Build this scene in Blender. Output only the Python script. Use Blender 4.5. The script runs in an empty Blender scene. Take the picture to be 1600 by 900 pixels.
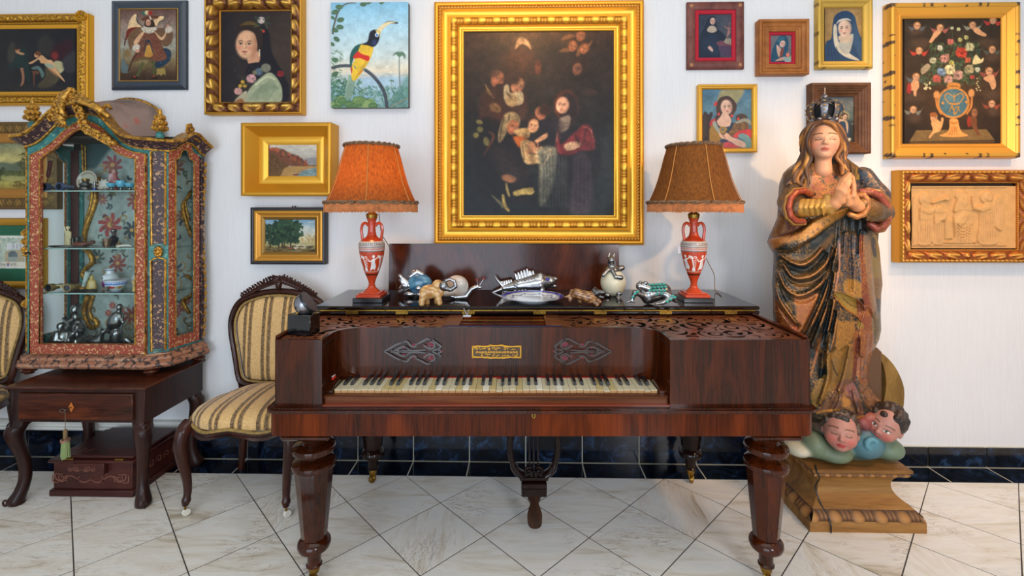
import bpy,bmesh,math,random
import numpy as np
from mathutils import Vector,Matrix,Euler
from mathutils.geometry import tessellate_polygon
S=bpy.context.scene
COL=S.collection
pi=math.pi
sin,cos=math.sin,math.cos
# ---------------------------------------------------------------- camera
F,CH,YH,PSI=740.0,1.32,325.0,math.radians(1.24)  # focal length (px of 1600), eye height, horizon row, yaw
cam=bpy.data.cameras.new('camera')
cam.sensor_width=36;cam.lens=F/1600*36
cam.shift_y=-(450-YH)/1600
cam.clip_start=.05
camo=bpy.data.objects.new('camera',cam);COL.objects.link(camo)
camo.location=(0,0,CH);camo.rotation_euler=(pi/2,0,PSI)
S.camera=camo
S.view_settings.view_transform='Standard';S.view_settings.look='None'
S.view_settings.gamma=1;S.view_settings.use_curve_mapping= False
S.view_settings.exposure=0.14
# ---------------------------------------------------------------- light
w=bpy.data.worlds.new('world');S.world=w;w.use_nodes= True
w.node_tree.nodes['Background'].inputs[0].default_value=(.78,.87,1.0,1)
w.node_tree.nodes['Background'].inputs[1].default_value=.50
def area(name,loc,tgt,sx,sy,power,col):
    l=bpy.data.lights.new(name,'AREA');l.shape='RECTANGLE';l.size=sx;l.size_y=sy
    l.energy=power;l.color=col
    o=bpy.data.objects.new(name,l);COL.objects.link(o);o.location=loc
    o.rotation_euler=(Vector(tgt)-Vector(loc)).to_track_quat('-Z','Y').to_euler(); return o
def spot(name,loc,tgt,power,deg,col,size=.05,blend=.6):
    l=bpy.data.lights.new(name,'SPOT');l.energy=power;l.color=col;l.spot_size=math.radians(deg)
    l.spot_blend=blend;l.shadow_soft_size=size
    o=bpy.data.objects.new(name,l);COL.objects.link(o);o.location=loc
    o.rotation_euler=(Vector(tgt)-Vector(loc)).to_track_quat('-Z','Y').to_euler(); return o
area('window_light',(-1.2,-2.7,1.2),(-.3,2.4,.5),3.0,2.2,92,(.70,.84,1.0))
area('window_light',(1.9,-2.4,1.9),(.6,2.4,1.0),.8,1.2,50,(.92,.94,1.0))
area('ceiling_light',(0,.5,3.1),(0,1.7,0),3.4,1.4,20,(1.0,.93,.84))
spot('spot_light',(2.0,.55,2.2),(1.28,2.1,1.25),90,48,(1.0,.58,.26),.05,.8)
spot('spot_light',(2.35,.9,2.9),(2.1,2.46,.75),92,72,(1.0,.56,.26),.08,1.)
spot('spot_light',(.0,.72,2.95),(.05,2.44,2.22),75,40,(1.0,.62,.28),.07,1.)
spot('spot_light',(1.95,1.55,3.0),(1.98,2.44,1.65),34,55,(1.0,.66,.34),.04,.9)
# ---------------------------------------------------------------- coordinates
_c,_s=cos(PSI),sin(PSI)
def P(px,py,Y):  # the point of the plane y = Y seen at a spot of the photograph
    t=(px-800)/F;X=Y*(t*_c-_s)/(_c+t*_s)
    return Vector((X,Y,CH-(py-YH)*(-_s*X+_c*Y)/F))
def PZ(px,py,Z=0.):  # the point of the plane z = Z
    d=F*(CH-Z)/(py-YH);l=(px-800)/F*d
    return Vector((_c*l-_s*d,_s*l+_c*d,Z))
# ---------------------------------------------------------------- objects
def props(o,label=None,cat=None,group=None,kind=None):
    for k,v in (('label',label),('category',cat),('group',group),('kind',kind)):
        if v:o[k]=v
    return o
ROOTM={}
def thing(name,label,cat,loc,rz=0,group=None):
    o=bpy.data.objects.new(name, None);COL.objects.link(o);o.empty_display_size=.05
    o.location=loc;o.rotation_euler=(0,0,rz)
    ROOTM[o.name]=Matrix.Translation(Vector(loc))@Matrix.Rotation(rz,4,'Z')
    return props(o,label,cat,group)
def copy_tree(o,loc,rz,label,parent=None):
    c=o.copy();COL.objects.link(c);c.parent=parent
    if parent is None:
        c.location=loc;c.rotation_euler=(0,0,rz);c['label']=label
    for ch in list(o.children):copy_tree(ch, None, None, None,c)
    return c
def srgb(c):
    a=np.asarray(c,float)/255.
    return np.where(a<=.04045,a/12.92,((a+.055)/1.055)**2.4)
def L4(c): return tuple(float(x) for x in srgb(c))+(1.,)
class MB:
    """collects shapes, then links them as ONE mesh object"""
    def __init__(s):s.v,s.f,s.c=[],[],[]
    def add(s,vs,fs,col=None):
        b=len(s.v);s.v+=[tuple(v) for v in vs];s.f+=[tuple(i+b for i in f) for f in fs]
        s.c+=[col if col is not None else (255,255,255)]*len(vs) if not isinstance(col,list) else col
        return s
    def box(s,x0,x1,y0,y1,z0,z1,b=.002,col=None,m=None):
        b=min(b,(x1-x0)/3,(y1-y0)/3,(z1-z0)/3)
        bm=bmesh.new();bmesh.ops.create_cube(bm,size=1)
        for v in bm.verts:v.co=((x0+x1)/2+v.co.x*(x1-x0),(y0+y1)/2+v.co.y*(y1-y0),(z0+z1)/2+v.co.z*(z1-z0))
        if b>0:bmesh.ops.bevel(bm,geom=bm.edges[:],offset=b,segments=1,affect='EDGES')
        return s.bm(bm,col,m)
    def bm(s,bm,col=None,m=None):
        if m:bmesh.ops.transform(bm,matrix=m,verts=bm.verts)
        bm.verts.index_update()
        s.add([v.co[:] for v in bm.verts],[[v.index for v in f.verts] for f in bm.faces],col);bm.free(); return s
    def lathe(s,prof,n=24,m=None,col=None,cap=True,rot=0.,flat=None,a0=0,a1=2*pi):
        """prof: (radius, height) pairs; m: matrix"""
        full=abs(a1-a0-2*pi)<1e-6;nn=n if full else n+1
        vs,fs=[],[]
        for r,z in prof:
            for i in range(nn):
                a=a0+rot+(a1-a0)*i/n
                vs.append(Vector((r*cos(a),r*sin(a)*(flat or 1),z)))
        for j in range(len(prof)-1):
            for i in range(n):
                i2=(i+1)%nn
                fs.append((j*nn+i,j*nn+i2,(j+1)*nn+i2,(j+1)*nn+i))
        if cap and full:
            if prof[0][0]>1e-5:fs.append(tuple(range(nn))[::-1])
            if prof[-1][0]>1e-5:fs.append(tuple((len(prof)-1)*nn+i for i in range(nn)))
        if m:vs=[m@v for v in vs]
        if isinstance(col,list) and len(col)==len(prof):col=[c for c in col for _ in range(nn)]
        return s.add(vs,fs,col)
    def tube(s,pts,r,n=8,col=None,closed=False,flat=1.,up=None):
        pts=[Vector(p) for p in pts];N=len(pts);rs=r if isinstance(r,(list,tuple)) else [r]*N
        vs,fs=[],[];prev= None
        for i,p in enumerate(pts):
            d=(pts[(i+1)%N]-pts[i-1]) if closed else (pts[min(i+1,N-1)]-pts[max(i-1,0)])
            if d.length<1e-9:d=Vector((0,0,1))
            d.normalize()
            if up is not None:a=Vector(up)
            elif prev is not None:a=prev
            else:a=Vector((0,0,1)) if abs(d.z)<.9 else Vector((1,0,0))
            a=a-d*a.dot(d)
            if a.length<1e-6:a=d.orthogonal()
            a.normalize();prev=a;b=d.cross(a)
            for k in range(n):
                t=2*pi*k/n;vs.append(p+(a*cos(t)+b*sin(t)*flat)*rs[i])
        for i in range(N if closed else N-1):
            j=(i+1)%N
            for k in range(n):
                k2=(k+1)%n;fs.append((i*n+k,i*n+k2,j*n+k2,j*n+k))
        if not closed:fs+=[tuple(range(n))[::-1],tuple((N-1)*n+k for k in range(n))]
        return s.add(vs,fs,col)
    def prism(s,poly,fn,t0,t1,col=None,holes=()):
        """polygon (with holes) extruded from t0 to t1; fn(a, b, t) -> point"""
        loops=[list(poly)]+[list(h) for h in holes]
        tris=tessellate_polygon([[Vector((a,b,0)) for a,b in l] for l in loops])
        flatp=[p for l in loops for p in l];n=len(flatp)
        vs=[fn(a,b,t0) for a,b in flatp]+[fn(a,b,t1) for a,b in flatp]
        fs=[tuple(t) for t in tris]+[tuple(i+n for i in t)[::-1] for t in tris]
        o=0
        for l in loops:
            k=len(l)
            for i in range(k):
                j=(i+1)%k;fs.append((o+i,o+j,o+j+n,o+i+n))
            o+=k
        return s.add(vs,fs,col)
    def grid(s,fn,nu,nv,col=None,wrapu=False):
        vs=[fn(i/(nu if wrapu else nu-1),j/(nv-1)) for j in range(nv) for i in range(nu)]
        fs=[]
        for j in range(nv-1):
            for i in range(nu if wrapu else nu-1):
                i2=(i+1)%nu;fs.append((j*nu+i,j*nu+i2,(j+1)*nu+i2,(j+1)*nu+i))
        return s.add(vs,fs,col)
    def ball(s,c,r,n=12,m=10,col=None,M=None):
        r=r if isinstance(r,(list,tuple)) else (r,r,r)
        X=Matrix.Translation(Vector(c))@(M or Matrix())@Matrix.Diagonal((*r,1))
        return s.lathe([(sin(pi*j/m),-cos(pi*j/m)) for j in range(m+1)],n,X,col,cap=False)
    def build(s,name,mat,parent=None,smooth=40,local=False,label=None,vcol=False,kind=None):
        me=bpy.data.meshes.new(name);me.from_pydata(s.v,[],s.f)
        if parent is not None and not local:me.transform(ROOTM[parent.name].inverted())
        bm=bmesh.new();bm.from_mesh(me);bmesh.ops.recalc_face_normals(bm,faces=bm.faces)
        bm.to_mesh(me);bm.free()
        if vcol:setcol(me,srgb(np.array(s.c,float)))
        me.materials.append(mat)
        o=bpy.data.objects.new(name,me);COL.objects.link(o)
        if parent is not None:o.parent=parent;ROOTM[o.name]=ROOTM[parent.name]
        else:ROOTM[o.name]=Matrix()
        if smooth:
            me.polygons.foreach_set('use_smooth',[True]*len(me.polygons));me.set_sharp_from_angle(angle=math.radians(smooth))
        return props(o,label,kind=kind)
def setcol(me,lin):
    at=me.color_attributes.new('Col','FLOAT_COLOR','POINT')
    a=np.ones((len(me.vertices),4),np.float32);a[:,:3]=lin
    at.data.foreach_set('color',a.ravel())
def arr_mesh(name,V,Q,mat,parent=None,lin=None,smooth=True):
    """mesh from numpy arrays (world coordinates)"""
    me=bpy.data.meshes.new(name);V=np.asarray(V,np.float32);Q=np.asarray(Q,np.int32)
    me.vertices.add(len(V));me.vertices.foreach_set('co',V.ravel())
    k=Q.shape[1];me.loops.add(Q.size);me.loops.foreach_set('vertex_index',Q.ravel())
    me.polygons.add(len(Q));me.polygons.foreach_set('loop_start',np.arange(0,Q.size,k,dtype=np.int32))
    me.update(calc_edges=True);me.validate()
    if smooth:me.polygons.foreach_set('use_smooth',[True]*len(me.polygons))
    if lin is not None:setcol(me,lin)
    me.materials.append(mat)
    o=bpy.data.objects.new(name,me);COL.objects.link(o)
    if parent is not None:
        me.transform(ROOTM[parent.name].inverted());o.parent=parent;ROOTM[o.name]=ROOTM[parent.name]
    else:ROOTM[o.name]=Matrix()
    return o
def spline(pts,n=8,closed=False):
    pts=[np.array(p,float) for p in pts];N=len(pts);out=[]
    for i in range(N if closed else N-1):
        g=(lambda k:pts[k%N]) if closed else (lambda k:pts[min(max(k,0),N-1)])
        a,b,c,d=g(i-1),g(i),g(i+1),g(i+2)
        for j in range(n):
            t=j/n
            out.append(.5*(2*b+(c-a)*t+(2*a-5*b+4*c-d)*t*t+(3*b-a-3*c+d)*t**3))
    if not closed:out.append(pts[-1])
    return out
def spiral(cx,cy,r0,r1,a0,turns,n=28,sy=1.):
    return [(cx+(r0+(r1-r0)*i/n)*cos(a0+turns*2*pi*i/n),cy+sy*(r0+(r1-r0)*i/n)*sin(a0+turns*2*pi*i/n)) for i in range(n+1)]
def stroke(path,w,taper=(0.,1.,0.)):
    """outline polygon of a tapered stroke along a 2-D path"""
    p=np.array(path,float);d=np.gradient(p,axis=0);d /=(np.linalg.norm(d,axis=1)[:, None]+1e-9)
    n=np.stack([-d[:,1],d[:,0]],1);t=np.linspace(0,1,len(p))
    h=np.interp(t,np.linspace(0,1,len(taper)),taper)**.7*w/2+w*.03
    return [tuple(q) for q in np.concatenate([p+n*h[:, None],(p-n*h[:, None])[::-1]])]
# ---------------------------------------------------------------- smooth solids (distance fields meshed with surface nets)
def blob(prims,res,k=.01,pad=.012,colk=.004):
    """prims: ('c', a, b, ra, rb, colour[, k]) round cone; ('e', centre, radii, euler, colour[, k]) ellipsoid. Returns V, Q, colours."""
    prims=[p if p[0]=='c' else (p[:4]+(None,)+p[4:]) for p in prims]
    lo=np.full(3,1e9);hi=-lo
    for p in prims:
        if p[0]=='c':
            for q,r in ((p[1],p[3]),(p[2],p[4])):lo=np.minimum(lo,np.array(q)-r);hi=np.maximum(hi,np.array(q)+r)
        else:
            m=max(p[2]);lo=np.minimum(lo,np.array(p[1])-m);hi=np.maximum(hi,np.array(p[1])+m)
    lo-=pad;hi+=pad;n=np.ceil((hi-lo)/res).astype(int)+1
    G=np.stack(np.meshgrid(*[lo[i]+res*np.arange(n[i]) for i in range(3)],indexing='ij'),-1).astype(np.float32)
    D=np.full(tuple(n),1e3,np.float32)
    for p in prims:
        kk=p[6] if len(p)>6 else k
        # only the neighbourhood of the primitive needs to be evaluated
        if p[0]=='c':l2=np.minimum(np.array(p[1])-p[3],np.array(p[2])-p[4]);h2=np.maximum(np.array(p[1])+p[3],np.array(p[2])+p[4])
        else:l2=np.array(p[1])-max(p[2]);h2=np.array(p[1])+max(p[2])
        m=kk+3*res
        a=np.maximum(np.floor((l2-m-lo)/res),0).astype(int);b=np.minimum(np.ceil((h2+m-lo)/res)+1,n).astype(int)
        sl=tuple(slice(a[i],b[i]) for i in range(3));d=sdf(p,G[sl]);D0=D[sl]
        h=np.maximum(kk-np.abs(D0-d),0)/kk
        D[sl]=np.minimum(D0,d)-h*h*kk*.25
    V,Q=surfnet(D,lo,res)
    W=np.zeros(len(V));C=np.zeros((len(V),3))
    for p in prims:
        d=sdf(p,V.astype(np.float32));wt=np.exp(-np.clip(d,-.01,1)/colk)+1e-12
        W+=wt;C+=wt[:, None]*srgb(p[5])
    return V,Q,C/W[:, None]
def sdf(p,G):
    if p[0]=='c':
        a,b=np.array(p[1],np.float32),np.array(p[2],np.float32);ab=b-a;L=float(ab@ab)+1e-12
        t=np.clip(((G-a)@ab)/L,0,1); return np.linalg.norm(G-a-t[..., None]*ab,axis=-1)-(p[3]+(p[4]-p[3])*t)
    q=G-np.array(p[1],np.float32)
    if p[3] is not None:q=q@np.array(Euler(p[3]).to_matrix(),np.float32)
    r=np.array(p[2],np.float32);k0=np.linalg.norm(q/r,axis=-1);k1=np.linalg.norm(q/(r*r),axis=-1)+1e-9
    return k0*(k0-1)/k1
def surfnet(D,lo,res):
    n=D.shape;I=D<0;c=[slice(0,-1),slice(1, None)]
    cnt=sum(I[c[a],c[b],c[d]].astype(np.int8) for a in (0,1) for b in (0,1) for d in (0,1))
    act=(cnt>0)&(cnt<8);idx=np.full(act.shape,-1,np.int64);ii=np.argwhere(act);idx[act]=np.arange(len(ii))
    acc=np.zeros((len(ii),3));num=np.zeros(len(ii));corners=[(a,b,d) for a in (0,1) for b in (0,1) for d in (0,1)]
    for p in corners:
        for ax in range(3):
            if p[ax]: continue
            q=list(p);q[ax]=1
            d0=D[ii[:,0]+p[0],ii[:,1]+p[1],ii[:,2]+p[2]];d1=D[ii[:,0]+q[0],ii[:,1]+q[1],ii[:,2]+q[2]]
            x=(d0<0)!=(d1<0);t=np.where(x,d0/np.where(x,d0-d1,1),0)
            e=np.array(p,float)[None]+np.zeros((len(ii),3));e[:,ax]=t
            acc+=e*x[:, None];num+=x
    V=lo+res*(ii+acc/num[:, None]);Q=[]
    for ax in range(3):
        o1,o2=[(1,2),(2,0),(0,1)][ax]
        sl0=[slice(None)]*3;sl1=[slice(None)]*3;sl0[ax]=slice(0,-1);sl1[ax]=slice(1, None)
        x=np.argwhere(I[tuple(sl0)]!=I[tuple(sl1)]);m=(x[:,o1]>0)&(x[:,o2]>0)&(x[:,o1]<n[o1]-1)&(x[:,o2]<n[o2]-1);x=x[m]
        q=[]
        for a,b in ((0,0),(1,0),(1,1),(0,1)):
            y=x.copy();y[:,o1]-=a;y[:,o2]-=b;q.append(idx[y[:,0],y[:,1],y[:,2]])
        q=np.stack(q,1);y=x.copy();fl=D[y[:,0],y[:,1],y[:,2]]<0
        q[~fl]=q[~fl][:,::-1];Q.append(q[:,::-1])
    return V,np.concatenate(Q)
def blob_obj(name,prims,mat,parent,res=.004,k=.01,colk=.004,fn=None):
    V,Q,C=blob(prims,res,k,colk=colk)
    if fn:V,C=fn(V,C)
    V[:,2]=np.maximum(V[:,2],ROOTM[parent.name].translation.z+.0003)
    return arr_mesh(name,V,Q,mat,parent,C)
# ---------------------------------------------------------------- materials
def nodes(name):
    m=bpy.data.materials.new(name);m.use_nodes= True;t=m.node_tree;b=t.nodes['Principled BSDF']
    return m,t,b
def N(t,typ,**kw):
    n=t.nodes.new(typ)
    for k,v in kw.items():
        if k[0]=='_':setattr(n,k[1:],v)
        elif isinstance(k,str) and k.startswith('i'):n.inputs[int(k[1:])].default_value=v
    return n
def ramp(t,fac,stops,interp='LINEAR'):
    r=t.nodes.new('ShaderNodeValToRGB');r.color_ramp.interpolation=interp;e=r.color_ramp.elements
    while len(e)<len(stops):e.new(.5)
    for i,(p,c) in enumerate(stops):e[i].position=p;e[i].color=L4(c)
    t.links.new(fac,r.inputs[0]); return r.outputs[0]
def coords(t,scale=(1,1,1),rot=(0,0,0),rand=False):
    c=t.nodes.new('ShaderNodeTexCoord');mp=t.nodes.new('ShaderNodeMapping')
    mp.inputs['Scale'].default_value=scale;mp.inputs['Rotation'].default_value=rot
    t.links.new(c.outputs['Object'],mp.inputs[0])
    if rand:
        oi=t.nodes.new('ShaderNodeObjectInfo');x=N(t,'ShaderNodeMath',_operation='MULTIPLY',i1=37.);t.links.new(oi.outputs['Random'],x.inputs[0])
        t.links.new(x.outputs[0],mp.inputs['Location'])
    return mp.outputs[0]
def noise(t,vec,scale,detail=4,rough=.55,dist=0.):
    n=t.nodes.new('ShaderNodeTexNoise');n.inputs['Scale'].default_value=scale;n.inputs['Detail'].default_value=detail
    n.inputs['Roughness'].default_value=rough;n.inputs['Distortion'].default_value=dist
    t.links.new(vec,n.inputs['Vector']); return n.outputs['Fac']
def bump(t,b,h,strength=.3,dist=.002):
    n=t.nodes.new('ShaderNodeBump');n.inputs['Strength'].default_value=strength;n.inputs['Distance'].default_value=dist
    t.links.new(h,n.inputs['Height']);t.links.new(n.outputs[0],b.inputs['Normal'])
def mix(t,fac,a,b,mode='MIX'):
    m=t.nodes.new('ShaderNodeMix');m.data_type='RGBA';m.blend_type=mode
    if isinstance(fac,float):m.inputs[0].default_value=fac
    else:t.links.new(fac,m.inputs[0])
    for i,x in ((6,a),(7,b)):
        if isinstance(x,tuple):m.inputs[i].default_value=L4(x)
        else:t.links.new(x,m.inputs[i])
    return m.outputs[2]
def plain(name,col,rough=.5,metal=0.,coat=0.,bmp=0.,bscale=200,emit=None,var=0.):
    m,t,b=nodes(name);b.inputs['Base Color'].default_value=L4(col);b.inputs['Roughness'].default_value=rough
    b.inputs['Metallic'].default_value=metal;b.inputs['Coat Weight'].default_value=coat;b.inputs['Coat Roughness'].default_value=.08
    if bmp or var:
        v=coords(t);nz=noise(t,v,bscale)
        if bmp:bump(t,b,nz,bmp)
        if var:
            d=tuple(max(0,x*(1-var)) for x in col);t.links.new(ramp(t,noise(t,v,bscale*.2),[(.3,d),(.7,col)]),b.inputs['Base Color'])
    return m
def vcm(name,rough=.5,metal=0.,coat=0.,bmp=0.,bscale=300.,spec=.5):
    """colour from the mesh's own colour attribute"""
    m,t,b=nodes(name);a=t.nodes.new('ShaderNodeVertexColor');a.layer_name='Col'
    t.links.new(a.outputs[0],b.inputs['Base Color']);b.inputs['Roughness'].default_value=rough;b.inputs['Metallic'].default_value=metal
    b.inputs['Coat Weight'].default_value=coat;b.inputs['Coat Roughness'].default_value=.15;b.inputs['Specular IOR Level'].default_value=spec
    if bmp:bump(t,b,noise(t,coords(t),bscale),bmp)
    return m
def wood(name,dark,mid,light,scale=(6,6,.6),rough=.3,coat=.3,big=2.,bmp=.05,stops=(.3,.5,.72),coatr=.12):
    m,t,b=nodes(name);v=coords(t,scale)
    a=noise(t,v,big,6,.6,1.2);g=noise(t,coords(t,tuple(x*(14 if x>1.5 else 3) for x in scale)),5,3,.6)
    col=ramp(t,a,[(stops[0],dark),(stops[1],mid),(stops[2],light)])
    col=mix(t,.25,col,ramp(t,g,[(.35,dark),(.65,light)]))
    t.links.new(col,b.inputs['Base Color']);b.inputs['Roughness'].default_value=rough;b.inputs['Specular IOR Level'].default_value=.22
    b.inputs['Coat Weight'].default_value=coat*.35;b.inputs['Coat Roughness'].default_value=coatr
    if bmp:bump(t,b,g,bmp,.001)
    return m
def gilt(name,hi=(214,152,40),lo=(96,56,14),rough=.3,scale=60,bmp=.25,metal=.85,lim=(.34,.6)):
    m,t,b=nodes(name);v=coords(t);n1=noise(t,v,scale,5,.65)
    t.links.new(ramp(t,n1,[(lim[0],lo),(lim[1],hi)]),b.inputs['Base Color'])
    b.inputs['Metallic'].default_value=metal;b.inputs['Roughness'].default_value=rough
    if bmp:bump(t,b,noise(t,v,scale*4,3),bmp,.002)
    return m
# ================================================================ ROOM
WY=2.47  # the picture wall
def m_wall():
    m,t,b=nodes('fabric_wallpaper');v=coords(t,(160,160,4));n1=noise(t,v,2.2,4,.7)
    t.links.new(ramp(t,n1,[(.3,(216,215,215)),(.7,(226,225,225))]),b.inputs['Base Color'])
    b.inputs['Roughness'].default_value=.75;bump(t,b,n1,.25,.0015); return m
def m_marble():
    m,t,b=nodes('white_marble');v0=coords(t,(1,1,1),(0,0,0), True)
    mp=N(t,'ShaderNodeMapping');mp.inputs['Scale'].default_value=(2.4,11.5,2.4);t.links.new(v0,mp.inputs[0])
    a=noise(t,mp.outputs[0],1.3,6,.6,1.0);c=noise(t,v0,3.0,4,.6,.8)
    base=ramp(t,a,[(.28,(186,172,148)),(.40,(226,218,204)),(.55,(238,234,226)),(.75,(222,221,217))])
    vein=noise(t,mp.outputs[0],2.4,7,.62,1.6)
    vm=ramp(t,vein,[(.475,(0,0,0)),(.50,(255,255,255)),(.508,(255,255,255)),(.53,(0,0,0))])
    msk=mix(t,1.0,vm,ramp(t,c,[(.48,(0,0,0)),(.62,(200,200,200))]),'MULTIPLY')
    t.links.new(mix(t,msk,base,(152,120,86)),b.inputs['Base Color'])
    b.inputs['Roughness'].default_value=.22;b.inputs['Specular IOR Level'].default_value=.4; return m
def m_blackmarble():
    m,t,b=nodes('black_marble');v=coords(t,(1,1,1),(0,0,0), True);a=noise(t,v,9,8,.72,1.5)
    t.links.new(ramp(t,a,[(.42,(4,6,10)),(.55,(14,24,40)),(.66,(38,60,90)),(.8,(96,118,142))]),b.inputs['Base Color'])
    b.inputs['Roughness'].default_value=.12; return m
M_wall,M_marble,M_bm=m_wall(),m_marble(),m_blackmarble()
M_grout=plain('grout',(62,56,50),.9);M_lgrout=plain('light_grout',(206,200,180),.9)
M_paint=plain('white_paint',(222,220,212),.45)
MB().box(-4,4,WY,WY+.1,-.02,3.3,0).build('wall_back',M_wall,smooth=0)['kind']='structure'
MB().box(-4,-3.9,-3,WY,-.02,3.3,0).build('wall_left',M_wall,smooth=0)['kind']='structure'
MB().box(3.9,4,-3,WY,-.02,3.3,0).build('wall_right',M_wall,smooth=0)['kind']='structure'
MB().box(-4,4,-3.2,WY+.1,3.3,3.4,0).build('ceiling',M_paint,smooth=0)['kind']='structure'
FB=2.325  # where the white tiles meet the dark border
fl=props(MB().box(-4,4,-3,WY,-.05,-.0006,0).build('floor',M_grout,smooth=0),kind='structure')
MB().box(-4,4,-3,.9,-.004,-.0002,0).build('front_paving',M_marble,fl,smooth=0)
dg=.4225;hd=dg/2;gp=.0020
def tile_mesh(pts,th=.002):
    mb=MB();c=np.mean(pts,axis=0);inn=[tuple(c+(np.array(p)-c)*.998) for p in pts];n=len(pts)
    vs=[(x,y,-.0035) for x,y in pts]+[(x,y,-.0008) for x,y in pts]+[(x,y,0) for x,y in inn]
    fs=[tuple(range(2*n,3*n))]+[(i,(i+1)%n,(i+1)%n+n,i+n) for i in range(n)]+[(i+n,(i+1)%n+n,(i+1)%n+2*n,i+2*n) for i in range(n)]
    return mb.add(vs,fs)
random.seed(4)
proto={}
def lay(kind,pts,x,y,rot=0):
    if kind not in proto:
        o=tile_mesh(pts).build('tile',M_marble,fl,smooth=0);proto[kind]=o
    else:
        o=proto[kind].copy();COL.objects.link(o)
    o.location=(x,y,0);o.rotation_euler=(0,0,rot)
e=hd-gp*1.41
for j in range(0,7):
    for i in range(-6,7):
        x=-.155+dg*i+(hd if j%2 else 0);y=FB-hd*j
        if y<.95: continue
        if j==0:lay('half',[(-e,-gp),(0,-e),(e,-gp)],x+hd,y) if 0 else lay('half',[(-e,-gp),(0,-e),(e,-gp)],x+hd,y)
        else:lay('full',[(-e,0),(0,-e),(e,0),(0,e)],x+hd,y,random.choice((0,pi/2,pi,-pi/2)) if random.random()<.5 else 0)
# dark tiled skirting and the dark strip along the floor
X0=P(560.3,719,WY).x;tw=.2925
bbL=props(MB().box(-4,1.30,WY-.006,WY-.0005,0,.15,0).build('baseboard_left',M_lgrout,smooth=0),kind='structure')
bbR=props(MB().box(1.30,4,WY-.006,WY-.0005,0,.103,0).build('baseboard_right',M_lgrout,smooth=0),kind='structure')
strip=props(MB().box(-4,4,FB+.002,WY-.004,-.004,-.0003,0).build('trim_1',M_lgrout,smooth=0),kind='structure')
for k in range(-8,14):
    a,b_=X0+k*tw+.003,X0+(k+1)*tw-.003
    r=bbL if b_<1.35 else bbR
    MB().box(a,b_,WY-.015,WY-.005,-.001+.005,.147 if r is bbL else .10,.0012).build('tile',M_bm,r,smooth=0)
    MB().box(a,b_,FB+.001,WY-.019,-.003,.0008,.0006).build('tile',M_bm,strip,smooth=0)
MB().prism([(0,.150),(.03,.150),(.034,.158),(.03,.166),(.02,.168),(.02,.178),(.03,.181),(.033,.19),(.026,.198),(0,.200)],
           lambda a,b,t:(t,WY-a,b),-4,-.70).build('trim_2',M_paint)['kind']='structure'
# ================================================================ PIANO  (u = across, v = depth, z = height; parallel to the picture plane)
M_rose=wood('rosewood',(17,6,2),(46,17,4),(96,38,9),(3.5,3.5,.55),.15,.8,2.2,coatr=.05)
M_rose2=wood('figured_mahogany',(22,8,2),(68,24,5),(124,50,12),(3.0,3.0,.5),.16,.8,2.0,coatr=.06)
M_rose2.node_tree.nodes['Principled BSDF'].inputs['Specular IOR Level'].default_value=.1;M_rose2.node_tree.nodes['Principled BSDF'].inputs['Coat Weight'].default_value=.12
M_roseh=wood('rosewood_long_grain',(40,18,9),(98,48,20),(140,78,34),(.7,6,9),.3,.4,2.0)
M_dark=wood('dark_lacquered_wood',(14,8,6),(28,14,10),(46,22,15),(3,3,.8),.12,.7,2.0,.02,coatr=.03)
M_lid=wood('lid_lacquer',(12,8,7),(22,13,11),(36,20,15),(.8,3,3),.08,1.,2.0,0,coatr=.02)
M_black=plain('black_void',(4,3,3),.95);M_ebony=plain('ebony',(14,17,22),.28,coat=.4)
M_ivory=plain('old_ivory',(222,212,178),.35,coat=.2,var=.06,bscale=60);M_ivory2=plain('yellowed_ivory',(216,196,138),.35,coat=.2,var=.1,bscale=60)
M_ivory3=plain('bare_white_key',(226,222,204),.45);M_keywood=plain('key_front_wood',(198,152,100),.5,var=.1,bscale=80)
M_brass=plain('old_brass',(168,128,52),.32,.9,bmp=.1,var=.3,bscale=60);M_red=plain('red_felt',(150,22,18),.9)
M_goldink=plain('gold_leaf',(196,142,34),.4,.5);M_pink=plain('faded_pink_silk',(122,48,58),.8)
class UV(MB):
    def build(s,name,mat,parent=None,**k):
        s.v=[(_c*x-_s*y,_s*x+_c*y,z) for x,y,z in s.v]
        return MB.build(s,name,mat,parent,**k)
def uvw(u,v,z): return Vector((_c*u-_s*v,_s*u+_c*v,z))
def ub(px,v): return (px-800)/F*v
def uz(py,v): return CH-(py-YH)*v/F
piano=thing('square_piano','antique dark rosewood square piano with open ivory keyboard on turned octagonal legs','piano',uvw(.1,1.97,0),PSI)
def rrect(u0,u1,v0,v1,r,n=5):
    o=[]
    for cx,cy,a in ((u1-r,v0+r,-90),(u1-r,v1-r,0),(u0+r,v1-r,90),(u0+r,v0+r,180)):
        for i in range(n+1):
            t=math.radians(a+90*i/n);o.append((cx+r*cos(t),cy+r*sin(t)))
    return o
pf= lambda a,b,t:(a,b,t)
UV().prism(rrect(-.822,1.021,1.585,2.37,.04),pf,.556,.632).build('lower_case',M_rose2,piano)
mb=UV()
for z0,z1,g in ((.632,.637,.004),(.637,.645,.010),(.645,.650,.003)):mb.prism(rrect(-.822-g,1.021+g,1.585-g,2.37+g*.1,.042),pf,z0,z1)
mb.build('case_moulding',M_rose,piano)
inner=([(-.642,1.60),(-.641,1.69)]+[(-.641+.11*(1-cos(t)),1.69+.078*sin(t)) for t in np.linspace(.2,pi/2,7)]+
        [(.533-.11*(1-cos(t)),1.69+.078*sin(t)) for t in np.linspace(pi/2,.2,7)]+[(.533,1.69),(.534,1.60)])
outer=[(1.000,1.60),(1.009,1.604),(1.012,1.613),(1.012,2.36),(-.811,2.36),(-.811,1.625),(-.804,1.607),(-.79,1.60)]
cont=inner+outer
UV().prism(cont,pf,.650,.852).build('upper_case',M_rose,piano)
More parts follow.
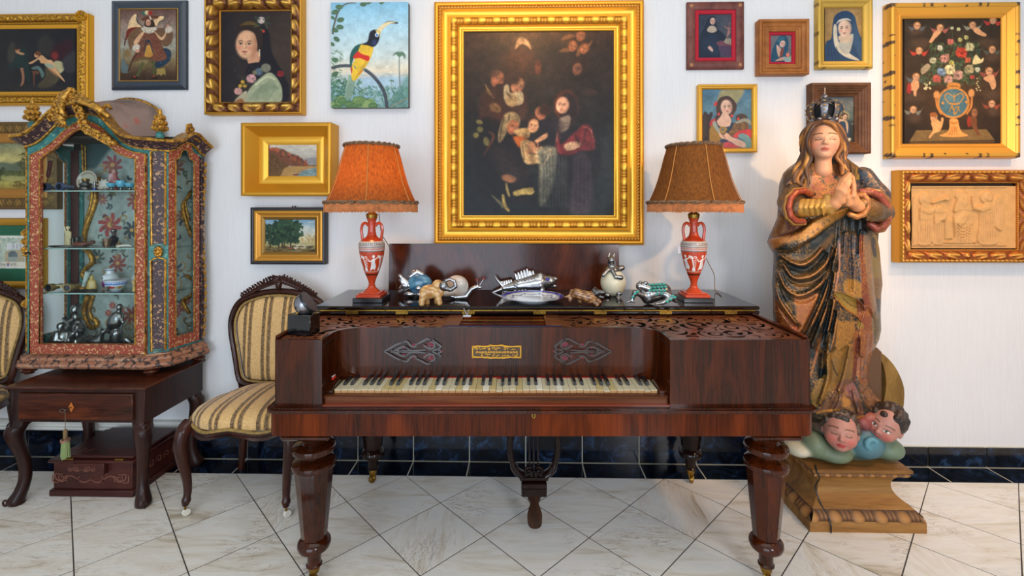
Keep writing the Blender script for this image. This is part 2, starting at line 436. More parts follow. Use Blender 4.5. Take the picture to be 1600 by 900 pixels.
UV().prism([(u*.998,1.98+(v-1.98)*.995) for u,v in cont],pf,.852,.8535).build('dark_hollow_sheet',M_black,piano)  # black sheet stands in for the dark hollow seen through the fretwork
# rim of the case: thin upright walls round the openings
def offs(poly,d):
    p=np.array(poly);n=len(p);o=[]
    for i in range(n):
        a,b,c=p[i-1],p[i],p[(i+1)%n];e1=(b-a)/np.linalg.norm(b-a);e2=(c-b)/np.linalg.norm(c-b)
        nn=np.array([-e1[1]-e2[1],e1[0]+e2[0]]);nn /= np.linalg.norm(nn)+1e-9
        o.append(tuple(b+nn*d/max(.5,(nn@np.array([-e1[1],e1[0]])))))
    return o
UV().prism(cont,pf,.852,.8745,holes=[offs(cont,.012)]).build('case_rim',M_rose,piano)
for u in (-.811,.996):UV().box(u,u+.016,1.62,1.98,.8745,.884,.003).build('rim_lath',M_rose2,piano)
# pierced scroll-work boards
def inside(poly,X,Y):
    r=np.zeros(X.shape,bool);n=len(poly)
    for i in range(n):
        x0,y0=poly[i];x1,y1=poly[(i+1)%n]
        cnd=(y0>Y)!=(y1>Y);r ^= cnd&(X<(x1-x0)*(Y-y0)/((y1-y0) if abs(y1-y0)>1e-12 else 1e-12)+x0)
    return r
def fret(name,poly,scrolls,seed,mat,n=1700,web=.0034,scale=1.3):
    rs=.0025;p=np.array(poly);lo,hi=p.min(0),p.max(0);gx=np.arange(lo[0],hi[0],rs);gy=np.arange(lo[1],hi[1],rs)
    X,Y=np.meshgrid(gx,gy);free=inside(offs(poly,.010),X,Y);R=random.Random(seed);holes=[];k=max(1,int(round(web/rs)))
    def put(path,w,taper):
        q=stroke(path,w,taper);m=inside(q,X,Y)
        if m.sum()<8 or not free[m].all(): return False
        # keep a web of wood round every hole
        for (a,b) in q:
            if not (lo[0]+.008<a<hi[0]-.008 and lo[1]+.008<b<hi[1]-.008): return False
            if not free[int((b-lo[1])/rs),int((a-lo[0])/rs)]: return False
        holes.append(q);d=m.copy()
        for _ in range(k):
            e=d.copy();e[1:] |= d[:-1];e[:-1] |= d[1:];e[:,1:] |= d[:,:-1];e[:,:-1] |= d[:,1:];d=e
        free[d]= False; return True
    for cx,cy,r,a0,tn in scrolls:
        put(spiral(cx,cy,r*.25,r,a0,tn,24),r*.34,(0,.9,1,.6,0));put(spiral(cx,cy,r*1.45,r*1.6,a0+1.2,tn*.45,14),r*.3,(0,1,.4))
        put(spiral(cx,cy,r*1.45,r*1.55,a0+4.0,tn*.35,14),r*.28,(0,1,0))
    for i in range(n):
        x,y=R.uniform(*gx[[0,-1]]),R.uniform(*gy[[0,-1]]);f=1-.68*i/n;a=R.uniform(0,2*pi);L=R.uniform(.028,.07)*f*scale;cv=R.choice((-1,1))*R.uniform(.6,2.4)
        put([(x+L*s_*cos(a+cv*s_),y+L*s_*sin(a+cv*s_)) for s_ in np.linspace(0,1,9)],R.uniform(.011,.021)*(.5+.5*f)*scale,R.choice(((0,.5,1,.3),(.2,1,.4,0),(0,1,.35,1,0))))
    return UV().prism(poly,pf,.8700,.8714,holes=holes).build(name,mat,piano,smooth=30)
M_fret=wood('fretwork_wood',(70,34,20),(112,60,36),(142,84,54),(3,3,3),.3,.4,2.5)
pl=[(-.797,1.613),(-.656,1.613),(-.655,1.692),(-.622,1.745),(-.56,1.772),(-.50,1.781),(-.262,1.781),(-.262,1.985),(-.797,1.985)]
pr=[(.192,1.781),(.40,1.781),(.46,1.770),(.52,1.742),(.546,1.692),(.548,1.613),(.998,1.613),(.998,1.985),(.192,1.985)]
fret('fretwork_board',pl,[(-.335,1.885,.036,0,1.3),(-.70,1.84,.034,1,1.2),(-.50,1.86,.034,2,-1.2),(-.60,1.93,.026,2,1.1)],3,M_fret)
fret('fretwork_board',pr,[(.72,1.69,.034,0,1.3),(.83,1.78,.036,2,-1.3),(.92,1.90,.032,1,1.2),(.60,1.88,.036,3,1.3),(.36,1.86,.034,1,-1.2),(.91,1.68,.028,2,1.1),(.76,1.90,.028,4,1.1)],8,M_fret)
mb=UV().box(-.262,-.20,1.80,1.985,.862,.876,.002).box(.13,.192,1.80,1.985,.862,.876,.002)
mb.box(-.262,.192,1.773,1.80,.862,.873,.001)
mb.build('music_desk_slide',M_fret,piano)
for v in (1.835,1.885,1.945):UV().box(-.20,.13,v-.014,v+.012,.862,.8735,.002).build('slide_rail',M_rose2,piano)
UV().box(-.262,.19,1.782,1.788,.873,.8765,.001).build('rail_strip',plain('blued_steel',(52,60,96),.3,.6),piano)
# keyboard
UV().box(-.642,.534,1.618,1.655,.648,.676,.003).box(-.642,.534,1.612,1.63,.674,.679,.0015).build('key_slip',M_roseh,piano)
UV().box(-.642,.534,1.60,1.62,.6485,.654,.001).build('slip_ledge',plain('red_brown_wood',(128,50,22),.3,coat=.5),piano)
UV().box(-.642,.534,1.66,1.84,.648,.665,0).build('key_bed',M_dark,piano,smooth=0)
kb0,kb1=-.619,.507;nW=48;kp=(kb1-kb0)/nW
for u0,u1 in ((-.641,-.621),(.509,.533)):
    UV().prism([(1.632,.676),(1.632,.690),(1.66,.700),(1.775,.712),(1.775,.676)], lambda a,b,t:(t,a,b),u0,u1).build('key_block',M_rose,piano)
rk=random.Random(5)
mk,mk2=MB(), None
lo_key={40:-.004,46:-.003,24:-.004,13:0}
protoW={}
def key_obj(kind,mbuild,name,mat,u,v,z):
    if kind not in protoW:
        o=mbuild().build(name,mat,piano,smooth=30);o.parent=piano;protoW[kind]=o
    else:o=protoW[kind].copy();COL.objects.link(o)
    o.location=(u-.1,v-1.97,z); return o
def wk():
    return MB().box(-kp/2+.0005,kp/2-.0005,-.002,.15,-.0025,0,.0006)
def wkf(): return MB().box(-kp/2+.0006,kp/2-.0006,0,.15,-.017,-.0026,.0004)
def bk():
    w_,l_=.0062,.106
    vs=[(-w_,0,0),(w_,0,0),(w_,l_,0),(-w_,l_,0),(-w_*.8,.007,.011),(w_*.8,.007,.011),(w_*.8,l_,.012),(-w_*.8,l_,.012)]
    return MB().add(vs,[(0,1,5,4),(1,2,6,5),(2,3,7,6),(3,0,4,7),(4,5,6,7),(3,2,1,0)])
def raw(mbuild,name,mat):
    me_o=mbuild.build(name,mat, None,smooth=30);me_o.parent=piano; return me_o
def key_put(kind,mbuild,name,mat,u,v,z,par=None):
    if kind not in protoW:o=raw(mbuild(),name,mat);protoW[kind]=o
    else:o=protoW[kind].copy();COL.objects.link(o)
    o.parent=par or piano
    o.location=(u-.1,v-1.97,z) if par is None else (0,0,0)
    return o
yel={7,8,9,14,18,20,21,23,27,39,41};wht={15,19,22,30,33}
for i in range(nW):
    u=kb0+(i+.5)*kp;dz=lo_key.get(i,rk.uniform(-.0008,.0008))
    kd,mm=('wy',M_ivory2) if i in yel else ('ww',M_ivory3) if i in wht else ('wi',M_ivory)
    k=key_put(kd,wk,'white_key',mm,u,1.648+rk.uniform(0,.0015),.688+dz)
    key_put('front',wkf,'key_front',M_keywood,0,0,0,par=k)
    if i<nW-1 and i%7 in (0,1,3,4,5):key_put('bk',bk,'black_key',M_ebony,u+kp/2+(.001 if i%7 in (1,5) else -.001 if i%7 in (0,3) else 0),1.687,.688)
UV().box(-.62,.508,1.762,1.768,.685,.6905,0).build('red_felt_strip',M_red,piano,smooth=0)
# nameboard ornaments
vN=1.7665
def nb(px,py): return (ub(px,vN),uz(py,vN))
def nfn(a,b,t): return (a,vN-t,b)
M_orn=plain('polished_carving',(44,24,20),.16,coat=1.)
half=[[(601,548.5),(611,543),(622,537),(633,534)],[(612,550),(622,545),(632,541),(640,545)],[(626,536),(636,533),(643,540),(650,541),(650,536)],
        [(634,541),(642,547),(655,547),(666,546)],[(650,538),(660,533),(668,529),(673,530)],[(662,538),(668,543),(674,546)],[(683,546),(689,541),(686,538),(682,535),(676,530)],
        [(672,533),(679,536),(678,543),(672,543),(671,538)],[(676,548),(684,545),(690,548.5)],[(620,547),(630,549),(640,549)]]
for sgn,cx in ((1,0),(-1,1556)):
    orn=UV();pk=UV()
    for pts in half:
        for fl_ in (0,1):
            q=[nb((x if sgn>0 else cx-x),(1097-y) if fl_ else y) for x,y in pts]
            orn.prism(stroke(spline(q,6),.0066,(.4,1,.8,.4)),nfn,0,.006)
    for a,b,rx,ry in ((674,538,6,4),(674,559,6,4),(647,539,4,2.6),(647,558,4,2.6),(665,541,4,2),(665,556,4,2),(690,548.5,2,2),(632,543,4,1.4),(632,554,4,1.4)):
        a=a if sgn>0 else cx-a
        pk.prism([nb(a+rx*cos(t),b+ry*sin(t)) for t in np.linspace(0,2*pi,13)[:-1]],nfn,-.001,.0008)
    g=orn.build('pierced_ornament',M_orn,piano);pk.build('silk_backing',M_pink,g)
np_=UV();gp_=UV()
np_.prism([nb(*q) for q in ((738,540),(814,540),(814,559),(738,559))],nfn,0,.0012)
R=random.Random(2)
for y in (541,558):gp_.prism(stroke(spline([nb(x,y+(-1.2 if x>762 and x<790 else 0)*(1 if y<550 else -1)+R.uniform(-.5,.5)) for x in range(738,816,4)],3),.006,(1,.6,1,.7,1,.5,1)),nfn,.0008,.0018)
for x in (738.5,813.5):gp_.prism(stroke([nb(x,y) for y in np.linspace(540,559,6)],.0045,(1,1)),nfn,.0008,.0018)
for i in range(46):
    x,y=R.uniform(741,811),R.choice((R.uniform(543,546),R.uniform(553,557)));a=R.uniform(0,6)
    gp_.prism(stroke([nb(x+3.4*s_*cos(a+2.2*s_),y+1.8*s_*sin(a+2.2*s_)) for s_ in np.linspace(0,1,6)],.0035),nfn,.0008,.0016)
x=744.
while x<808:  # worn, no longer readable gilt lettering
    gp_.prism(stroke(spline([nb(x+R.uniform(-.5,.5),552),nb(x+1.2,548+R.uniform(0,1.5)),nb(x+2.4,551.5),nb(x+3,549)],3),.0024,(1,1)),nfn,.0008,.0016);x+=4.4
g=np_.build('name_plate',plain('dark_gilt_ground',(70,46,12),.4),piano);gp_.build('gilt_scrollwork',M_goldink,g)
# keyhole of the front rail
zk=uz(651,1.575)
g=UV().prism([(ub(834,1.58)+.007*cos(t),zk+.010*sin(t)) for t in np.linspace(0,2*pi,17)[:-1]], lambda a,b,t:(a,1.585-t,b),0,.002).build('keyhole_escutcheon',M_brass,piano)
UV().prism([(ub(834,1.58)+.0022*cos(t),zk+.006*sin(t)) for t in np.linspace(0,2*pi,13)[:-1]], lambda a,b,t:(a,1.583-t,b),0,.0008).build('keyhole',M_black,g)
# folded lid with brass strip and hinges
lid=UV().box(-.822,1.03,1.965,2.375,.8965,.9115,.005).build('lid',M_lid,piano)
UV().box(-.822,1.03,1.967,2.375,.8775,.8925,.004).build('lid_underleaf',M_dark,piano)
UV().box(-.80,1.01,1.966,2.37,.892,.897,0).build('brass_strip',M_brass,lid,smooth=0)
for px in (550,628,732,843,938,1040,1142):
    u=ub(px,1.965);h=UV().box(u-.026,u+.026,1.9625,1.968,.879,.8915,.0008).build('hinge',M_brass,lid)
    mb=UV()
    for d in (-.017,0,.017):mb.ball((u+d,1.9622,.885),.0018,6,4)
    mb.build('hinge_screw',M_black,h)
mb=UV()
for px in np.arange(500,1180,34):mb.ball((ub(px,1.965),1.9655,.8945),.0022,6,4)
mb.build('strip_screw',M_black,lid,kind='stuff')
# turned octagonal legs
def leg(u,v):
    L=UV();m=Matrix.Translation((u,v,0))
    L.box(u-.083,u+.083,v-.083,v+.083,.534,.556,.009)
    L.lathe([(.03,.534),(.056,.531),(.046,.518),(.038,.506),(.044,.498),(.060,.493),(.070,.486),(.073,.476),(.070,.467),(.058,.461),(.044,.456),(.040,.446),(.046,.441),(.062,.436),(.072,.429),(.0745,.419),(.072,.411),(.062,.405),(.05,.402)],28,m)
    L.lathe([(.062,.405),(.064,.398),(.043,.165),(.036,.160)],8,m,rot=pi/8)
    L.lathe([(.03,.168),(.046,.158),(.055,.148),(.0565,.136),(.052,.125),(.036,.118),(.027,.113),(.0235,.095),(.023,.07),(.027,.066),(.027,.062),(.022,.06)],28,m)
    o=L.build('leg',M_dark if v>2 else M_rose,piano,smooth=35)
    C=UV().lathe([(.019,.063),(.0205,.06),(.019,.045),(.016,.036),(.0,.034)],16,m)
    C.tube([(u,v,.04),(u+.006,v-.008,.036),(u+.009,v-.013,.02)],.005,6);C.tube([(u-.012,v,.04),(u-.010,v-.012,.03),(u-.008,v-.016,.02)],.004,6)
    C.lathe([(0,-.008),(.017,-.008),(.0185,-.004),(.0185,.004),(.017,.008),(0,.008)],18,Matrix.Translation((u,v-.014,.0185))@Matrix.Rotation(pi/2,4,'Y')@Matrix.Rotation(.5,4,'X'))
    C.build('caster',M_brass,o)
for px,v in ((491,1.672),(1197,1.672)):leg(ub(px,v),v)
leg(ub(583,2.29),2.29);leg(ub(1079,2.29),2.29)
# lyre with pedal
uc,v=ub(834,2.0),2.0
mb=UV()
for sg in (-1,1):
    mb.tube(spline([(uc+sg*.075,v,.556),(uc+sg*.088,v,.43),(uc+sg*.100,v,.34),(uc+sg*.096,v,.27),(uc+sg*.075,v,.215),(uc+sg*.045,v,.19)],8),[.014]*9+[.019]*20+[.024]*12,10,flat=.7,up=(0,1,0))
    mb.tube([(uc+sg*x,v-.012,z) for x,z in spiral(.022,.215,.003,.020,1,1.2,14)],.006,6)
mb.box(uc-.06,uc+.06,v-.025,v+.025,.178,.196,.004);mb.box(uc-.053,uc+.053,v-.04,v+.035,.120,.178,.005);mb.box(uc-.05,uc+.05,v-.043,v+.03,.150,.158,.002)
lyre=mb.build('pedal_lyre',M_dark,piano)
mb=UV()
for d in (-.018,0,.018):mb.tube([(uc+d,v,.196),(uc+d,v,.556)],.0035,6)
mb.build('lyre_string',M_dark,lyre)
pdl=[(-.026,0),(.026,0),(.027,.035),(.016,.062),(.024,.09),(.030,.115),(.026,.14),(.012,.152),(-.012,.152),(-.026,.14),(-.030,.115),(-.024,.09),(-.016,.062),(-.027,.035)]
UV().prism(spline(pdl,3, True), lambda a,b,t:(uc+a,v-.01-b*.66,.135-b*.62+t),0,.016).build('pedal',wood('worn_wood',(26,14,9),(54,30,18),(84,52,32),(8,3,3),.35,.3),piano)
# upright wooden panel standing on the lid behind the ornaments
pn=thing('leaning_board','glossy mahogany board standing on the piano lid against the wall behind ornaments','panel',uvw(ub(787,2.38),2.37,.9118),PSI)
UV().prism([(0,.9118),(.016,.9118),(.030,1.136),(.014,1.136)], lambda a,b,t:(t,2.362+a,b),ub(608,2.375),ub(967,2.375)).build('board',wood('burr_mahogany',(24,8,4),(56,21,9),(98,45,20),(2.2,2.2,.9),.16,.7,2.4),pn)
UV().prism([(.0135,1.136),(.031,1.136),(.031,1.141),(.0135,1.141)], lambda a,b,t:(t,2.362+a,b),ub(608,2.375),ub(967,2.375)).build('edge_strip',M_dark,pn)
# ================================================================ PAINTED SURFACES: a small painter whose strokes become the colours of a fine mesh
class Cv:
    """canvas over the photograph rectangle x0..x1, y0..y1; strokes are given in coordinates (ox + x / k, oy + y / k)"""
    def __init__(s,x0,y0,x1,y1,z,bg,res=1.25,seed=1):
        s.ox,s.oy,s.k=z;s.b=(x0,y0,x1,y1);s.w,s.h=max(2,int((x1-x0)*res)),max(2,int((y1-y0)*res))
        xs,ys=np.linspace(x0,x1,s.w),np.linspace(y0,y1,s.h);s.X,s.Y=np.meshgrid((xs-s.ox)*s.k,(ys-s.oy)*s.k)
        s.px=s.X[0,1]-s.X[0,0];s.A=np.zeros((s.h,s.w,3))+np.array(bg,float);s.r=np.random.RandomState(seed);s.R=random.Random(seed)
    def rez(s,ox,oy,k):  # go on in another coordinate frame of the same photograph
        px,py=s.X/s.k+s.ox,s.Y/s.k+s.oy;s.ox,s.oy,s.k=ox,oy,k;s.X,s.Y=(px-ox)*k,(py-oy)*k;s.px=s.X[0,1]-s.X[0,0]; return s
    def blend(s,m,col,a=1.,sl=(slice(None),slice(None))):
        m=(m*a)[..., None];s.A[sl]=s.A[sl]*(1-m)+np.array(col,float)*m; return s
    def win(s,lo,hi):
        j0,j1=np.searchsorted(s.X[0],[lo[0],hi[0]]);i0,i1=np.searchsorted(s.Y[:,0],[lo[1],hi[1]])
        return slice(max(i0-1,0),i1+1),slice(max(j0-1,0),j1+1)
    def p(s,col,pts,soft=0.,a=1.,n=5):
        q=np.array(spline(pts,n, True) if n else pts);sf=max(soft,s.px*1.5);sl=s.win(q.min(0)-sf,q.max(0)+sf);X,Y=s.X[sl],s.Y[sl]
        if X.size==0: return s
        ins=inside([tuple(v) for v in q],X,Y);d=np.full(X.shape,1e9);Q=np.roll(q,-1,0)
        for (ax,ay),(bx,by) in zip(q,Q):
            ex,ey=bx-ax,by-ay;t=np.clip(((X-ax)*ex+(Y-ay)*ey)/(ex*ex+ey*ey+1e-9),0,1);d=np.minimum(d,(X-ax-t*ex)**2+(Y-ay-t*ey)**2)
        d=np.sqrt(d); return s.blend(np.clip(.5+np.where(ins,d,-d)/sf,0,1),col,a,sl)
    def e(s,col,cx,cy,rx,ry,rot=0.,soft=.3,a=1.):
        R_=max(rx,ry)*1.5+2*s.px;sl=s.win((cx-R_,cy-R_),(cx+R_,cy+R_));X,Y=s.X[sl]-cx,s.Y[sl]-cy
        if X.size==0: return s
        c_,n_=cos(rot),sin(rot);d=np.hypot((X*c_+Y*n_)/rx,(-X*n_+Y*c_)/ry);soft=max(soft,s.px/max(min(rx,ry),1e-6)*.8)
        return s.blend(np.clip(.5+(1-d)/soft,0,1),col,a,sl)
    def s(s,col,pts,w,a=1.,taper=(.5,1,.5),soft=0.,n=5): return s.p(col,stroke(spline(pts,n),w,taper),soft,a,0)
    def blur(s,n):
        for _ in range(n):p=np.pad(s.A,((1,1),(1,1),(0,0)),'edge');s.A=(p[:-2,1:-1]+p[2:,1:-1]+p[1:-1,:-2]+p[1:-1,2:]+2*p[1:-1,1:-1])/6
        return s
    def nz(s,sc):
        gx,gy=int(np.ptp(s.X)/sc)+3,int(np.ptp(s.Y)/sc)+3;g=s.r.rand(gy,gx);u=(s.X-s.X.min())/sc;v=(s.Y-s.Y.min())/sc
        i,j=u.astype(int),v.astype(int);f,h=u-i,v-j;f=f*f*(3-2*f);h=h*h*(3-2*h)
        return (g[j,i]*(1-f)+g[j,i+1]*f)*(1-h)+(g[j+1,i]*(1-f)+g[j+1,i+1]*f)*h
    def grain(s,amp,sc,sc2=None):
        m=s.nz(sc)*.6+s.nz(sc2 or sc*.4)*.4;s.A*=1+amp*(m[..., None]-.5)*2; return s
    def grad(s,stops,axis=1,a=1.):
        t=(s.Y if axis else s.X);ks=[k for k,_ in stops];cs=np.array([c for _,c in stops],float)
        s.A=s.A*(1-a)+a*np.stack([np.interp(t,ks,cs[:,i]) for i in range(3)],-1); return s
    def dab(s,cols,n,box,w,l,ang=None,a=.8):
        for _ in range(n):
            x,y=s.R.uniform(box[0],box[2]),s.R.uniform(box[1],box[3]);t=s.R.uniform(0,pi) if ang is None else ang+s.R.uniform(-.4,.4)
            s.e(s.R.choice(cols),x,y,l*s.R.uniform(.5,1),w*s.R.uniform(.5,1),t,.5,a)
        return s
    def face(s,cx,cy,r,skin,tilt=0.,dark=(60,40,34),lip=(176,82,74),turn=0.,blush=True):
        """a painted face, r = half width; turn shifts the features sideways"""
        c_,n_=cos(tilt),sin(tilt);T= lambda x,y:(cx+(x*c_-y*n_)*r,cy+(x*n_+y*c_)*r);sk=np.array(skin,float);sh=sk*.72
        s.e(sk,cx,cy,r,r*1.32,tilt,.25)
        s.p(sh,[T(*q) for q in ((.55+turn,-1.1),(1.0,-.5),(.98,.4),(.55,1.15),(.2+turn*.5,1.2),(.62,.4))],r*.5,.55)
        if blush:[s.e((206,108,92),*T(x+turn,.32),r*.24,r*.2,0,1.2,.4) for x in (-.48,.5)]
        for x in (-.38,.40):
            s.s(dark,[T(x-.22+turn,-.22),T(x+turn,-.33),T(x+.22+turn,-.24)],r*.09,.75)
            s.e(sk*.8,*T(x+turn,-.05),r*.24,r*.14,tilt,.6,.7);s.e((236,226,212),*T(x+turn,-.03),r*.16,r*.07,tilt,.5,.8);s.e(dark,*T(x+turn,-.03),r*.08,r*.08,tilt,.4)
            s.s(dark,[T(x-.19+turn,-.04),T(x+turn,-.12),T(x+.19+turn,-.04)],r*.06,.9)
        s.s(sh,[T(.08+turn,-.25),T(.12+turn*1.2,.1),T(.20+turn*1.3,.32),T(-.02+turn*1.2,.37)],r*.11,.7);s.e(sk*1.12,*T(.02+turn*1.2,.2),r*.08,r*.14,tilt,1,.6)
        s.p(lip,[T(-.24+turn,.68),T(-.06+turn,.61),T(.02+turn,.64),T(.1+turn,.61),T(.26+turn,.68),T(.02+turn,.79)],r*.05);s.s(dark,[T(-.24+turn,.68),T(.02+turn,.695),T(.26+turn,.68)],r*.045,.7)
        s.e(sh,*T(turn,.92),r*.2,r*.08,tilt,1,.5); return s
    def mesh(s,name,mat,parent,y,gain=.95,brush=.07):
        """fixed to the plane y, at the place the rectangle takes in the photograph"""
        a,b=P(s.b[0],s.b[1],y),P(s.b[2],s.b[3],y); return s.rect(name,mat,parent, lambda u,v:(a.x+(b.x-a.x)*u,y+0*u,a.z+(b.z-a.z)*v),gain,brush)
    def rect(s,name,mat,parent,fn,gain=1.,brush=0.):
        if brush:s.A*=1+brush*((s.nz(s.px*2.2)[..., None]-.5)*1.2+(s.nz(s.px*9)[..., None]-.5)*1.4)
        u,v=np.meshgrid(np.linspace(0,1,s.w),np.linspace(0,1,s.h));V=np.stack([np.asarray(q)+0*u for q in fn(u,v)],-1).reshape(-1,3)
        return arr_mesh(name,V,quads(s.w,s.h),mat,parent,srgb(np.clip(s.A,0,255)*gain).reshape(-1,3), False)
def quads(w,h,wrap=False):
    i=np.arange(w*h).reshape(h,w)
    if wrap:i=np.concatenate([i,i[:,:1]],1)
    return np.stack([i[:-1,:-1],i[1:,:-1],i[1:,1:],i[:-1,1:]],-1).reshape(-1,4)
# ---------------------------------------------------------------- frames
M_gold=vcm('gilded_wood',.34,.55,bmp=.12,bscale=500);M_goldold=vcm('old_gilding',.45,.45,bmp=.25,bscale=300);M_vwood=vcm('painted_frame_wood',.4,0,coat=.2,bmp=.1,bscale=150)
M_oil=vcm('varnished_oil_paint',.40,spec=.22,bmp=.06,bscale=700);M_oilm=vcm('matt_oil_paint',.6,spec=.25)
G1,G0=(236,176,54),(120,70,16)
def fr(x): return x-np.floor(x)
def sm(x):x=np.clip(x,0,1); return x*x*(3-2*x)
D_rope= lambda p: lambda s,q:(.5+.5*np.sin(2*pi*(s/p+q*.8)))*np.sin(pi*q)**.6
D_bead= lambda p: lambda s,q:np.sqrt(np.clip(1-(2*fr(s/p)-1)**2-(2*q-1)**2,0,1))
D_leaf= lambda p: lambda s,q:np.sin(pi*q)**.5*(.35+.65*np.abs(np.sin(pi*(s/p+.35*np.sin(pi*q)))))*(.72+.28*np.sin(2*pi*(3*s/p)+9*q))
D_scroll= lambda p: lambda s,q:np.sin(pi*np.clip(q,.02,.98))**.5*np.clip(.5+.7*np.sin(2*pi*(s/p+.55*q+.16*np.sin(2*pi*q))+.9*np.sin(2*pi*q+2*pi*s/p)),0,1)*(.8+.2*np.sin(14*q+2*pi*s/p))
D_egg= lambda p: lambda s,q:np.where(fr(s/p)<.62,np.sqrt(np.clip(1-(fr(s/p)/.31-1)**2-((q-.35)/.65)**2*.9,0,1)),.7*np.sin(pi*q)*np.abs(np.sin(pi*(fr(s/p)-.62)/.19)))
D_fine= lambda p: lambda s,q:np.sin(pi*q)**.5*np.clip(.5+.5*np.sin(2*pi*s/p+5*np.sin(2*pi*s/(p*3.1)+6*q))*np.cos(9*q+2*pi*s/(1.7*p)),0,1)
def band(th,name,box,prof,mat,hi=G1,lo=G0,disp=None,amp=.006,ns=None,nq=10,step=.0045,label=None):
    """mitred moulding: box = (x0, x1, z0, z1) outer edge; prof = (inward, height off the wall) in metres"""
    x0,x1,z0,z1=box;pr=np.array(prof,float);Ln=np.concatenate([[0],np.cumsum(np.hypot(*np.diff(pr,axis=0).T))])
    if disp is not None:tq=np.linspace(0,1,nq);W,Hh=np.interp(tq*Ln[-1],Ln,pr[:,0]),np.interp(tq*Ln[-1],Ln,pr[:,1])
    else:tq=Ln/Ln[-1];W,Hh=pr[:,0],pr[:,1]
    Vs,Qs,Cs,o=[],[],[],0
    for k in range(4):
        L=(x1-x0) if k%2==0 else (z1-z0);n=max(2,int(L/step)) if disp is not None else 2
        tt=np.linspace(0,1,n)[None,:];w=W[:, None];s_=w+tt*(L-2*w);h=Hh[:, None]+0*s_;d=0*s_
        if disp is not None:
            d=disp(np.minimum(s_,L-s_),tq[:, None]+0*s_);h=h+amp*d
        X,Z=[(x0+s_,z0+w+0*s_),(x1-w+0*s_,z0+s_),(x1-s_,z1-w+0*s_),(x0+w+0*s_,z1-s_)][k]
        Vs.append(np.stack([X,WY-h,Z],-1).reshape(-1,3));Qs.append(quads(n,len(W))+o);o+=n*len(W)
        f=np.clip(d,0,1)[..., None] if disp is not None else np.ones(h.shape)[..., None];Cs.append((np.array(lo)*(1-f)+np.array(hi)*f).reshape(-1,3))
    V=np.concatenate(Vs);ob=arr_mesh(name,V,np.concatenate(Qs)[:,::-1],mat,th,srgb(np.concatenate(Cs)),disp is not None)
    return props(ob,label)
def picture(name,label,rect,d,cat='painting'):
    """rect: photograph rectangle of the outer front edge; d: how far it stands off the wall. Returns the thing and its world box"""
    a,b=P(rect[0],rect[3],WY-d),P(rect[2],rect[1],WY-d)
    th=thing(name,label,cat,((a.x+b.x)/2,WY-.001,a.z)); return th,(a.x,b.x,a.z,b.z)
pw=1/305.  # metres per photograph pixel near the wall
def px_(l): return [(a*pw,h) for a,h in l]
def shrink(box,w): return (box[0]+w*pw,box[1]-w*pw,box[2]+w*pw,box[3]-w*pw)
def back(th,box,d,mat):MB().box(box[0]+.004,box[1]-.004,WY-d,WY-.001,box[2]+.004,box[3]-.004,0).build('backing',mat,th,smooth=0)
M_backing=plain('frame_backing',(60,44,28),.8)
# ---- 1 large painting of a family round a child, broad gilt frame
th,bx=picture('framed_painting','largest painting, dark figures round a child, in broad gilt frame above piano',(677,-3,1008,383),.06)
band(th,'frame',bx,px_([(0,0),(0,.038),(1,.046),(4,.050),(7,.044),(7,.04)]),M_gold,(232,160,44))
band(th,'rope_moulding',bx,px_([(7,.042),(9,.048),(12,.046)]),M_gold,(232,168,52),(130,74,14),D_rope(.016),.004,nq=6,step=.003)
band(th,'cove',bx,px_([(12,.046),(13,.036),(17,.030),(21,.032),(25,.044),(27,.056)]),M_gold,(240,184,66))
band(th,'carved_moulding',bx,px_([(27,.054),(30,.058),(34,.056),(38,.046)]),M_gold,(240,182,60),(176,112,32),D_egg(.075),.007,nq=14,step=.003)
band(th,'slip',bx,px_([(38,.046),(38.5,.040),(43.5,.036),(43.5,.040),(46,.040),(46.5,.024)]),M_gold,(238,180,62))
back(th,bx,.02,M_backing)
C=Cv(722,30,959,340,(720,30,5.625),(38,26,22),1.15,3)
C.grad([(0,(66,40,24)),(350,(40,28,24)),(900,(30,26,24)),(1750,(26,28,28))]);C.grain(.22,60,14)
C.e((116,74,36),640,60,330,150,0,1.4,.55);C.p((40,46,46),[(1130,1150),(1340,1000),(1345,1740),(1000,1740),(1180,1500)],160,.8)
C.e((96,46,24),520,380,150,120,0,.9,.5)
C.p((168,122,80),[(478,270),(500,190),(540,160),(600,205),(620,270),(575,235),(530,225)],8);C.e((120,56,36),680,430,30,70,0,.6,.6)
for x,y in ((1055,155),(985,245),(1085,268)):C.e((96,54,30),x,y-10,48,46,0,.6);C.face(x,y,36,(158,92,54),.3)
for q in ([(880,190),(940,140),(1010,160),(930,185)],[(860,295),(930,255),(960,290)],[(1120,235),(1160,190),(1140,240)],[(1015,330),(1035,260),(1050,320)]):C.p((150,92,52),q,8,.8)
C.e((44,26,20),1050,420,80,75,0,.5);C.face(1025,445,42,(122,74,54),.3);C.e((92,50,40),1140,650,60,30,0,.6,.6)
C.p((62,34,24),[(160,760),(230,600),(400,620),(560,640),(580,860),(400,900),(200,1000)],40,.8);C.face(325,530,56,(150,88,58),.3,turn=.25);C.e((84,54,40),300,480,50,30,-.4,.8,.8);C.p((46,26,22),[(300,590),(380,575),(390,650),(330,700)],14);C.p((134,102,66),[(215,570),(250,620),(300,700),(240,650)],8)
C.e((54,32,26),480,540,95,80,0,.4);C.face(500,585,54,(176,116,80),.45,turn=.15);C.e((54,32,26),460,530,60,50,0,.6);C.p((170,146,108),[(380,600),(420,580),(440,650),(540,640),(540,750),(400,740)],8);C.e((162,128,84),450,715,55,55,0,.3)
C.p((150,112,60),[(255,760),(300,735),(355,790),(330,825),(270,800)],8);C.p((70,30,22),[(290,860),(370,830),(380,920),(300,930)],10)
C.p((26,20,18),[(180,880),(500,980),(560,1250),(640,1420),(640,1600),(230,1580),(120,1300)],30)
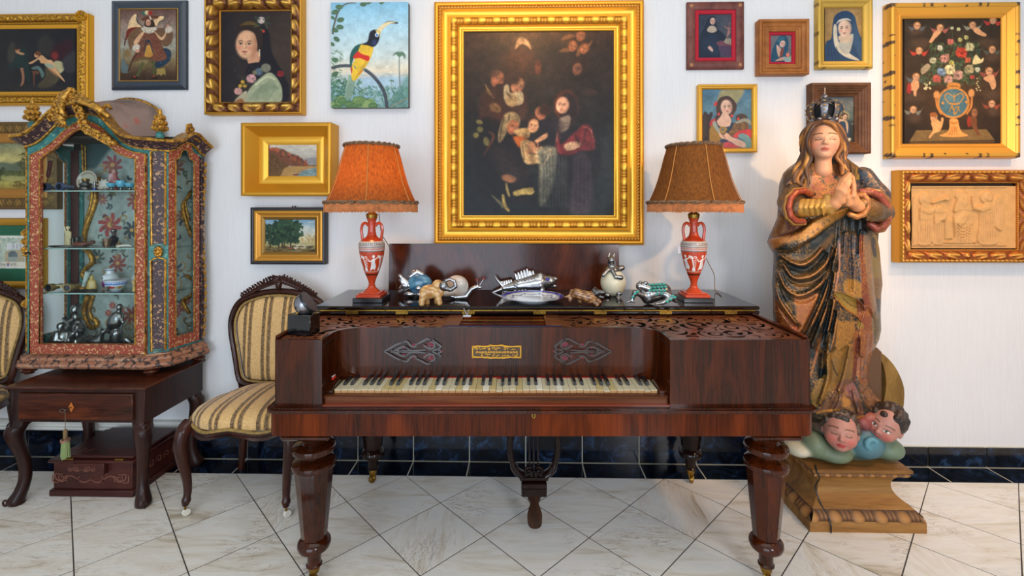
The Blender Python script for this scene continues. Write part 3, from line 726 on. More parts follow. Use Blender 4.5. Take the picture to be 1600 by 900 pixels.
C.p((152,124,82),[(330,1000),(380,850),(450,815),(520,850),(515,930),(440,900),(400,1010),(340,1090)],10);C.face(458,952,50,(166,98,62),.35,turn=.2);C.s((90,50,32),[(440,930),(480,940)],8)
C.p((176,136,84),[(470,980),(600,960),(600,1040),(520,1040)],10);C.p((170,84,30),[(465,1030),(570,1040),(580,1090),(520,1130),(480,1090)],8)
C.e((60,34,24),640,900,55,50,0,.5);C.face(640,940,46,(196,140,96),.3)
C.p((190,150,96),[(530,1080),(640,1090),(700,1250),(660,1270),(560,1260)],10);C.e((202,130,84),625,1115,34,34,0,.5);C.s((186,124,78),[(570,1170),(660,1160),(720,1130)],40)
C.face(702,832,46,(150,90,60),-.35);C.e((50,28,22),740,800,50,50,0,.6);C.p((24,20,26),[(690,900),(800,880),(850,1000),(720,980)],10);C.s((196,138,96),[(660,1080),(730,1040),(810,990)],40);C.s((190,120,84),[(650,1070),(680,1100),(670,1140)],14)
C.e((120,50,24),930,770,110,140,0,.25,.55);C.p((38,26,26),[(840,760),(920,650),(1010,700),(1030,860),(960,980),(880,860)],12);C.face(895,760,56,(212,152,116),.12,turn=-.12)
C.p((120,100,84),[(860,890),(960,850),(950,960),(880,1000)],10);C.p((30,26,30),[(760,1000),(860,860),(880,1000),(1000,960),(1200,1000),(1200,1400),(900,1400)],24)
C.p((112,38,40),[(830,1110),(860,970),(880,1100),(1000,1000),(1080,930),(1150,960),(1180,1140),(1060,1160),(960,1200),(870,1190)],16)
C.p((204,158,118),[(910,1110),(980,1080),(1050,1090),(1040,1130),(940,1160)],6);[C.s((140,90,66),[(980,1085+k*14),(1045,1092+k*12)],4) for k in range(3)]
C.p((132,122,96),[(670,1150),(800,1120),(850,1180),(800,1500),(700,1640),(690,1300)],30,.75);[C.s((62,64,60),[(720+30*k,1200),(735+26*k,1400),(720+30*k,1650)],18,.7) for k in range(8)]
C.p((76,60,66),[(1000,1200),(1120,1200),(1160,1500),(1130,1690),(960,1690),(990,1400)],40,.7);[C.s((48,34,42),[(1020+34*k,1230),(1010+38*k,1650)],16,.6) for k in range(4)]
C.p((150,120,62),[(460,1530),(500,1500),(620,1480),(640,1500),(560,1545)],10);[C.e((190,156,84),x,y,40,24,-.2,.3) for x,y in ((500,1530),(560,1512),(610,1520))];C.s((166,140,80),[(400,1440),(410,1500),(430,1560)],22);C.s((176,146,76),[(370,1540),(390,1640),(430,1690)],30);C.s((110,98,66),[(270,1545),(350,1620),(370,1660)],22)
C.e((170,108,66),425,1400,65,34,.2,.4);[C.e((140,126,66),x,y,rx,ry,t,.4,.8) for x,y,rx,ry,t in ((165,905,30,20,.3),(170,970,28,26,0),(135,1020,24,26,0),(225,1075,26,40,-.3))];C.s((110,60,40),[(250,990),(290,1040),(200,1200)],24,.7)
C.dab([(72,82,82),(40,50,50)],160,(960,1050,1345,1740),4,12,a=.25)
C.blur(1);[C.s(c,q,w_,.55,soft=w_*.6) for c,q,w_ in (((84,56,34),[(560,1000),(600,1120),(640,1280)],60),((70,40,26),[(250,640),(300,800),(330,900)],120),((64,44,34),[(500,760),(560,900)],90),((56,40,36),[(300,1120),(420,1300),(560,1400)],160),((66,50,48),[(880,900),(860,1040)],60),((58,52,52),[(920,1260),(900,1500),(940,1680)],90),((44,38,36),[(1060,560),(1120,760),(1180,900)],160))]
[C.s((36,26,24),q,16,.5,soft=10) for q in ([(470,1060),(520,1200),(560,1400)],[(860,900),(840,1050),(850,1180)],[(1000,1010),(1060,1130)],[(1100,960),(1080,1100)],[(380,860),(360,960),(345,1060)],[(430,840),(420,900)],[(900,1190),(980,1230)],[(540,1090),(560,1240)],[(600,1180),(680,1190)],[(400,640),(450,700)])]
[C.s((214,160,120),q,7,.6,soft=5) for q in ([(1080,950),(1140,975),(1160,1050)],[(850,1000),(840,1090)],[(540,1110),(600,1100),(690,1220)],[(730,1180),(800,1150),(720,1300)])]
C.A*=(.80+.40*C.nz(260)[..., None]);C.blur(1);C.grain(.16,30,8);C.mesh('canvas',M_oil,th,WY-.026,brush=.2)
# ---- 2 angel musketeer in dark frame
th,bx=picture('framed_painting','winged angel in plumed hat holding a long gun, blue-black frame',(172,-1,290,140),.022)
band(th,'frame',bx,px_([(0,0),(0,.012),(1,.016),(9,.024),(11,.022),(13,.018)]),M_vwood,(42,52,64));band(th,'beaded_slip',bx,px_([(12.5,.016),(14,.019),(15.5,.016)]),M_gold,(196,150,74),(60,44,26),D_bead(.0075),.003,nq=5,step=.002);back(th,bx,.01,M_backing)
C=Cv(187,13,275,127,(180,5,6.92),(150,128,112),1.4,5);C.grad([(60,(96,66,58)),(250,(142,122,108)),(480,(150,148,132)),(640,(124,104,70)),(760,(70,50,34)),(850,(52,36,28))]);C.grain(.12,50)
C.e((128,104,66),135,540,40,45,0,.6);C.p((92,104,104),[(65,740),(75,600),(140,680),(150,745)],10)
C.p((222,186,140),[(130,300),(160,180),(215,118),(240,150),(235,210),(300,260),(200,280),(150,330)],5);C.p((110,40,28),[(115,370),(130,290),(200,260),(290,268),(180,310),(120,400)],6);C.s((30,44,48),[(240,125),(236,190),(300,262)],10);C.s((60,32,28),[(112,380),(100,460)],14)
C.p((222,184,138),[(400,210),(470,150),(530,140),(520,180),(480,200),(455,250)],5);C.s((32,46,50),[(470,135),(535,145),(520,185),(480,205),(458,248)],8)
C.p((112,82,58),[(140,360),(210,280),(330,270),(300,420),(180,500),(150,470)],8);C.p((108,78,56),[(420,280),(560,280),(625,330),(600,440),(520,465),(430,380)],8)
C.p((112,64,46),[(300,320),(430,320),(500,450),(570,600),(420,640),(330,600),(180,620),(250,480)],8);C.dab([(146,112,60),(80,34,28),(150,120,84),(60,40,34)],260,(170,290,600,630),4,7)
C.p((30,50,70),[(520,490),(600,520),(590,620),(500,690),(430,690),(430,640),(560,600)],6);C.dab([(150,160,160)],24,(450,520,590,680),3,3)
C.p((208,160,118),[(200,420),(270,330),(310,310),(300,350),(230,450)],6);C.p((214,168,126),[(430,310),(500,370),(550,310),(545,360),(510,400),(470,380)],6)
C.p((186,134,58),[(330,470),(390,460),(405,570),(320,572)],4);C.s((32,52,66),[(340,400),(315,540)],12);C.s((32,52,66),[(370,400),(410,540)],12);C.e((30,48,66),360,410,20,14)
C.p((200,186,164),[(285,270),(360,250),(450,275),(420,310),(370,330),(310,310)],6);C.dab([(150,136,120),(222,212,194)],50,(290,262,440,320),4,9);[C.e((204,190,170),x,y,44,34,-.5,.4) for x,y in ((225,480),(580,290))];C.dab([(150,138,124),(226,216,200)],26,(185,455,268,515),4,8)
C.p((56,34,26),[(320,200),(350,175),(410,190),(425,255),(330,255)],8);C.face(358,212,27,(214,158,126),0);C.p((96,54,34),[(280,175),(350,140),(460,140),(455,170),(380,165),(310,190)],5);[C.e(c,x,y,26,22,0,.5) for c,x,y in (((56,98,84),315,110),((220,196,150),345,105),((150,44,32),380,108))];C.s((220,206,184),[(370,140),(390,180)],14)
C.s((74,48,34),[(140,740),(190,610),(245,540)],20,taper=(1,.8,.5));C.s((90,84,80),[(245,540),(300,440),(350,350)],8);C.e((206,150,120),240,515,22,18);C.e((206,150,120),565,250,16,18);C.s((60,44,38),[(510,290),(610,180)],4)
C.s((82,84,46),[(300,640),(260,740),(235,790)],36,taper=(1,.7,.6));C.s((78,80,44),[(410,620),(420,720),(425,790)],38,taper=(1,.7,.6));C.s((96,84,46),[(200,640),(280,600),(380,620),(300,720)],30,.8);[C.e((30,22,22),x,y,34,13) for x,y in ((215,805),(430,805))];[C.e((150,52,34),x,y,14,10) for x,y in ((210,792),(418,790))]
C.p((150,128,66),[(448,710),(540,700),(548,780),(520,765),(495,785),(470,765),(446,785)],3,n=0);C.grain(.12,12);C.mesh('canvas',M_oilm,th,WY-.0165)
# ---- 3 portrait of a lady
th,bx=picture('framed_painting','lady with flowers in dark hair and pale green sleeve, carved gilt frame',(317,-9,470,178),.062)
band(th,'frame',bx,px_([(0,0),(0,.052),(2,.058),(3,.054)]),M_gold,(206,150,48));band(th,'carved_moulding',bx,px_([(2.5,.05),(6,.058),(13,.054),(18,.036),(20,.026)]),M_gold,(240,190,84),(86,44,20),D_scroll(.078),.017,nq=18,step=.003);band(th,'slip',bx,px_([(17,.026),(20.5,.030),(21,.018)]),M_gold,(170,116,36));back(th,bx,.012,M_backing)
C=Cv(336,12,460,162,(310,0,4.5),(44,38,38),1.25,7);C.grad([(120,(38,34,38)),(640,(56,46,42))],0);C.grain(.14,60);C.e((78,62,50),600,350,120,200,0,1.2,.4)
C.p((30,27,34),[(285,230),(300,165),(370,145),(450,175),(500,240),(520,380),(600,520),(640,640),(600,730),(440,730),(360,560),(340,470),(440,400)],12)
C.p((78,62,36),[(290,175),(340,148),(400,155),(440,200),(420,190),(340,170)],8,.8);C.p((206,152,118),[(345,400),(420,360),(430,430),(370,470)],8);C.p((34,32,42),[(350,450),(440,440),(400,480)],6)
C.face(340,312,77,(220,168,130),.04,turn=-.17);C.p((170,108,80),[(396,240),(418,300),(408,380),(372,418),(384,340)],26,.55);C.p((48,36,32),[(268,262),(290,222),(340,212),(392,232),(412,290),(420,350),(450,330),(446,200),(390,160),(320,158),(276,196)],8);C.p((92,74,40),[(290,182),(340,154),(400,162),(430,190),(380,178),(330,178)],8)
[C.e((214,196,160),430,y,5,8) for y in (356,372,388)]
for x,y,r,c in ((442,145,26,(206,186,176)),(458,222,10,(178,60,48)),(372,552,34,(204,150,150)),(280,640,28,(204,150,140)),(312,575,14,(190,146,50)),(328,602,14,(196,150,56)),(295,603,14,(190,150,56)),(425,505,30,(84,98,112)),(475,478,34,(120,116,100)),(578,520,24,(132,40,44)),(395,510,16,(120,110,84))):
    C.e(c,x,y,r,r*.9,0,.3);C.dab([tuple(v*.78 for v in c),tuple(min(255,v*1.14) for v in c)],12,(x-r*.7,y-r*.6,x+r*.7,y+r*.6),r*.12,r*.4)
C.dab([(50,74,66),(72,84,56)],22,(395,120,500,215),6,14);C.dab([(56,70,50),(70,84,60)],40,(250,480,520,700),6,16,a=.5)
C.p((158,164,132),[(340,730),(350,640),(420,560),(500,510),(560,560),(590,640),(560,730)],10);[C.s((120,132,106),[(360+22*k,700),(430+18*k,620),(520+8*k,560+12*k)],14,.6) for k in range(7)];C.s((206,206,172),[(400,600),(480,540),(540,560)],14,.8);C.p((176,166,136),[(250,720),(300,660),(340,640),(330,725)],8);C.p((150,96,60),[(255,715),(300,690),(320,720)],8);C.mesh('canvas',M_oil,th,WY-.02)
# ---- 4 toucan panel
th,bx=picture('toucan_painting','unframed painted panel of a long-billed toucan on a branch',(517,4,638,168),.035)
MB().box(bx[0],bx[1],WY-.034,WY-.001,bx[2],bx[3],.001).build('panel',plain('dark_panel_edge',(64,60,48),.7),th)
C=Cv(517,4,638,168,(310,0,4.5),(170,205,225),1.25,9);C.grad([(18,(140,196,224)),(200,(176,212,226)),(400,(206,218,214)),(500,(228,216,190)),(545,(196,204,206)),(640,(150,182,200))]);C.grain(.05,90,40)
C.dab([(164,182,178),(196,190,176)],26,(1140,520,1480,555),4,30,0,.5);C.p((170,198,214),[(1120,556),(1480,548),(1480,640),(1200,640)],10)
C.dab([(96,138,128),(112,154,138),(74,116,106),(140,170,152)],340,(1130,610,1480,760),6,18);C.dab([(80,122,100),(58,96,76),(104,142,112)],260,(935,560,1150,765),7,20);C.dab([(96,132,104),(130,160,130)],60,(935,350,1010,560),4,18);C.p((84,128,112),[(1400,640),(1480,530),(1480,765),(1330,765)],30,.6)
for _ in range(26):x,y=C.R.uniform(940,1240),C.R.uniform(700,765);C.e(C.R.choice([(112,142,86),(86,120,76),(140,164,104)]),x,y,34,24,C.R.uniform(-1,1),.3);C.s((170,190,140),[(x-22,y),(x+20,y-6)],3,.6)
C.s((88,78,58),[(945,240),(950,190),(985,80),(1035,30),(1110,20)],12,taper=(1,.7,.3))
for x,y,r in ((990,50,26),(960,85,26),(1000,140,26),(995,190,26),(962,212,24),(972,275,24),(942,310,18),(1160,32,24),(1200,18,20),(1290,20,18),(945,125,16),(960,420,24),(960,520,26)):C.e((80,112,84),x,y,r,r*.66,C.R.uniform(-.8,.8),.25);C.s((126,152,112),[(x-r*.7,y+2),(x+r*.7,y-2)],4,.6)
C.s((150,172,150),[(1085,530),(1070,600),(1050,690)],60,.9,(1,.9,.7));[C.s((104,136,118),[(1070+9*k,530),(1040+9*k,690)],5,.7) for k in range(5)]
C.s((70,76,84),[(935,478),(990,464),(1080,464),(1180,496),(1260,570),(1310,660),(1328,765)],22,taper=(.8,.9,1,1));C.s((110,116,122),[(935,472),(1080,458),(1180,489),(1262,566)],5,.7)
C.p((44,92,86),[(1064,440),(1072,370),(1110,320),(1170,310),(1110,380),(1085,430),(1075,470)],4);C.p((232,190,60),[(1110,400),(1140,320),(1180,310),(1230,325),(1215,400),(1170,480),(1110,560),(1080,555),(1078,470)],4);C.p((196,146,40),[(1190,420),(1160,490),(1100,560),(1140,480)],14,.6);C.p((206,52,40),[(1086,408),(1120,362),(1150,380),(1202,398),(1192,430),(1140,410)],4);C.p((190,50,46),[(1070,474),(1082,480),(1078,520)],3);C.p((190,50,46),[(1150,498),(1168,488),(1122,524)],3)
C.p((34,36,48),[(1150,312),(1190,290),(1205,230),(1240,210),(1275,225),(1268,290),(1235,330),(1190,320)],5);C.e((60,76,130),1236,300,16,22,.4,.8,.7);C.s((26,24,26),[(1258,240),(1310,178),(1350,160),(1404,166)],22,taper=(1,.9,.7,.1));C.p((232,212,164),[(1250,218),(1300,170),(1350,154),(1390,160),(1345,172),(1300,205),(1270,246)],3);C.e((240,240,236),1255,248,13,14);C.e((40,120,200),1256,248,8,9);C.s((200,170,60),[(1244,214),(1275,226),(1272,262)],7)
[C.s((120,150,140),[(1095+60*k,462+16*k),(1110+60*k,484+16*k)],9) for k in range(2)]
for x,y0,y1,r in ((1413,610,400,44),(1358,650,575,18)):
    C.s((116,128,120),[(x+4,y0),(x,(y0+y1)/2),(x,y1)],r*.18,taper=(1,.8,.7));[C.s((96,128,104),[(x,y1),(x+r*.6*cos(t),y1-r*.4+r*.3*sin(t)),(x+r*cos(t),y1+r*.7*sin(t))],r*.2) for t in np.linspace(-2.9,.5,10)]
C.s((160,140,120),[(1350,748),(1400,726),(1475,690)],6);C.mesh('picture',M_oilm,th,WY-.0352)
# ---- 5 seaside village in a deep gilt box frame
th,bx=picture('framed_painting','seaside village with red roofs in a deep plain gilt box frame',(376,191,517,306),.105)
band(th,'frame',bx,px_([(0,0),(0,.103),(.6,.105),(5,.105),(5.6,.103),(19,.045)]),M_gold,(204,146,38));band(th,'slip',bx,px_([(19,.046),(20,.048),(31.5,.036),(32,.03)]),M_gold,(226,170,56));back(th,bx,.02,M_backing)
C=Cv(408,214,509,285,(395,200,4.09),(180,176,164),1.4,11);C.grad([(60,(150,158,160)),(110,(196,190,172)),(180,(178,172,160)),(250,(140,136,130))]);C.dab([(206,200,184),(168,168,162)],60,(60,60,465,170),10,40,0,.4)
C.p((138,136,136),[(330,200),(400,188),(465,200),(465,240),(350,240)],10);C.p((96,70,42),[(58,130),(110,150),(170,190),(230,240),(200,300),(150,346),(58,346)],8);C.p((170,132,80),[(200,260),(250,245),(440,238),(440,248),(330,268),(240,330),(130,346),(180,300)],8);C.p((110,134,134),[(440,250),(465,262),(465,346),(235,346),(280,300),(360,266)],8);C.dab([(176,188,180),(90,118,122)],40,(260,268,465,340),3,24,-.15,.5)
C.p((112,70,50),[(58,112),(140,140),(190,135),(240,165),(300,190),(350,232),(345,244),(250,242),(200,225),(130,165),(58,140)],6)
for i in range(70):
    t=C.R.random();x,y=70+270*t,122+112*t**1.15+C.R.uniform(-22,10)*(.5+t*.5);q=C.R.uniform(10,22);C.p(C.R.choice([(150,76,50),(128,58,42),(166,92,62),(96,58,46),(110,80,62)]),[(x,y),(x+q*.5,y-q*.7),(x+q,y-q*.3),(x+q,y+q*.4),(x,y+q*.5)],1,.85,n=0)
C.dab([(70,46,30),(120,88,54)],60,(62,170,190,340),6,16,.9,.4);C.e((120,70,44),275,298,20,6);C.s((110,90,70),[(350,240),(435,242)],7);C.dab([(52,40,28)],12,(100,330,230,346),6,14);C.mesh('canvas',M_oilm,th,WY-.034)
# ---- 6 oak trees
th,bx=picture('framed_painting','small landscape of dark trees by a pond in black and gilt frame',(391,324,508,413),.042)
band(th,'frame',bx,px_([(0,0),(0,.04),(.5,.042),(4.5,.042),(5,.036)]),M_vwood,(30,27,32));band(th,'gilt_moulding',bx,px_([(5,.037),(7,.040),(10,.034),(13,.024),(14,.026),(15,.026)]),M_gold,(196,136,48));band(th,'slip',bx,px_([(15,.024),(19.5,.018),(20,.014)]),M_gold,(140,104,44));back(th,bx,.01,M_backing)
C=Cv(411,340,496,397,(395,200,4.09),(150,180,200),1.4,13);C.grad([(575,(104,150,182)),(650,(186,196,190)),(710,(214,200,160)),(760,(150,140,84)),(806,(84,66,44))]);C.dab([(214,210,196)],20,(250,590,410,680),8,24,0,.5);C.dab([(160,132,76),(186,160,100)],40,(310,685,410,740),5,10);C.p((196,190,160),[(200,760),(300,745),(380,752),(300,768)],6);C.dab([(96,84,44),(70,56,34),(120,100,60)],120,(70,755,410,806),5,20,0);C.p((50,40,30),[(345,800),(380,780),(410,790),(410,806)],4);C.p((150,146,130),[(200,790),(310,786),(320,800),(220,806)],4)
for x,y in ((110,700),(165,690),(200,690),(240,700),(185,740)):C.s((44,34,26),[(x,770),(x+4,y),(x+2,y-60)],9)
C.dab([(36,60,44),(26,44,36),(52,76,52)],200,(75,620,170,745),8,16);C.dab([(34,58,42),(24,42,32),(58,84,54),(44,70,46)],420,(140,600,290,730),9,18);C.dab([(40,66,48),(58,86,56)],90,(170,578,250,620),8,16);C.dab([(48,76,52)],40,(270,610,320,690),7,14);[C.e(c,x,y,6,5) for c,x,y in (((190,60,44),240,768),((220,200,180),275,770),((120,60,50),220,764))];C.e((170,150,120),320,766,22,7);C.mesh('canvas',M_oil,th,WY-.016)
hk=MB();[hk.tube([(P(x,326,WY-.03).x,WY-.02,P(0,324,WY-.02).z),(P(x,326,WY-.03).x,WY-.02,P(0,321.5,WY-.02).z)],.0035,6) for x in (456,460)];hk.build('hanging_hook',plain('dark_iron',(40,40,44),.4,.8),th)
# ---- 7 mythological scene top left
th,bx=picture('framed_painting','dark scene of a reclining nude and a fleeing figure, wide gilt frame',(-70,20,136,164),.042)
band(th,'frame',bx,px_([(0,0),(0,.036),(2,.040),(3,.036)]),M_gold,(214,154,34));band(th,'carved_moulding',bx,px_([(2,.036),(7,.046),(11,.042),(13,.034)]),M_gold,(240,186,56),(120,72,10),D_fine(.026),.010,nq=14,step=.003);band(th,'fine_moulding',bx,px_([(13,.034),(15,.036),(17,.030)]),M_gold,(224,166,46),(130,84,20),D_leaf(.02),.004,nq=6,step=.003);band(th,'slip',bx,px_([(17,.030),(20,.026),(22,.024),(22.5,.018)]),M_gold,(220,158,40));back(th,bx,.012,M_backing)
mb=MB()
for zz,sg in ((bx[3],-1),(bx[2],1)):
    for i in range(26):a=i*.42;r_=.006+.0013*i;mb.ball((bx[1]-.024+r_*cos(a)*.8,WY-.048,zz+sg*.020+r_*sin(a)*.8),(.007,.008,.007),6,5)
mb.build('corner_ornament',gilt('corner_gilding',(236,180,52),(130,80,14),.3,90),th)
C=Cv(-50,43,118,144,(0,10,5.627),(34,34,38),1.2,15);C.grain(.2,90,30);C.grad([(-280,(40,40,42)),(100,(44,42,40)),(660,(26,28,36))],0,.5);C.p((60,56,50),[(330,330),(400,250),(470,310),(470,430),(350,430)],40,.6);C.p((72,70,58),[(70,480),(80,350),(130,330),(130,480)],20,.6);C.p((60,22,30),[(440,420),(500,340),(640,300),(600,440),(500,480)],40,.7);C.e((150,48,44),484,438,30,34,0,.9,.8)
C.p((176,166,124),[(460,510),(500,480),(560,500),(575,540),(530,590),(480,560)],12);C.p((52,50,54),[(550,480),(620,410),(664,420),(664,570),(580,580)],20);C.p((84,74,54),[(330,700),(400,620),(400,540),(500,560),(520,640),(430,715)],14);[C.s((52,44,36),[(380+20*k,690),(430+18*k,600)],8,.6) for k in range(5)]
C.p((212,160,112),[(370,430),(420,470),(460,480),(500,560),(560,640),(570,665),(540,640),(490,590),(440,560),(400,510),(360,500),(340,470),(280,505),(250,500),(310,470),(350,440)],5);C.p((176,118,80),[(400,510),(460,560),(510,610),(490,610),(430,560)],8,.7);C.e((206,150,110),322,430,20,22,.2);C.e((108,64,36),335,415,26,18);C.p((160,166,140),[(390,510),(450,505),(480,540),(430,545)],8);C.p((88,112,106),[(280,540),(340,525),(390,590),(370,630),(340,560),(290,555)],8);C.p((96,60,40),[(280,570),(340,570),(340,600),(310,600),(305,690),(295,690),(290,600)],6)
C.p((32,48,46),[(140,430),(200,365),(245,400),(250,480),(270,640),(240,650),(200,560),(160,540),(60,540),(130,470)],10);C.e((170,116,84),155,385,22,16);C.s((186,136,98),[(140,400),(180,415),(215,420)],20);C.e((60,40,30),150,372,26,12);C.s((150,104,76),[(190,540),(205,610),(200,670),(180,698)],24,taper=(1,.8,.5));C.p((50,44,40),[(0,700),(664,690),(664,755),(0,755)],30,.4);C.mesh('canvas',M_oil,th,WY-.02)
# ---- 8 nun with red velvet slip
th,bx=picture('framed_painting','nun in black beside a crucifix, red velvet slip in flat dark wood frame',(1074,2,1163,108),.02)
M_inlay=wood('veneer_frame',(74,38,36),(110,62,56),(136,84,72),(9,9,9),.4,.15,1.4)
M_velvet=plain('red_velvet',(176,22,44),.85,bmp=.3,bscale=500)
band(th,'frame',bx,px_([(0,0),(0,.017),(1,.02),(12,.02),(12.5,.014)]),M_inlay);band(th,'velvet_slip',bx,px_([(12,.012),(13,.018),(18,.016),(18.5,.006)]),M_velvet,(170,20,42));back(th,bx,.004,M_backing)
for zx,zz in ((6.5,6.5),(82,6.5),(6.5,99.5),(82,99.5)):
    cx,cz=bx[0]+zx*pw,bx[2]+zz*pw
    MB().prism([(cx+r*cos(t),cz+r*sin(t)) for k in range(12) for r,t in (((.013,.006)[k%2],k*pi/6),)], lambda a,b,t:(a,WY-t,b),.0195,.0207).build('star_inlay',plain('boxwood',(170,116,66),.5),th,smooth=0)
C=Cv(1092,20,1148,92,(1085,5,8.57),(52,58,70),1.6,17);C.grad([(60,(46,56,72)),(520,(72,76,84))],0);C.grain(.12,50)
C.e((76,82,92),245,250,70,90,0,.3,.5);C.p((30,42,58),[(130,330),(170,230),(210,180),(270,175),(300,250),(310,340),(400,420),(430,500),(320,520),(330,740),(60,740),(70,480),(100,370)],10);C.p((38,54,76),[(120,480),(250,400),(320,520),(300,700),(120,600)],50,.6)
C.p((176,160,142),[(170,370),(200,310),(270,310),(300,365),(240,396)],6);C.face(245,240,36,(200,162,146),.05,turn=.05);C.s((32,44,62),[(200,300),(200,220),(240,185),(285,215),(290,290)],16)
C.p((204,160,144),[(180,590),(210,570),(250,620),(240,650),(200,620)],5);C.p((110,66,76),[(315,515),(520,510),(520,590),(330,570)],6);C.p((74,58,80),[(330,575),(520,590),(520,700),(370,690)],8)
C.s((130,92,88),[(475,260),(455,350),(440,440),(430,510)],16);C.s((150,108,100),[(395,300),(450,340),(515,330)],16);C.s((156,112,104),[(460,340),(465,390),(440,440)],26);C.p((150,140,120),[(400,520),(430,470),(510,490),(500,550),(440,545)],4);C.s((90,80,74),[(440,480),(470,500),(465,545)],4);C.mesh('canvas',M_oilm,th,WY-.0065)
# ---- 9 small pine frame
th,bx=picture('framed_painting','tiny blue-veiled woman holding flowers, thick stepped pine frame, red slip',(1187,29,1265,116),.05)
M_pine=wood('pine',(122,66,26),(166,100,46),(190,128,66),(4,4,4),.4,.2,1.6);M_oakf=wood('dark_oak',(62,36,20),(100,62,38),(130,86,54),(5,5,5),.4,.2,1.6)
band(th,'frame',bx,px_([(0,0),(0,.048),(.6,.05),(3.5,.05),(4,.044),(10,.032),(10,.038),(12,.040),(13.5,.034),(14,.036),(17,.034),(17.5,.020)]),M_pine);band(th,'velvet_slip',bx,px_([(17,.022),(18,.026),(21,.024),(21.4,.012)]),M_velvet,(196,20,62));back(th,bx,.008,M_backing)
C=Cv(1202,51,1240,100,(1085,5,8.57),(110,108,112),1.8,19);C.grain(.1,40);C.p((36,78,100),[(1020,800),(1040,640),(1090,520),(1150,440),(1220,440),(1260,520),(1250,640),(1230,720),(1150,740),(1060,800)],8);C.p((58,112,130),[(1110,500),(1170,450),(1220,470),(1130,520)],10,.7);C.p((206,164,142),[(1100,560),(1150,600),(1180,660),(1150,720),(1115,690)],6);C.p((120,66,60),[(1160,620),(1200,600),(1180,700),(1140,720)],6);C.face(1180,545,36,(222,180,160),.35,turn=.05);C.p((196,150,130),[(1075,780),(1130,740),(1210,715),(1230,745),(1150,770)],5);C.p((24,44,62),[(1020,800),(1070,780),(1220,770),(1220,805)],6);C.p((146,164,158),[(1190,730),(1260,720),(1310,740),(1280,790),(1220,790)],6);C.e((226,120,104),1250,692,24,28,0,.4);C.e((150,168,120),1290,725,22,18,0,.4);C.mesh('canvas',M_oilm,th,WY-.0125)
# ---- 10 sorrowing woman in dark blue veil
th,bx=picture('framed_painting','sorrowing woman in a dark blue veil, worn antique gilt frame',(1278,-4,1365,107),.034)
band(th,'frame',bx,px_([(0,0),(0,.026),(1.5,.034),(5,.034),(6.5,.028),(9,.022),(11,.022),(13,.016),(13.4,.010)]),M_goldold,(198,160,70),(120,92,40), lambda s,q:np.clip(1.1-.9*(q<.45)*(np.sin(s*61)*np.sin(s*23)>.5),0,1),.0012,nq=14,step=.004);back(th,bx,.006,M_backing)
C=Cv(1289,11,1350,97,(1060,0,3.6),(150,116,70),1.6,21);C.e((196,158,104),935,150,80,90,0,.7,.7);C.e((150,112,64),935,150,60,72,0,.8,.5);C.grain(.1,30)
C.p((40,66,96),[(825,345),(830,240),(860,215),(870,130),(905,75),(950,65),(990,90),(1005,150),(1020,200),(1040,235),(1042,345)],5);C.p((206,192,168),[(872,150),(890,145),(900,230),(950,290),(1020,340),(940,320),(880,260)],5);C.p((176,170,156),[(905,235),(975,190),(985,215),(960,300),(920,290)],5);C.p((206,178,150),[(900,205),(960,190),(970,230),(920,240)],4);C.face(935,160,37,(226,190,164),-.06,turn=-.05);C.p((40,66,96),[(868,150),(890,105),(940,92),(975,115),(985,170),(1000,160),(980,80),(930,62),(880,90)],4);C.p((220,206,184),[(885,140),(905,112),(950,104),(973,118),(940,112),(905,122)],3);C.p((64,94,122),[(985,90),(1000,150),(1030,240),(1030,330),(990,250)],12,.6);[C.s((26,44,70),[(840+16*k,260),(850+18*k,340)],7,.5) for k in range(4)];C.mesh('canvas',M_oilm,th,WY-.0115)
# ---- 11 young woman with a tower
th,bx=picture('framed_painting','young woman looking up beside a tower, narrow bright gilt frame',(1092,131,1184,238),.034)
band(th,'frame',bx,px_([(0,0),(0,.03),(1,.034),(2.6,.034),(3.2,.028),(4.6,.030),(5.4,.026),(7,.022),(7.3,.014)]),M_gold,(226,170,62));back(th,bx,.008,M_backing)
C=Cv(1097,137,1178,231,(1085,125,7.5),(78,112,132),1.4,23);C.grad([(95,(70,106,132)),(300,(92,128,142)),(560,(70,104,122))]);C.grain(.14,90,30);C.p((164,150,104),[(350,95),(585,95),(480,290),(300,300),(270,220)],30,.9);C.dab([(106,138,150),(66,98,120)],30,(95,100,690,420),12,50,0,.3)
C.p((58,50,50),[(92,420),(108,400),(112,372),(145,376),(148,400),(178,400),(182,376),(215,378),(210,420),(190,480),(186,790),(92,790)],5,n=0);C.p((34,30,38),[(105,790),(110,680),(140,660),(160,790)],8);C.p((78,66,60),[(100,430),(130,430),(130,790),(100,790)],20,.5)
C.p((74,58,54),[(255,330),(270,250),(340,200),(420,205),(490,280),(490,350),(460,400),(420,460),(290,470),(270,420)],10);C.p((66,52,52),[(240,450),(280,400),(310,460),(270,520)],8);C.p((74,60,56),[(490,420),(560,395),(620,430),(600,470),(500,480)],12);C.e((206,60,62),250,280,18,28,.4,.4)
C.p((212,172,150),[(305,430),(340,380),(410,420),(430,480),(410,540),(300,545),(260,490)],8);C.face(375,320,66,(222,182,158),-.08,turn=.1);C.p((74,58,54),[(290,320),(310,240),(370,212),(430,235),(460,290),(470,250),(400,190),(300,210),(265,290)],8)
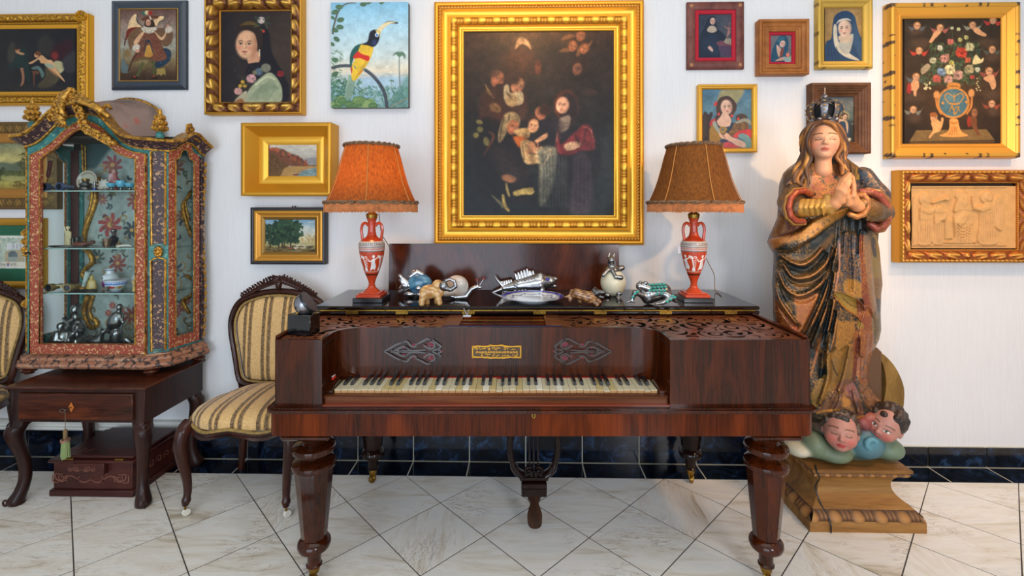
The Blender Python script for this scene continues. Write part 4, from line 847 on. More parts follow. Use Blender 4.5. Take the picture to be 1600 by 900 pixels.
C.p((180,60,66),[(180,540),(190,480),(240,450),(250,490)],8);[C.e((206,70,72),x,y,14,18) for x,y in ((285,400),(440,420),(515,458))];C.p((150,114,60),[(185,790),(180,570),(250,520),(320,640),(280,740),(230,790)],10);C.p((110,80,60),[(400,700),(330,640),(470,500),(590,480),(640,560),(590,620),(470,660)],10);C.dab([(160,124,70),(90,66,56)],50,(350,510,620,640),6,18);C.p((146,146,128),[(480,500),(580,450),(660,480),(660,530),(600,490),(510,510)],8);C.p((44,62,80),[(250,470),(300,545),(410,545),(430,500),(460,520),(390,620),(280,560)],6);C.p((150,118,66),[(290,560),(340,545),(385,570),(350,625),(300,610)],5);C.e((90,110,120),335,580,14,14);C.p((150,158,146),[(215,520),(240,480),(300,600),(280,620)],6)
C.p((192,66,72),[(455,660),(520,600),(620,580),(692,590),(692,720),(600,660),(500,680)],10);C.p((192,80,84),[(220,790),(280,740),(380,715),(500,770),(520,792)],10);C.p((120,152,146),[(510,660),(560,625),(640,660),(685,740),(680,792),(580,792),(590,720)],8);C.p((214,170,146),[(300,620),(340,650),(380,620),(440,670),(500,690),(590,730),(590,790),(500,770),(420,720),(330,690),(290,640)],6);[C.s((160,112,94),[(300+14*k,625+14*k),(350+8*k,655+12*k)],4) for k in range(4)];C.p((50,60,84),[(280,740),(330,690),(400,715),(300,745)],8);C.mesh('canvas',M_oilm,th,WY-.0155)
# ---- 12 pieta behind the statue
th,bx=picture('framed_painting','mourning scene in stepped dark oak frame partly hidden behind the crowned statue',(1268,129,1361,240),.045)
band(th,'frame',bx,px_([(0,0),(0,.045),(4,.045),(4.6,.040),(7,.041),(7.6,.035),(10,.036),(10.6,.029),(14,.030),(14.6,.023),(19,.021),(19.6,.010)]),M_oakf);back(th,bx,.006,M_backing)
C=Cv(1285,145,1340,227,(1260,120,7.2),(60,68,72),1.5,25);C.grad([(190,(70,78,82)),(330,(110,112,106)),(470,(84,98,92)),(520,(52,56,52)),(755,(36,40,42))]);C.dab([(136,134,124),(84,90,94)],60,(180,195,560,380),8,30,.3,.5);C.e((50,76,66),540,400,16,70,0,.5);C.p((40,62,86),[(330,330),(380,280),(420,380),(480,500),(470,680),(300,700),(310,420)],10);C.p((136,52,60),[(290,420),(380,430),(370,470),(290,460)],6);C.e((190,170,110),425,445,58,60,0,.3,.6);C.e((60,42,34),425,450,44,42);C.face(432,455,24,(206,170,138),.5);C.p((200,162,128),[(330,470),(440,490),(470,540),(460,640),(430,500),(340,520)],6);C.s((120,128,120),[(500,530),(556,530)],12);C.p((190,180,150),[(450,690),(500,690),(490,725),(460,720)],6);C.mesh('canvas',M_oilm,th,WY-.0115)
# ---- 13 flowers in a blue vase
th,bx=picture('framed_painting','flower bouquet in a blue urn with winged cherubs, wide gilt frame',(1392,1,1597,247),.055)
band(th,'frame',bx,px_([(0,0),(0,.03),(.8,.036),(.8,.044),(1.2,.052),(3,.055),(6,.055),(8,.050)]),M_gold,(226,164,62),(66,52,48), lambda s,q:1-.85*(np.sin(s*47+1)*np.sin(s*19+q*2)*np.sin(s*101)>.4),.0006,nq=12,step=.006)
band(th,'cove',bx,px_([(8,.049),(10,.046),(15,.040),(17,.036)]),M_gold,(236,166,60));band(th,'slip',bx,px_([(17,.036),(17.6,.039),(18.6,.036),(22.5,.032),(22.8,.022)]),M_gold,(236,166,64));back(th,bx,.015,M_backing)
C=Cv(1413,22,1574,227,(1405,15,4.09),(54,42,30),1.25,27);C.grad([(40,(46,38,28)),(500,(58,42,28)),(860,(36,26,18))]);C.grain(.2,60);C.e((90,60,32),340,560,240,220,0,1.2,.5)
for x,y,rx in ((140,215,60),(560,215,60),(100,560,60),(600,545,60),(105,130,50),(100,690,44),(600,650,40),(600,300,44)):C.e((84,62,46),x,y,rx,32,0,.9,.8)
def cherub(x,y,r,wing,body=None):
    C.p(wing,[(x-r*.6,y+r*.6),(x-r*2.4,y+r*.1),(x-r*3,y-r*.6),(x-r*1.8,y+r*1.4)],3,.9);C.p(wing,[(x+r*.6,y+r*.6),(x+r*2.2,y+r*.1),(x+r*2.9,y-r*.8),(x+r*1.6,y+r*1.5)],3,.9)
    if body:[C.p((208,152,106),[(x+a*r,y+b*r) for a,b in body],4)]
    C.e((150,100,56),x,y-r*.25,r*1.08,r*.95,0,.3);C.face(x,y,r*.78,(214,160,116),.2)
cherub(115,105,22,(90,90,96));cherub(600,75,22,(190,60,50));cherub(128,265,22,(196,60,46));cherub(595,260,22,(80,82,74));cherub(90,640,22,(120,118,104));cherub(592,605,22,(150,70,52))
cherub(262,120,22,(170,90,80),[(-.8,.6),(.4,1.0),(-.6,2.2),(-1.6,3.2),(-2.4,4.2),(-3.2,4.0),(-2.4,2.4),(-1.8,1.2)]);cherub(470,105,22,(140,140,120),[(0,.8),(1.4,.6),(2.6,1.6),(4,2.6),(3.6,3.2),(2,2.8),(.6,2)]);cherub(108,432,24,(90,96,96),[(-.8,.8),(.6,.9),(.8,2.6),(.2,3.6),(.0,5),(-.6,4.8),(-.8,3.6),(-1.8,3.4),(-1.4,1.8)]);C.p((160,50,44),[(55,470),(75,480),(75,530),(50,530)],6);cherub(575,398,24,(150,80,64),[(-1.4,1.6),(.8,.8),(1.6,2),(1.8,4),(.8,4.8),(0,3),(-1,2.4)])
C.dab([(60,78,50),(44,58,40),(86,100,62),(50,72,60)],300,(200,210,520,480),7,20);C.dab([(70,86,56)],60,(140,350,240,480),5,16);[C.s((66,84,50),[(340,460),(x1,(y1+460)/2),(x2,y1)],4) for x1,x2,y1 in ((380,410,150),(350,335,100),(300,260,210),(450,500,300),(270,160,360),(400,440,170))]
for x,y,r,c in ((398,278,36,(206,72,48)),(292,312,30,(196,136,116)),(324,384,34,(222,204,150)),(270,400,26,(130,152,176)),(240,442,26,(200,96,80)),(378,420,32,(192,146,126)),(314,445,28,(206,150,130)),(448,382,30,(176,160,116)),(452,240,28,(196,188,140)),(328,208,20,(206,110,96)),(262,246,18,(214,206,178)),(216,326,22,(196,190,150)),(502,386,16,(206,202,170)),(440,325,18,(206,100,66)),(380,128,12,(190,190,140)),(338,120,10,(200,198,160)),(390,195,14,(190,180,110)),(430,180,14,(200,190,120)),(468,432,14,(190,80,60)),(335,340,16,(200,186,96))):
    C.e(tuple(v*.8 for v in c),x,y,r,r*.92,0,.3);C.dab([tuple(v*.68 for v in c),tuple(min(255,v*1.12) for v in c),c],26,(x-r*.8,y-r*.75,x+r*.8,y+r*.75),r*.16,r*.42);C.e(tuple(v*.6 for v in c),x,y,r*.2,r*.2,0,.8)
C.p((214,196,140),[(470,350),(490,290),(520,320),(540,310),(530,340)],4);C.p((160,140,110),[(140,380),(180,345),(200,370),(150,415)],4);[C.e((206,190,140),C.R.uniform(160,200),C.R.uniform(440,510),6,6) for _ in range(14)];[C.e((190,170,120),C.R.uniform(490,520),C.R.uniform(440,520),5,5) for _ in range(9)]
C.p((126,96,54),[(110,770),(560,765),(610,832),(65,842)],5,n=0);C.p((84,62,34),[(65,842),(610,832),(610,852),(65,862)],4,n=0)
C.e((214,138,62),347,595,104,100,0,.1);C.e((76,108,116),347,595,90,88,0,.1);C.e((110,138,136),330,570,50,40,0,1.2,.5);C.p((200,130,60),[(318,470),(380,470),(388,500),(310,500)],4);C.s((76,60,30),[(320,490),(380,490)],4)
C.p((226,150,76),[(325,700),(372,700),(385,745),(400,780),(440,805),(350,815),(260,805),(310,780),(322,745)],4);[C.s((170,100,44),[(340+8*k,750),(320+18*k,800)],4) for k in range(4)];C.s((176,106,46),[(325,720),(350,726),(375,718)],7)
gc=(206,140,62);C.s(gc,[(322,600),(352,605),(385,600)],12);[C.s(gc,[(352+sg*32,600),(352+sg*60,560),(352+sg*40,535),(352,560)],7) for sg in (-1,1)];C.s(gc,[(352,590),(352,540)],6);[C.s(gc,q,6) for q in ([(322,655),(338,615),(360,665),(385,615)],[(330,615),(350,640),(372,620),(390,655)],[(345,655),(356,670),(366,655)])];[C.e(gc,x,y,9,9) for x,y in ((280,597),(430,592))]
[C.e((206,140,80),x,y,20,26,0,.4) for x,y in ((240,545),(462,535))];[C.s((206,130,62),q,14) for q in ([(235,570),(245,620),(270,670)],[(465,560),(460,620),(430,670)])]
C.p((226,160,96),[(205,720),(240,700),(265,715),(270,690),(285,700),(265,770),(225,790),(200,818),(190,812),(215,770)],4);C.face(222,688,22,(226,160,104),.2);C.e((160,90,44),218,670,24,14);C.p((120,70,40),[(440,700),(490,680),(500,760),(520,800),(500,800),(460,740)],5);C.p((150,50,34),[(440,680),(455,690),(455,750),(435,735)],5);C.face(482,660,20,(150,96,60),0);C.grain(.1,8);C.mesh('canvas',M_oilm,th,WY-.0235)
# ---- 14 carved relief plaque
th,bx=picture('framed_relief','pale carved relief of standing figures in deep scrolled gilt frame',(1408,265,1620,411),.065)
band(th,'frame',bx,px_([(0,0),(0,.05),(1,.055),(1.5,.062),(3,.062)]),M_gold,(206,140,44));band(th,'rope_moulding',bx,px_([(1.5,.060),(3.5,.064),(6,.060)]),M_gold,(240,176,74),(130,66,18),D_bead(.022),.004,nq=7,step=.003)
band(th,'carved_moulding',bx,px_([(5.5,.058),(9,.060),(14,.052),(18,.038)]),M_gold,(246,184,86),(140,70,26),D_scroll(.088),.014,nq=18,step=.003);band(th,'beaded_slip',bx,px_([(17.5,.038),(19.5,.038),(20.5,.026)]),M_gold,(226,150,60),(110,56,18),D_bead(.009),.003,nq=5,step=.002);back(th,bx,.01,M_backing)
C=Cv(1427,294,1600,386,(1370,250,5.0),(0,0,0),2.0,29);C.A[:]=30
C.s((70,)*3,[(286,222),(1000,222)],20,taper=(1,1));C.s((70,)*3,[(286,655),(1000,655)],16,taper=(1,1))
C.e((95,)*3,385,315,48,54,0,.2);C.e((140,)*3,395,315,30,36,0,.6);C.p((115,)*3,[(340,380),(400,355),(430,400),(425,640),(310,640),(340,520)],8);C.s((150,)*3,[(345,395),(420,410),(460,350)],32,soft=14);C.s((140,)*3,[(430,345),(500,320),(570,300)],16);C.e((140,)*3,550,310,30,16,-.3)
C.e((120,)*3,490,405,36,40,0,.5);C.p((110,)*3,[(455,430),(530,430),(540,480),(500,490),(520,640),(430,640),(450,520)],8);C.s((140,)*3,[(490,470),(530,450),(540,400)],22,soft=10);C.p((95,)*3,[(530,480),(585,460),(590,610),(530,610)],4,n=0)
C.e((95,)*3,660,290,52,46,0,.15);C.p((150,)*3,[(615,320),(660,250),(705,320),(720,420),(600,420)],8);C.e((180,)*3,660,330,30,40,0,.6);C.e((150,)*3,650,440,50,50,0,.6);C.p((130,)*3,[(600,420),(740,420),(720,600),(760,640),(520,640),(600,600)],8);C.e((170,)*3,650,470,30,60,.6,.7)
C.e((95,)*3,845,300,50,50,0,.15);C.e((150,)*3,855,300,30,34,0,.6);C.p((120,)*3,[(800,370),(880,350),(890,500),(930,640),(780,640),(790,480)],8);C.s((160,)*3,[(740,380),(800,390),(860,380)],36,soft=14);C.s((140,)*3,[(732,290),(736,380)],12);C.p((95,)*3,[(890,330),(945,290),(965,310),(965,540),(900,500)],10);C.p((95,)*3,[(290,330),(320,330),(330,600),(290,640)],10)
for x0_,x1_,y0_,y1_,n_ in ((320,420,470,640,6),(440,515,500,640,4),(790,910,420,640,7),(610,740,500,640,6),(900,960,350,520,4)):[C.s((60,)*3,[(x0_+(x1_-x0_)*(k+.5)/n_,y0_),(x0_+(x1_-x0_)*(k+.3)/n_,y1_)],7,.8,soft=5) for k in range(n_)]
[C.s((70,)*3,[(610,500+22*k),(660,540+22*k),(730,510+18*k)],7,.8,soft=5) for k in range(4)]
Hh=C.A[...,0].copy();C.A[:]=(202,152,92);C.grain(.06,40)
a,b=P(1424,291,WY-.03),P(1604,388,WY-.03);C.rect('relief_plaque',vcm('carved_limewood',.6),th, lambda u,v:(a.x+(b.x-a.x)*u,WY-.026-Hh/255*.032,a.z+(b.z-a.z)*v))
bpy.data.objects['relief_plaque'].data.polygons.foreach_set('use_smooth',[True]*len(bpy.data.objects['relief_plaque'].data.polygons))
# ---- 15 river landscape behind the cabinet
th,bx=picture('framed_painting','river landscape with trees in a worn gilt frame, left behind the display cabinet',(-60,190,88,327),.035)
band(th,'frame',bx,px_([(0,0),(0,.028),(2,.032),(4,.030)]),M_goldold,(110,82,42));band(th,'carved_moulding',bx,px_([(3,.028),(9,.032),(16,.028),(18,.026)]),M_goldold,(168,128,56),(66,48,26),D_leaf(.05),.003,nq=12,step=.004);band(th,'flat_slip',bx,px_([(18,.026),(19,.028),(28,.026),(33,.022),(33.4,.012)]),M_goldold,(170,116,46));back(th,bx,.008,M_backing)
C=Cv(-28,223,56,295,(0,185,6.2),(170,160,100),1.2,31);C.grad([(230,(120,124,96)),(400,(196,180,112)),(450,(130,130,96)),(500,(66,76,48)),(570,(110,112,62)),(620,(170,158,84)),(690,(140,120,56))]);C.grain(.14,40);C.p((96,104,84),[(0,430),(120,440),(190,415),(280,440),(280,500),(0,500)],16);C.dab([(84,80,36),(60,64,34),(108,96,44)],160,(180,330,350,560),7,18);C.dab([(50,58,36)],60,(-150,480,40,600),8,22);C.dab([(90,66,30),(120,96,40)],50,(130,610,270,660),7,14);C.p((176,168,104),[(20,560),(260,565),(200,600),(60,600)],10,.7);C.mesh('canvas',M_oilm,th,WY-.0135)
# ---- 16 print with green mount
th,bx=picture('framed_print','bridge and houses print in green mount and gilt frame, left behind cabinet',(-70,341,68,451),.025)
band(th,'frame',bx,px_([(0,0),(0,.02),(1.5,.025),(6,.02),(11.5,.014),(12,.008)]),M_gold,(190,138,36));back(th,bx,.004,M_backing)
C=Cv(-60,352,57,441,(0,330,7.5),(22,92,62),1.5,33);C.p((222,218,206),[(-300,285),(300,285),(300,672),(-300,672)],1,n=0);C.p((176,188,170),[(-290,312),(290,312),(290,598),(-290,598)],1,n=0);C.dab([(110,140,116),(140,160,136),(196,200,186),(206,196,170)],260,(-290,315,290,595),8,20,a=.6);C.p((206,206,204),[(80,380),(290,370),(290,445),(80,450)],3,n=0);[C.s((120,126,134),[(160+40*k,380),(160+40*k,440)],8) for k in range(3)];C.p((176,162,130),[(60,470),(290,450),(290,590),(50,590)],4,n=0);C.e((96,108,110),150,520,55,56,0,.1);C.p((150,160,150),[(100,540),(205,540),(190,580),(110,580)],4);C.p((214,206,186),[(-290,604),(290,604),(290,655),(-290,655)],1,n=0)
GL={'A':((0,6,2,0),(2,0,4,6),(1,4,3,4)),'R':((0,0,0,6),(0,0,3.4,1.5),(3.4,1.5,0,3),(1,3,4,6)),'T':((0,0,4,0),(2,0,2,6)),'E':((0,0,0,6),(0,0,4,0),(0,3,3,3),(0,6,4,6)),'P':((0,0,0,6),(0,0,3.4,1.5),(3.4,1.5,0,3)),'N':((0,6,0,0),(0,0,4,6),(4,6,4,0)),'L':((0,0,0,6),(0,6,4,6))}
def letters(C,txt,x,y,w,h,col,sw):
    for ch in txt:
        for x0,y0,x1,y1 in GL.get(ch,()):C.s(col,[(x+x0*w/4,y+y0*h/6),(x+x1*w/4,y+y1*h/6)],sw,.8,(1,1),n=2)
        x+=w*1.4
letters(C,'PENAL',-8,614,13,22,(120,112,108),4);letters(C,'ARTE',122,614,13,22,(120,112,108),4);C.p((176,60,76),[(84,610),(108,610),(108,628),(84,628)],2,n=0);C.e((80,130,190),96,636,12,12);C.mesh('print',plain('x',(0,0,0)) if 0 else vcm('matt_print',.7),th,WY-.0085)
# ================================================================ TABLE LAMPS
def m_shade():
    m,t,b=nodes('lampshade_velvet');v=coords(t,(1,1,.35));n1=noise(t,v,140,3,.5)
    col=ramp(t,n1,[(.2,(92,52,12)),(.7,(142,86,24))]);t.links.new(col,b.inputs['Base Color']);b.inputs['Roughness'].default_value=.9
    tr=N(t,'ShaderNodeBsdfTranslucent');t.links.new(ramp(t,n1,[(.3,(150,66,10)),(.7,(196,104,26))]),tr.inputs[0]);mx=N(t,'ShaderNodeMixShader',i0=.30)
    t.links.new(b.outputs[0],mx.inputs[1]);t.links.new(tr.outputs[0],mx.inputs[2]);t.links.new(mx.outputs[0],t.nodes['Material Output'].inputs[0]); return m
M_shade=m_shade();M_fringe=plain('peach_fringe',(206,128,74),.9,var=.25,bscale=260);M_cordtrim=plain('braided_trim',(140,104,72),.8,bmp=.4,bscale=300,var=.4)
M_terra=vcm('glazed_terracotta',.28,coat=.3);M_terrap=plain('terracotta',(190,66,30),.3,coat=.3);M_slab=plain('black_base',(22,20,22),.3,coat=.3)
M_cable=plain('twisted_flex',(150,104,50),.7,bmp=.5,bscale=400)
def vase_canvas():
    C=Cv(0,333,126,440,(0,0,1),(188,62,28),2.2,41);C.grain(.07,6)
    hb= lambda y0,y1,c:C.p(c,[(-2,y0),(128,y0),(128,y1),(-2,y1)],n=0)
    hb(371,379,(206,198,186));hb(379,388,(196,176,168));hb(376.5,377.5,(60,50,50));hb(380,381,(70,84,90));hb(387,388.2,(70,84,90));hb(421.5,422.5,(206,200,190));hb(426,428,(30,24,24));hb(440,441,(30,24,24))
    for i in range(42):C.s((186,70,50),[(i*3,382),(i*3+1.5,385),(i*3+2.4,382.5)],.8,.8);C.e((50,44,44),i*3+1,374.5,.8,1.3)
    W_=(232,230,226)
    for cx in (8,40,71,102):
        C.p(W_,[(cx-2,402),(cx+3,399),(cx+4,406),(cx+7,414),(cx+4,418),(cx,417),(cx-5,419),(cx-3,410)],.6);C.e(W_,cx+1,396,2.2,2.6);C.s(W_,[(cx+3,401),(cx+8,398),(cx+9,394)],1.6,taper=(1,1));C.s(W_,[(cx-1,402),(cx-6,404),(cx-9,400)],1.6,taper=(1,1));C.s((150,150,160),[(cx,404),(cx+1,415)],.9,.7);C.s((150,150,160),[(cx+2,404),(cx+4,414)],.9,.7);C.s(W_,[(cx+4,417),(cx+5,420)],1.2);C.s(W_,[(cx-4,418),(cx-6,420)],1.2)
    for cx in (24,56,87,118):
        C.s(W_,[(cx,420),(cx-1,408),(cx-3,398),(cx-6,395)],2,taper=(.6,1,.6));C.s(W_,spiral(cx-4,398,.5,3.4,0,1.2,12),1.3);C.s(W_,spiral(cx+3,398,.5,3,pi,-1.1,12),1.2);[C.s(W_,[(cx-1,404+3*k),(cx+5,401+3*k)],1.1) for k in range(5)];C.p(W_,[(cx-4,420),(cx,413),(cx+4,420)],.5)
    return C
VC=vase_canvas()
def lamp(pxc,label,seams,lit):
    v=2.10;c=uvw(ub(pxc,v),v,.9118);k=v/F;Z= lambda y:CH-(y-YH)*k
    th=thing('table_lamp',label,'lamp',c,PSI,'pair of urn table lamps on the piano lid')
    X= lambda hw:hw*k
    MB().box(c.x-X(23),c.x+X(23),c.y-.062,c.y+.062,.9118,.931,.002).build('base',M_slab,th)
    M=MB().box(c.x-X(19),c.x+X(19),c.y-X(19),c.y+X(19),.931,.943,.002).box(c.x-X(16),c.x+X(16),c.y-X(16),c.y+X(16),.943,.950,.002)
    T=Matrix.Translation((c.x,c.y,0));M.lathe([(X(13),.950),(X(11),.956),(X(7),.966),(X(5),.976),(X(5.6),.979),(X(4.4),.983),(X(6),Z(437))],24,T);M.build('foot',M_terrap,th)
    ys=[333,341,346,352,362,368,371,374,377,379,382,388,396,404,412,420,427,433,437,440];hs=[9,8,6.2,5.5,6,7.4,10,15,18.5,19.6,20,19.6,18.6,17.2,15.2,12.8,10.2,7.6,6,5]
    def fn(u,w_):
        a=(u-.5)*2*pi;y=341+w_*99;r=np.interp(y,ys,hs)*k; return c.x+r*np.sin(a),c.y-r*np.cos(a),Z(y)
    C=VC;C.rect('urn_body',M_terra,th,fn).data.polygons.foreach_set('use_smooth',[True]*((C.w-1)*(C.h-1)))
    for sg in (-1,1):MB().tube(spline([(c.x+sg*X(5.5),c.y,Z(353)),(c.x+sg*X(9),c.y,Z(349)),(c.x+sg*X(14),c.y,Z(350)),(c.x+sg*X(16.5),c.y,Z(358)),(c.x+sg*X(15.5),c.y,Z(368)),(c.x+sg*X(14.5),c.y,Z(376))],6),X(2.3),8).build('handle',M_terrap,th)
    MB().lathe([(X(6.5),Z(342)),(X(8),Z(341)),(X(9),Z(336)),(X(8.5),Z(334)),(X(5),Z(332)),(X(4),Z(318)),(X(2),Z(316))],20,T).build('brass_collar',M_brass,th)
    prof=[(69,317),(62,302),(55.5,285),(50,266),(45.5,248),(42,236),(40,229)];pr=spline(prof,5)
    M=MB();n=48;vs,fs=[],[]
    for j,(r,y) in enumerate(pr):
        for i in range(n):
            a=2*pi*i/n;r2=r*k*(1-.018*abs(sin(3*a+(0 if lit else pi/2))));vs.append((c.x+r2*sin(a),c.y-r2*cos(a),Z(y)))
    for j in range(len(pr)-1):
        for i in range(n):fs.append((j*n+i,j*n+(i+1)%n,(j+1)*n+(i+1)%n,(j+1)*n+i))
    sh=M.add(vs,fs).build('lamp_shade',M_shade,th)
    M=MB()
    for i in range(6):
        a=2*pi*i/6+seams;M.tube([(c.x+r*k*1.004*sin(a),c.y-r*k*1.004*cos(a),Z(y)) for r,y in pr],.0022,5)
    M.build('seam_braid',plain('seam_braid',(186,122,56),.8),sh)
    for nm,r,y,w_ in (('top_trim',40.5,228.5,2.6),('bottom_trim',69.5,316.5,2.6)):
        M=MB()
        for ph in (0,pi):M.tube([(c.x+(r*k+X(1.5)*cos(i*.55+ph))*sin(2*pi*i/160),c.y-(r*k+X(1.5)*cos(i*.55+ph))*cos(2*pi*i/160),Z(y)+X(1.5)*sin(i*.55+ph)) for i in range(160)],X(1.7),5,closed=True)
        M.build(nm,M_cordtrim,sh)
    M=MB();R_=random.Random(3)
    for i in range(230):
        a=2*pi*i/230;r=69.4*k;x,y=c.x+r*sin(a),c.y-r*cos(a);z0,z1=Z(318),Z(331+R_.uniform(-1,1));ww=r*pi/230*1.04;tx,ty=cos(a)*ww,sin(a)*ww;ox,oy=sin(a)*.0022,-cos(a)*.0022
        M.add([(x-tx,y-ty,z0),(x+tx,y+ty,z0),(x+tx,y+ty,z1),(x-tx,y-ty,z1),(x+ox,y+oy,z0),(x+ox*1.6,y+oy*1.6,z1)],[(0,4,5,3),(4,1,2,5),(0,1,4),(3,5,2)])
    M.build('fringe',M_fringe,sh,smooth=0,kind='stuff')
    MB().ball((c.x,c.y,Z(296)),.024,12,10).lathe([(.012,Z(318)),(.013,Z(304)),(.012,Z(302))],12,T).build('bulb',plain('glass_bulb',(240,232,214),.3),th)
    if lit:
        l=bpy.data.lights.new('bulb_light','POINT');l.energy=3.6;l.color=(1,.55,.2);l.shadow_soft_size=.03
        o=bpy.data.objects.new('bulb_light',l);COL.objects.link(o);o.location=(c.x,c.y-.0,Z(285))
    return th,c,Z,k
t1,c,Z,k=lamp(581,'lit terracotta urn lamp with brown velvet fringed shade, left on piano lid',.19, True)
MB().tube(spline([(c.x+10*k,c.y+.01,Z(334)),(c.x+12*k,c.y+.03,Z(365)),(c.x+17*k,c.y+.05,Z(378)),(c.x+24*k,c.y+.09,Z(400)),(c.x+24*k,c.y+.12,Z(430)),(c.x+27*k,c.y+.15,.9135)],8),.0018,5).build('flex',plain('dark_flex',(92,66,40),.7),t1)
t2,c,Z,k=lamp(1084,'unlit terracotta urn lamp with brown velvet fringed shade, right on piano lid',.07, False)
MB().tube(spline([(c.x+4*k,c.y+.02,Z(334)),(c.x+10*k,c.y+.05,Z(362)),(c.x+22*k,c.y+.10,Z(385)),(c.x+46*k,c.y+.16,Z(420)),(c.x+60*k,c.y+.20,Z(440)),(c.x+61*k,c.y+.20,.925),(c.x+61*k,c.y+.17,.9142),(c.x+58*k,c.y+.12,.9142),(c.x+55*k,c.y+.08,.9142)],8),.0018,5).build('flex',M_cable,t2)
MB().box(c.x-25*k,c.x-21*k,c.y-.004,c.y-.003,Z(396),Z(385),0).tube([(c.x-23*k,c.y-.0035,Z(386)),(c.x-15*k,c.y,Z(366))],.0006,4).build('paper_tag',plain('paper_tag',(226,214,210),.7),t2)
# ================================================================ LOW TABLE UNDER THE DISPLAY CABINET
M_mah=wood('old_mahogany',(24,10,7),(58,25,16),(112,54,28),(.8,5,5),.26,.4,2.2);M_mahd=wood('dark_mahogany',(24,12,10),(44,23,18),(68,36,27),(5,5,.8),.34,.3,2.0)
TX0,TX1,TY0,TY1,TZ=-2.285,-1.65,2.035,2.44,.533
tb=thing('side_table','low dark mahogany side table with one drawer, carrying the painted display cabinet','table',((TX0+TX1)/2,(TY0+TY1)/2,0))
MB().box(TX0,TX1,TY0,TY1,TZ-.014,TZ,.005).build('table_top',M_mah,tb)
a0=.372
MB().box(TX0+.012,TX0+.03,TY0+.014,TY1-.01,a0,TZ-.014,.002).build('side_apron',M_mahd,tb);MB().box(TX1-.03,TX1-.012,TY0+.014,TY1-.01,a0,TZ-.014,.002).build('side_apron',M_mahd,tb);MB().box(TX0+.03,TX1-.03,TY1-.03,TY1-.012,a0,TZ-.014,.002).build('back_apron',M_mahd,tb)
MB().box(TX0+.03,TX1-.03,TY0+.016,TY0+.03,a0,a0+.018,.002).box(TX0+.03,TX1-.03,TY0+.016,TY0+.03,TZ-.03,TZ-.014,.002).build('front_rail',M_mahd,tb)
dr=MB().box(TX0+.062,TX1-.058,TY0+.004,TY0+.05,a0+.016,TZ-.03,.004).build('drawer',M_mah,tb)
kx,kz=P(110,637,TY0).x,P(110,637,TY0).z
MB().prism([(kx,kz-.022),(kx+.012,kz),(kx,kz+.022),(kx-.012,kz)], lambda a,b,t:(a,TY0+.004-t,b),0,.001).build('lock_inlay',plain('orange_inlay',(190,104,34),.4),dr,smooth=0)
MB().tube([(kx,TY0+.004,kz),(kx,TY0-.02,kz)],.003,6).tube([(kx+.012*cos(t)-.014,TY0-.022,kz-.004+.007*sin(t)) for t in np.linspace(0,2*pi,12)[:-1]],.0018,5,closed=True).build('key',plain('steel_key',(110,104,96),.35,.9),dr)
ts=MB();tz=kz-.012;ts.tube([(kx-.004,TY0-.02,kz-.004),(kx-.003,TY0-.02,kz-.09)],.0012,5)
o=ts.build('tassel_cord',plain('string',(110,92,70),.8),dr)
M=MB().lathe([(.003,kz-.085),(.008,kz-.09),(.008,kz-.125),(.005,kz-.13)],12,Matrix.Translation((kx-.003,TY0-.02,0)));M.build('tassel_cap',plain('gold_thread',(120,96,60),.7,bmp=.4),dr)
M=MB();M.tube([(kx-.003+.012*cos(t),TY0-.02+.012*sin(t),kz-.134-.003*sin(3*t)) for t in np.linspace(0,2*pi,20)[:-1]],.006,6,closed=True);M.build('tassel_ruff',plain('pink_thread',(168,120,100),.8,bmp=.5,bscale=400,var=.4),dr)
M=MB()
for i in range(40):a=i*2.4;r=.013*math.sqrt(i/40);M.tube([(kx-.003+r*cos(a),TY0-.02+r*sin(a),kz-.136),(kx-.003+r*1.25*cos(a),TY0-.02+r*1.25*sin(a),kz-.208+.004*sin(i))],.0022,4)
M.build('tassel_skirt',plain('green_thread',(134,150,96),.8),dr,kind='stuff')
def cab_leg(x,y,sx,sy):  # cabriole leg of the table: square knee, hoof foot
    M=MB();st=[(.528,0,.030),(.372,0,.032),(.345,.014,.034),(.31,.020,.031),(.25,.010,.025),(.18,-.002,.021),(.11,-.004,.0205),(.06,.004,.023),(.03,.014,.028),(.012,.017,.029),(0,.014,.026)]
    n=12;vs,fs=[],[]
    for (z,off,h) in [tuple(p) for p in spline(st,3)]:
        for i in range(n):
            a=2*pi*(i+.5)/n;q=(abs(cos(a))**4+abs(sin(a))**4)**-.25 if z>.36 else (abs(cos(a))**2.8+abs(sin(a))**2.8)**(-1/2.8)
            vs.append((x+sx*off+h*q*cos(a),y+sy*off+h*q*sin(a),max(z,0)))
    m=len(vs) // n
    for j in range(m-1):
        for i in range(n):fs.append((j*n+i,j*n+(i+1)%n,(j+1)*n+(i+1)%n,(j+1)*n+i))
    fs+=[tuple(range(n)),tuple(range((m-1)*n,m*n))]
    M.add(vs,fs);L=M.build('leg',M_mahd,tb,smooth=50)
    M=MB();M.ball((x+sx*.03,y+sy*.03,.352),(.012,.012,.018),8,6);M.tube([(x+sx*(.02+.018*sin(t)),y+sy*(.034),.35-.05*t/3) for t in np.linspace(0,3,8)],.005,6)
    M.tube([(x+sx*.040+.010*cos(t),y+sy*.040,.018+.012*sin(t)) for t in np.linspace(0,5,10)],.004,6);M.build('carved_scroll',M_mahd,L,kind='stuff')
for x,sx in ((TX0+.045,-1),(TX1-.045,1)):
    for y,sy in ((TY0+.045,-1),(TY1-.04,.3)):cab_leg(x,y,sx,sy)
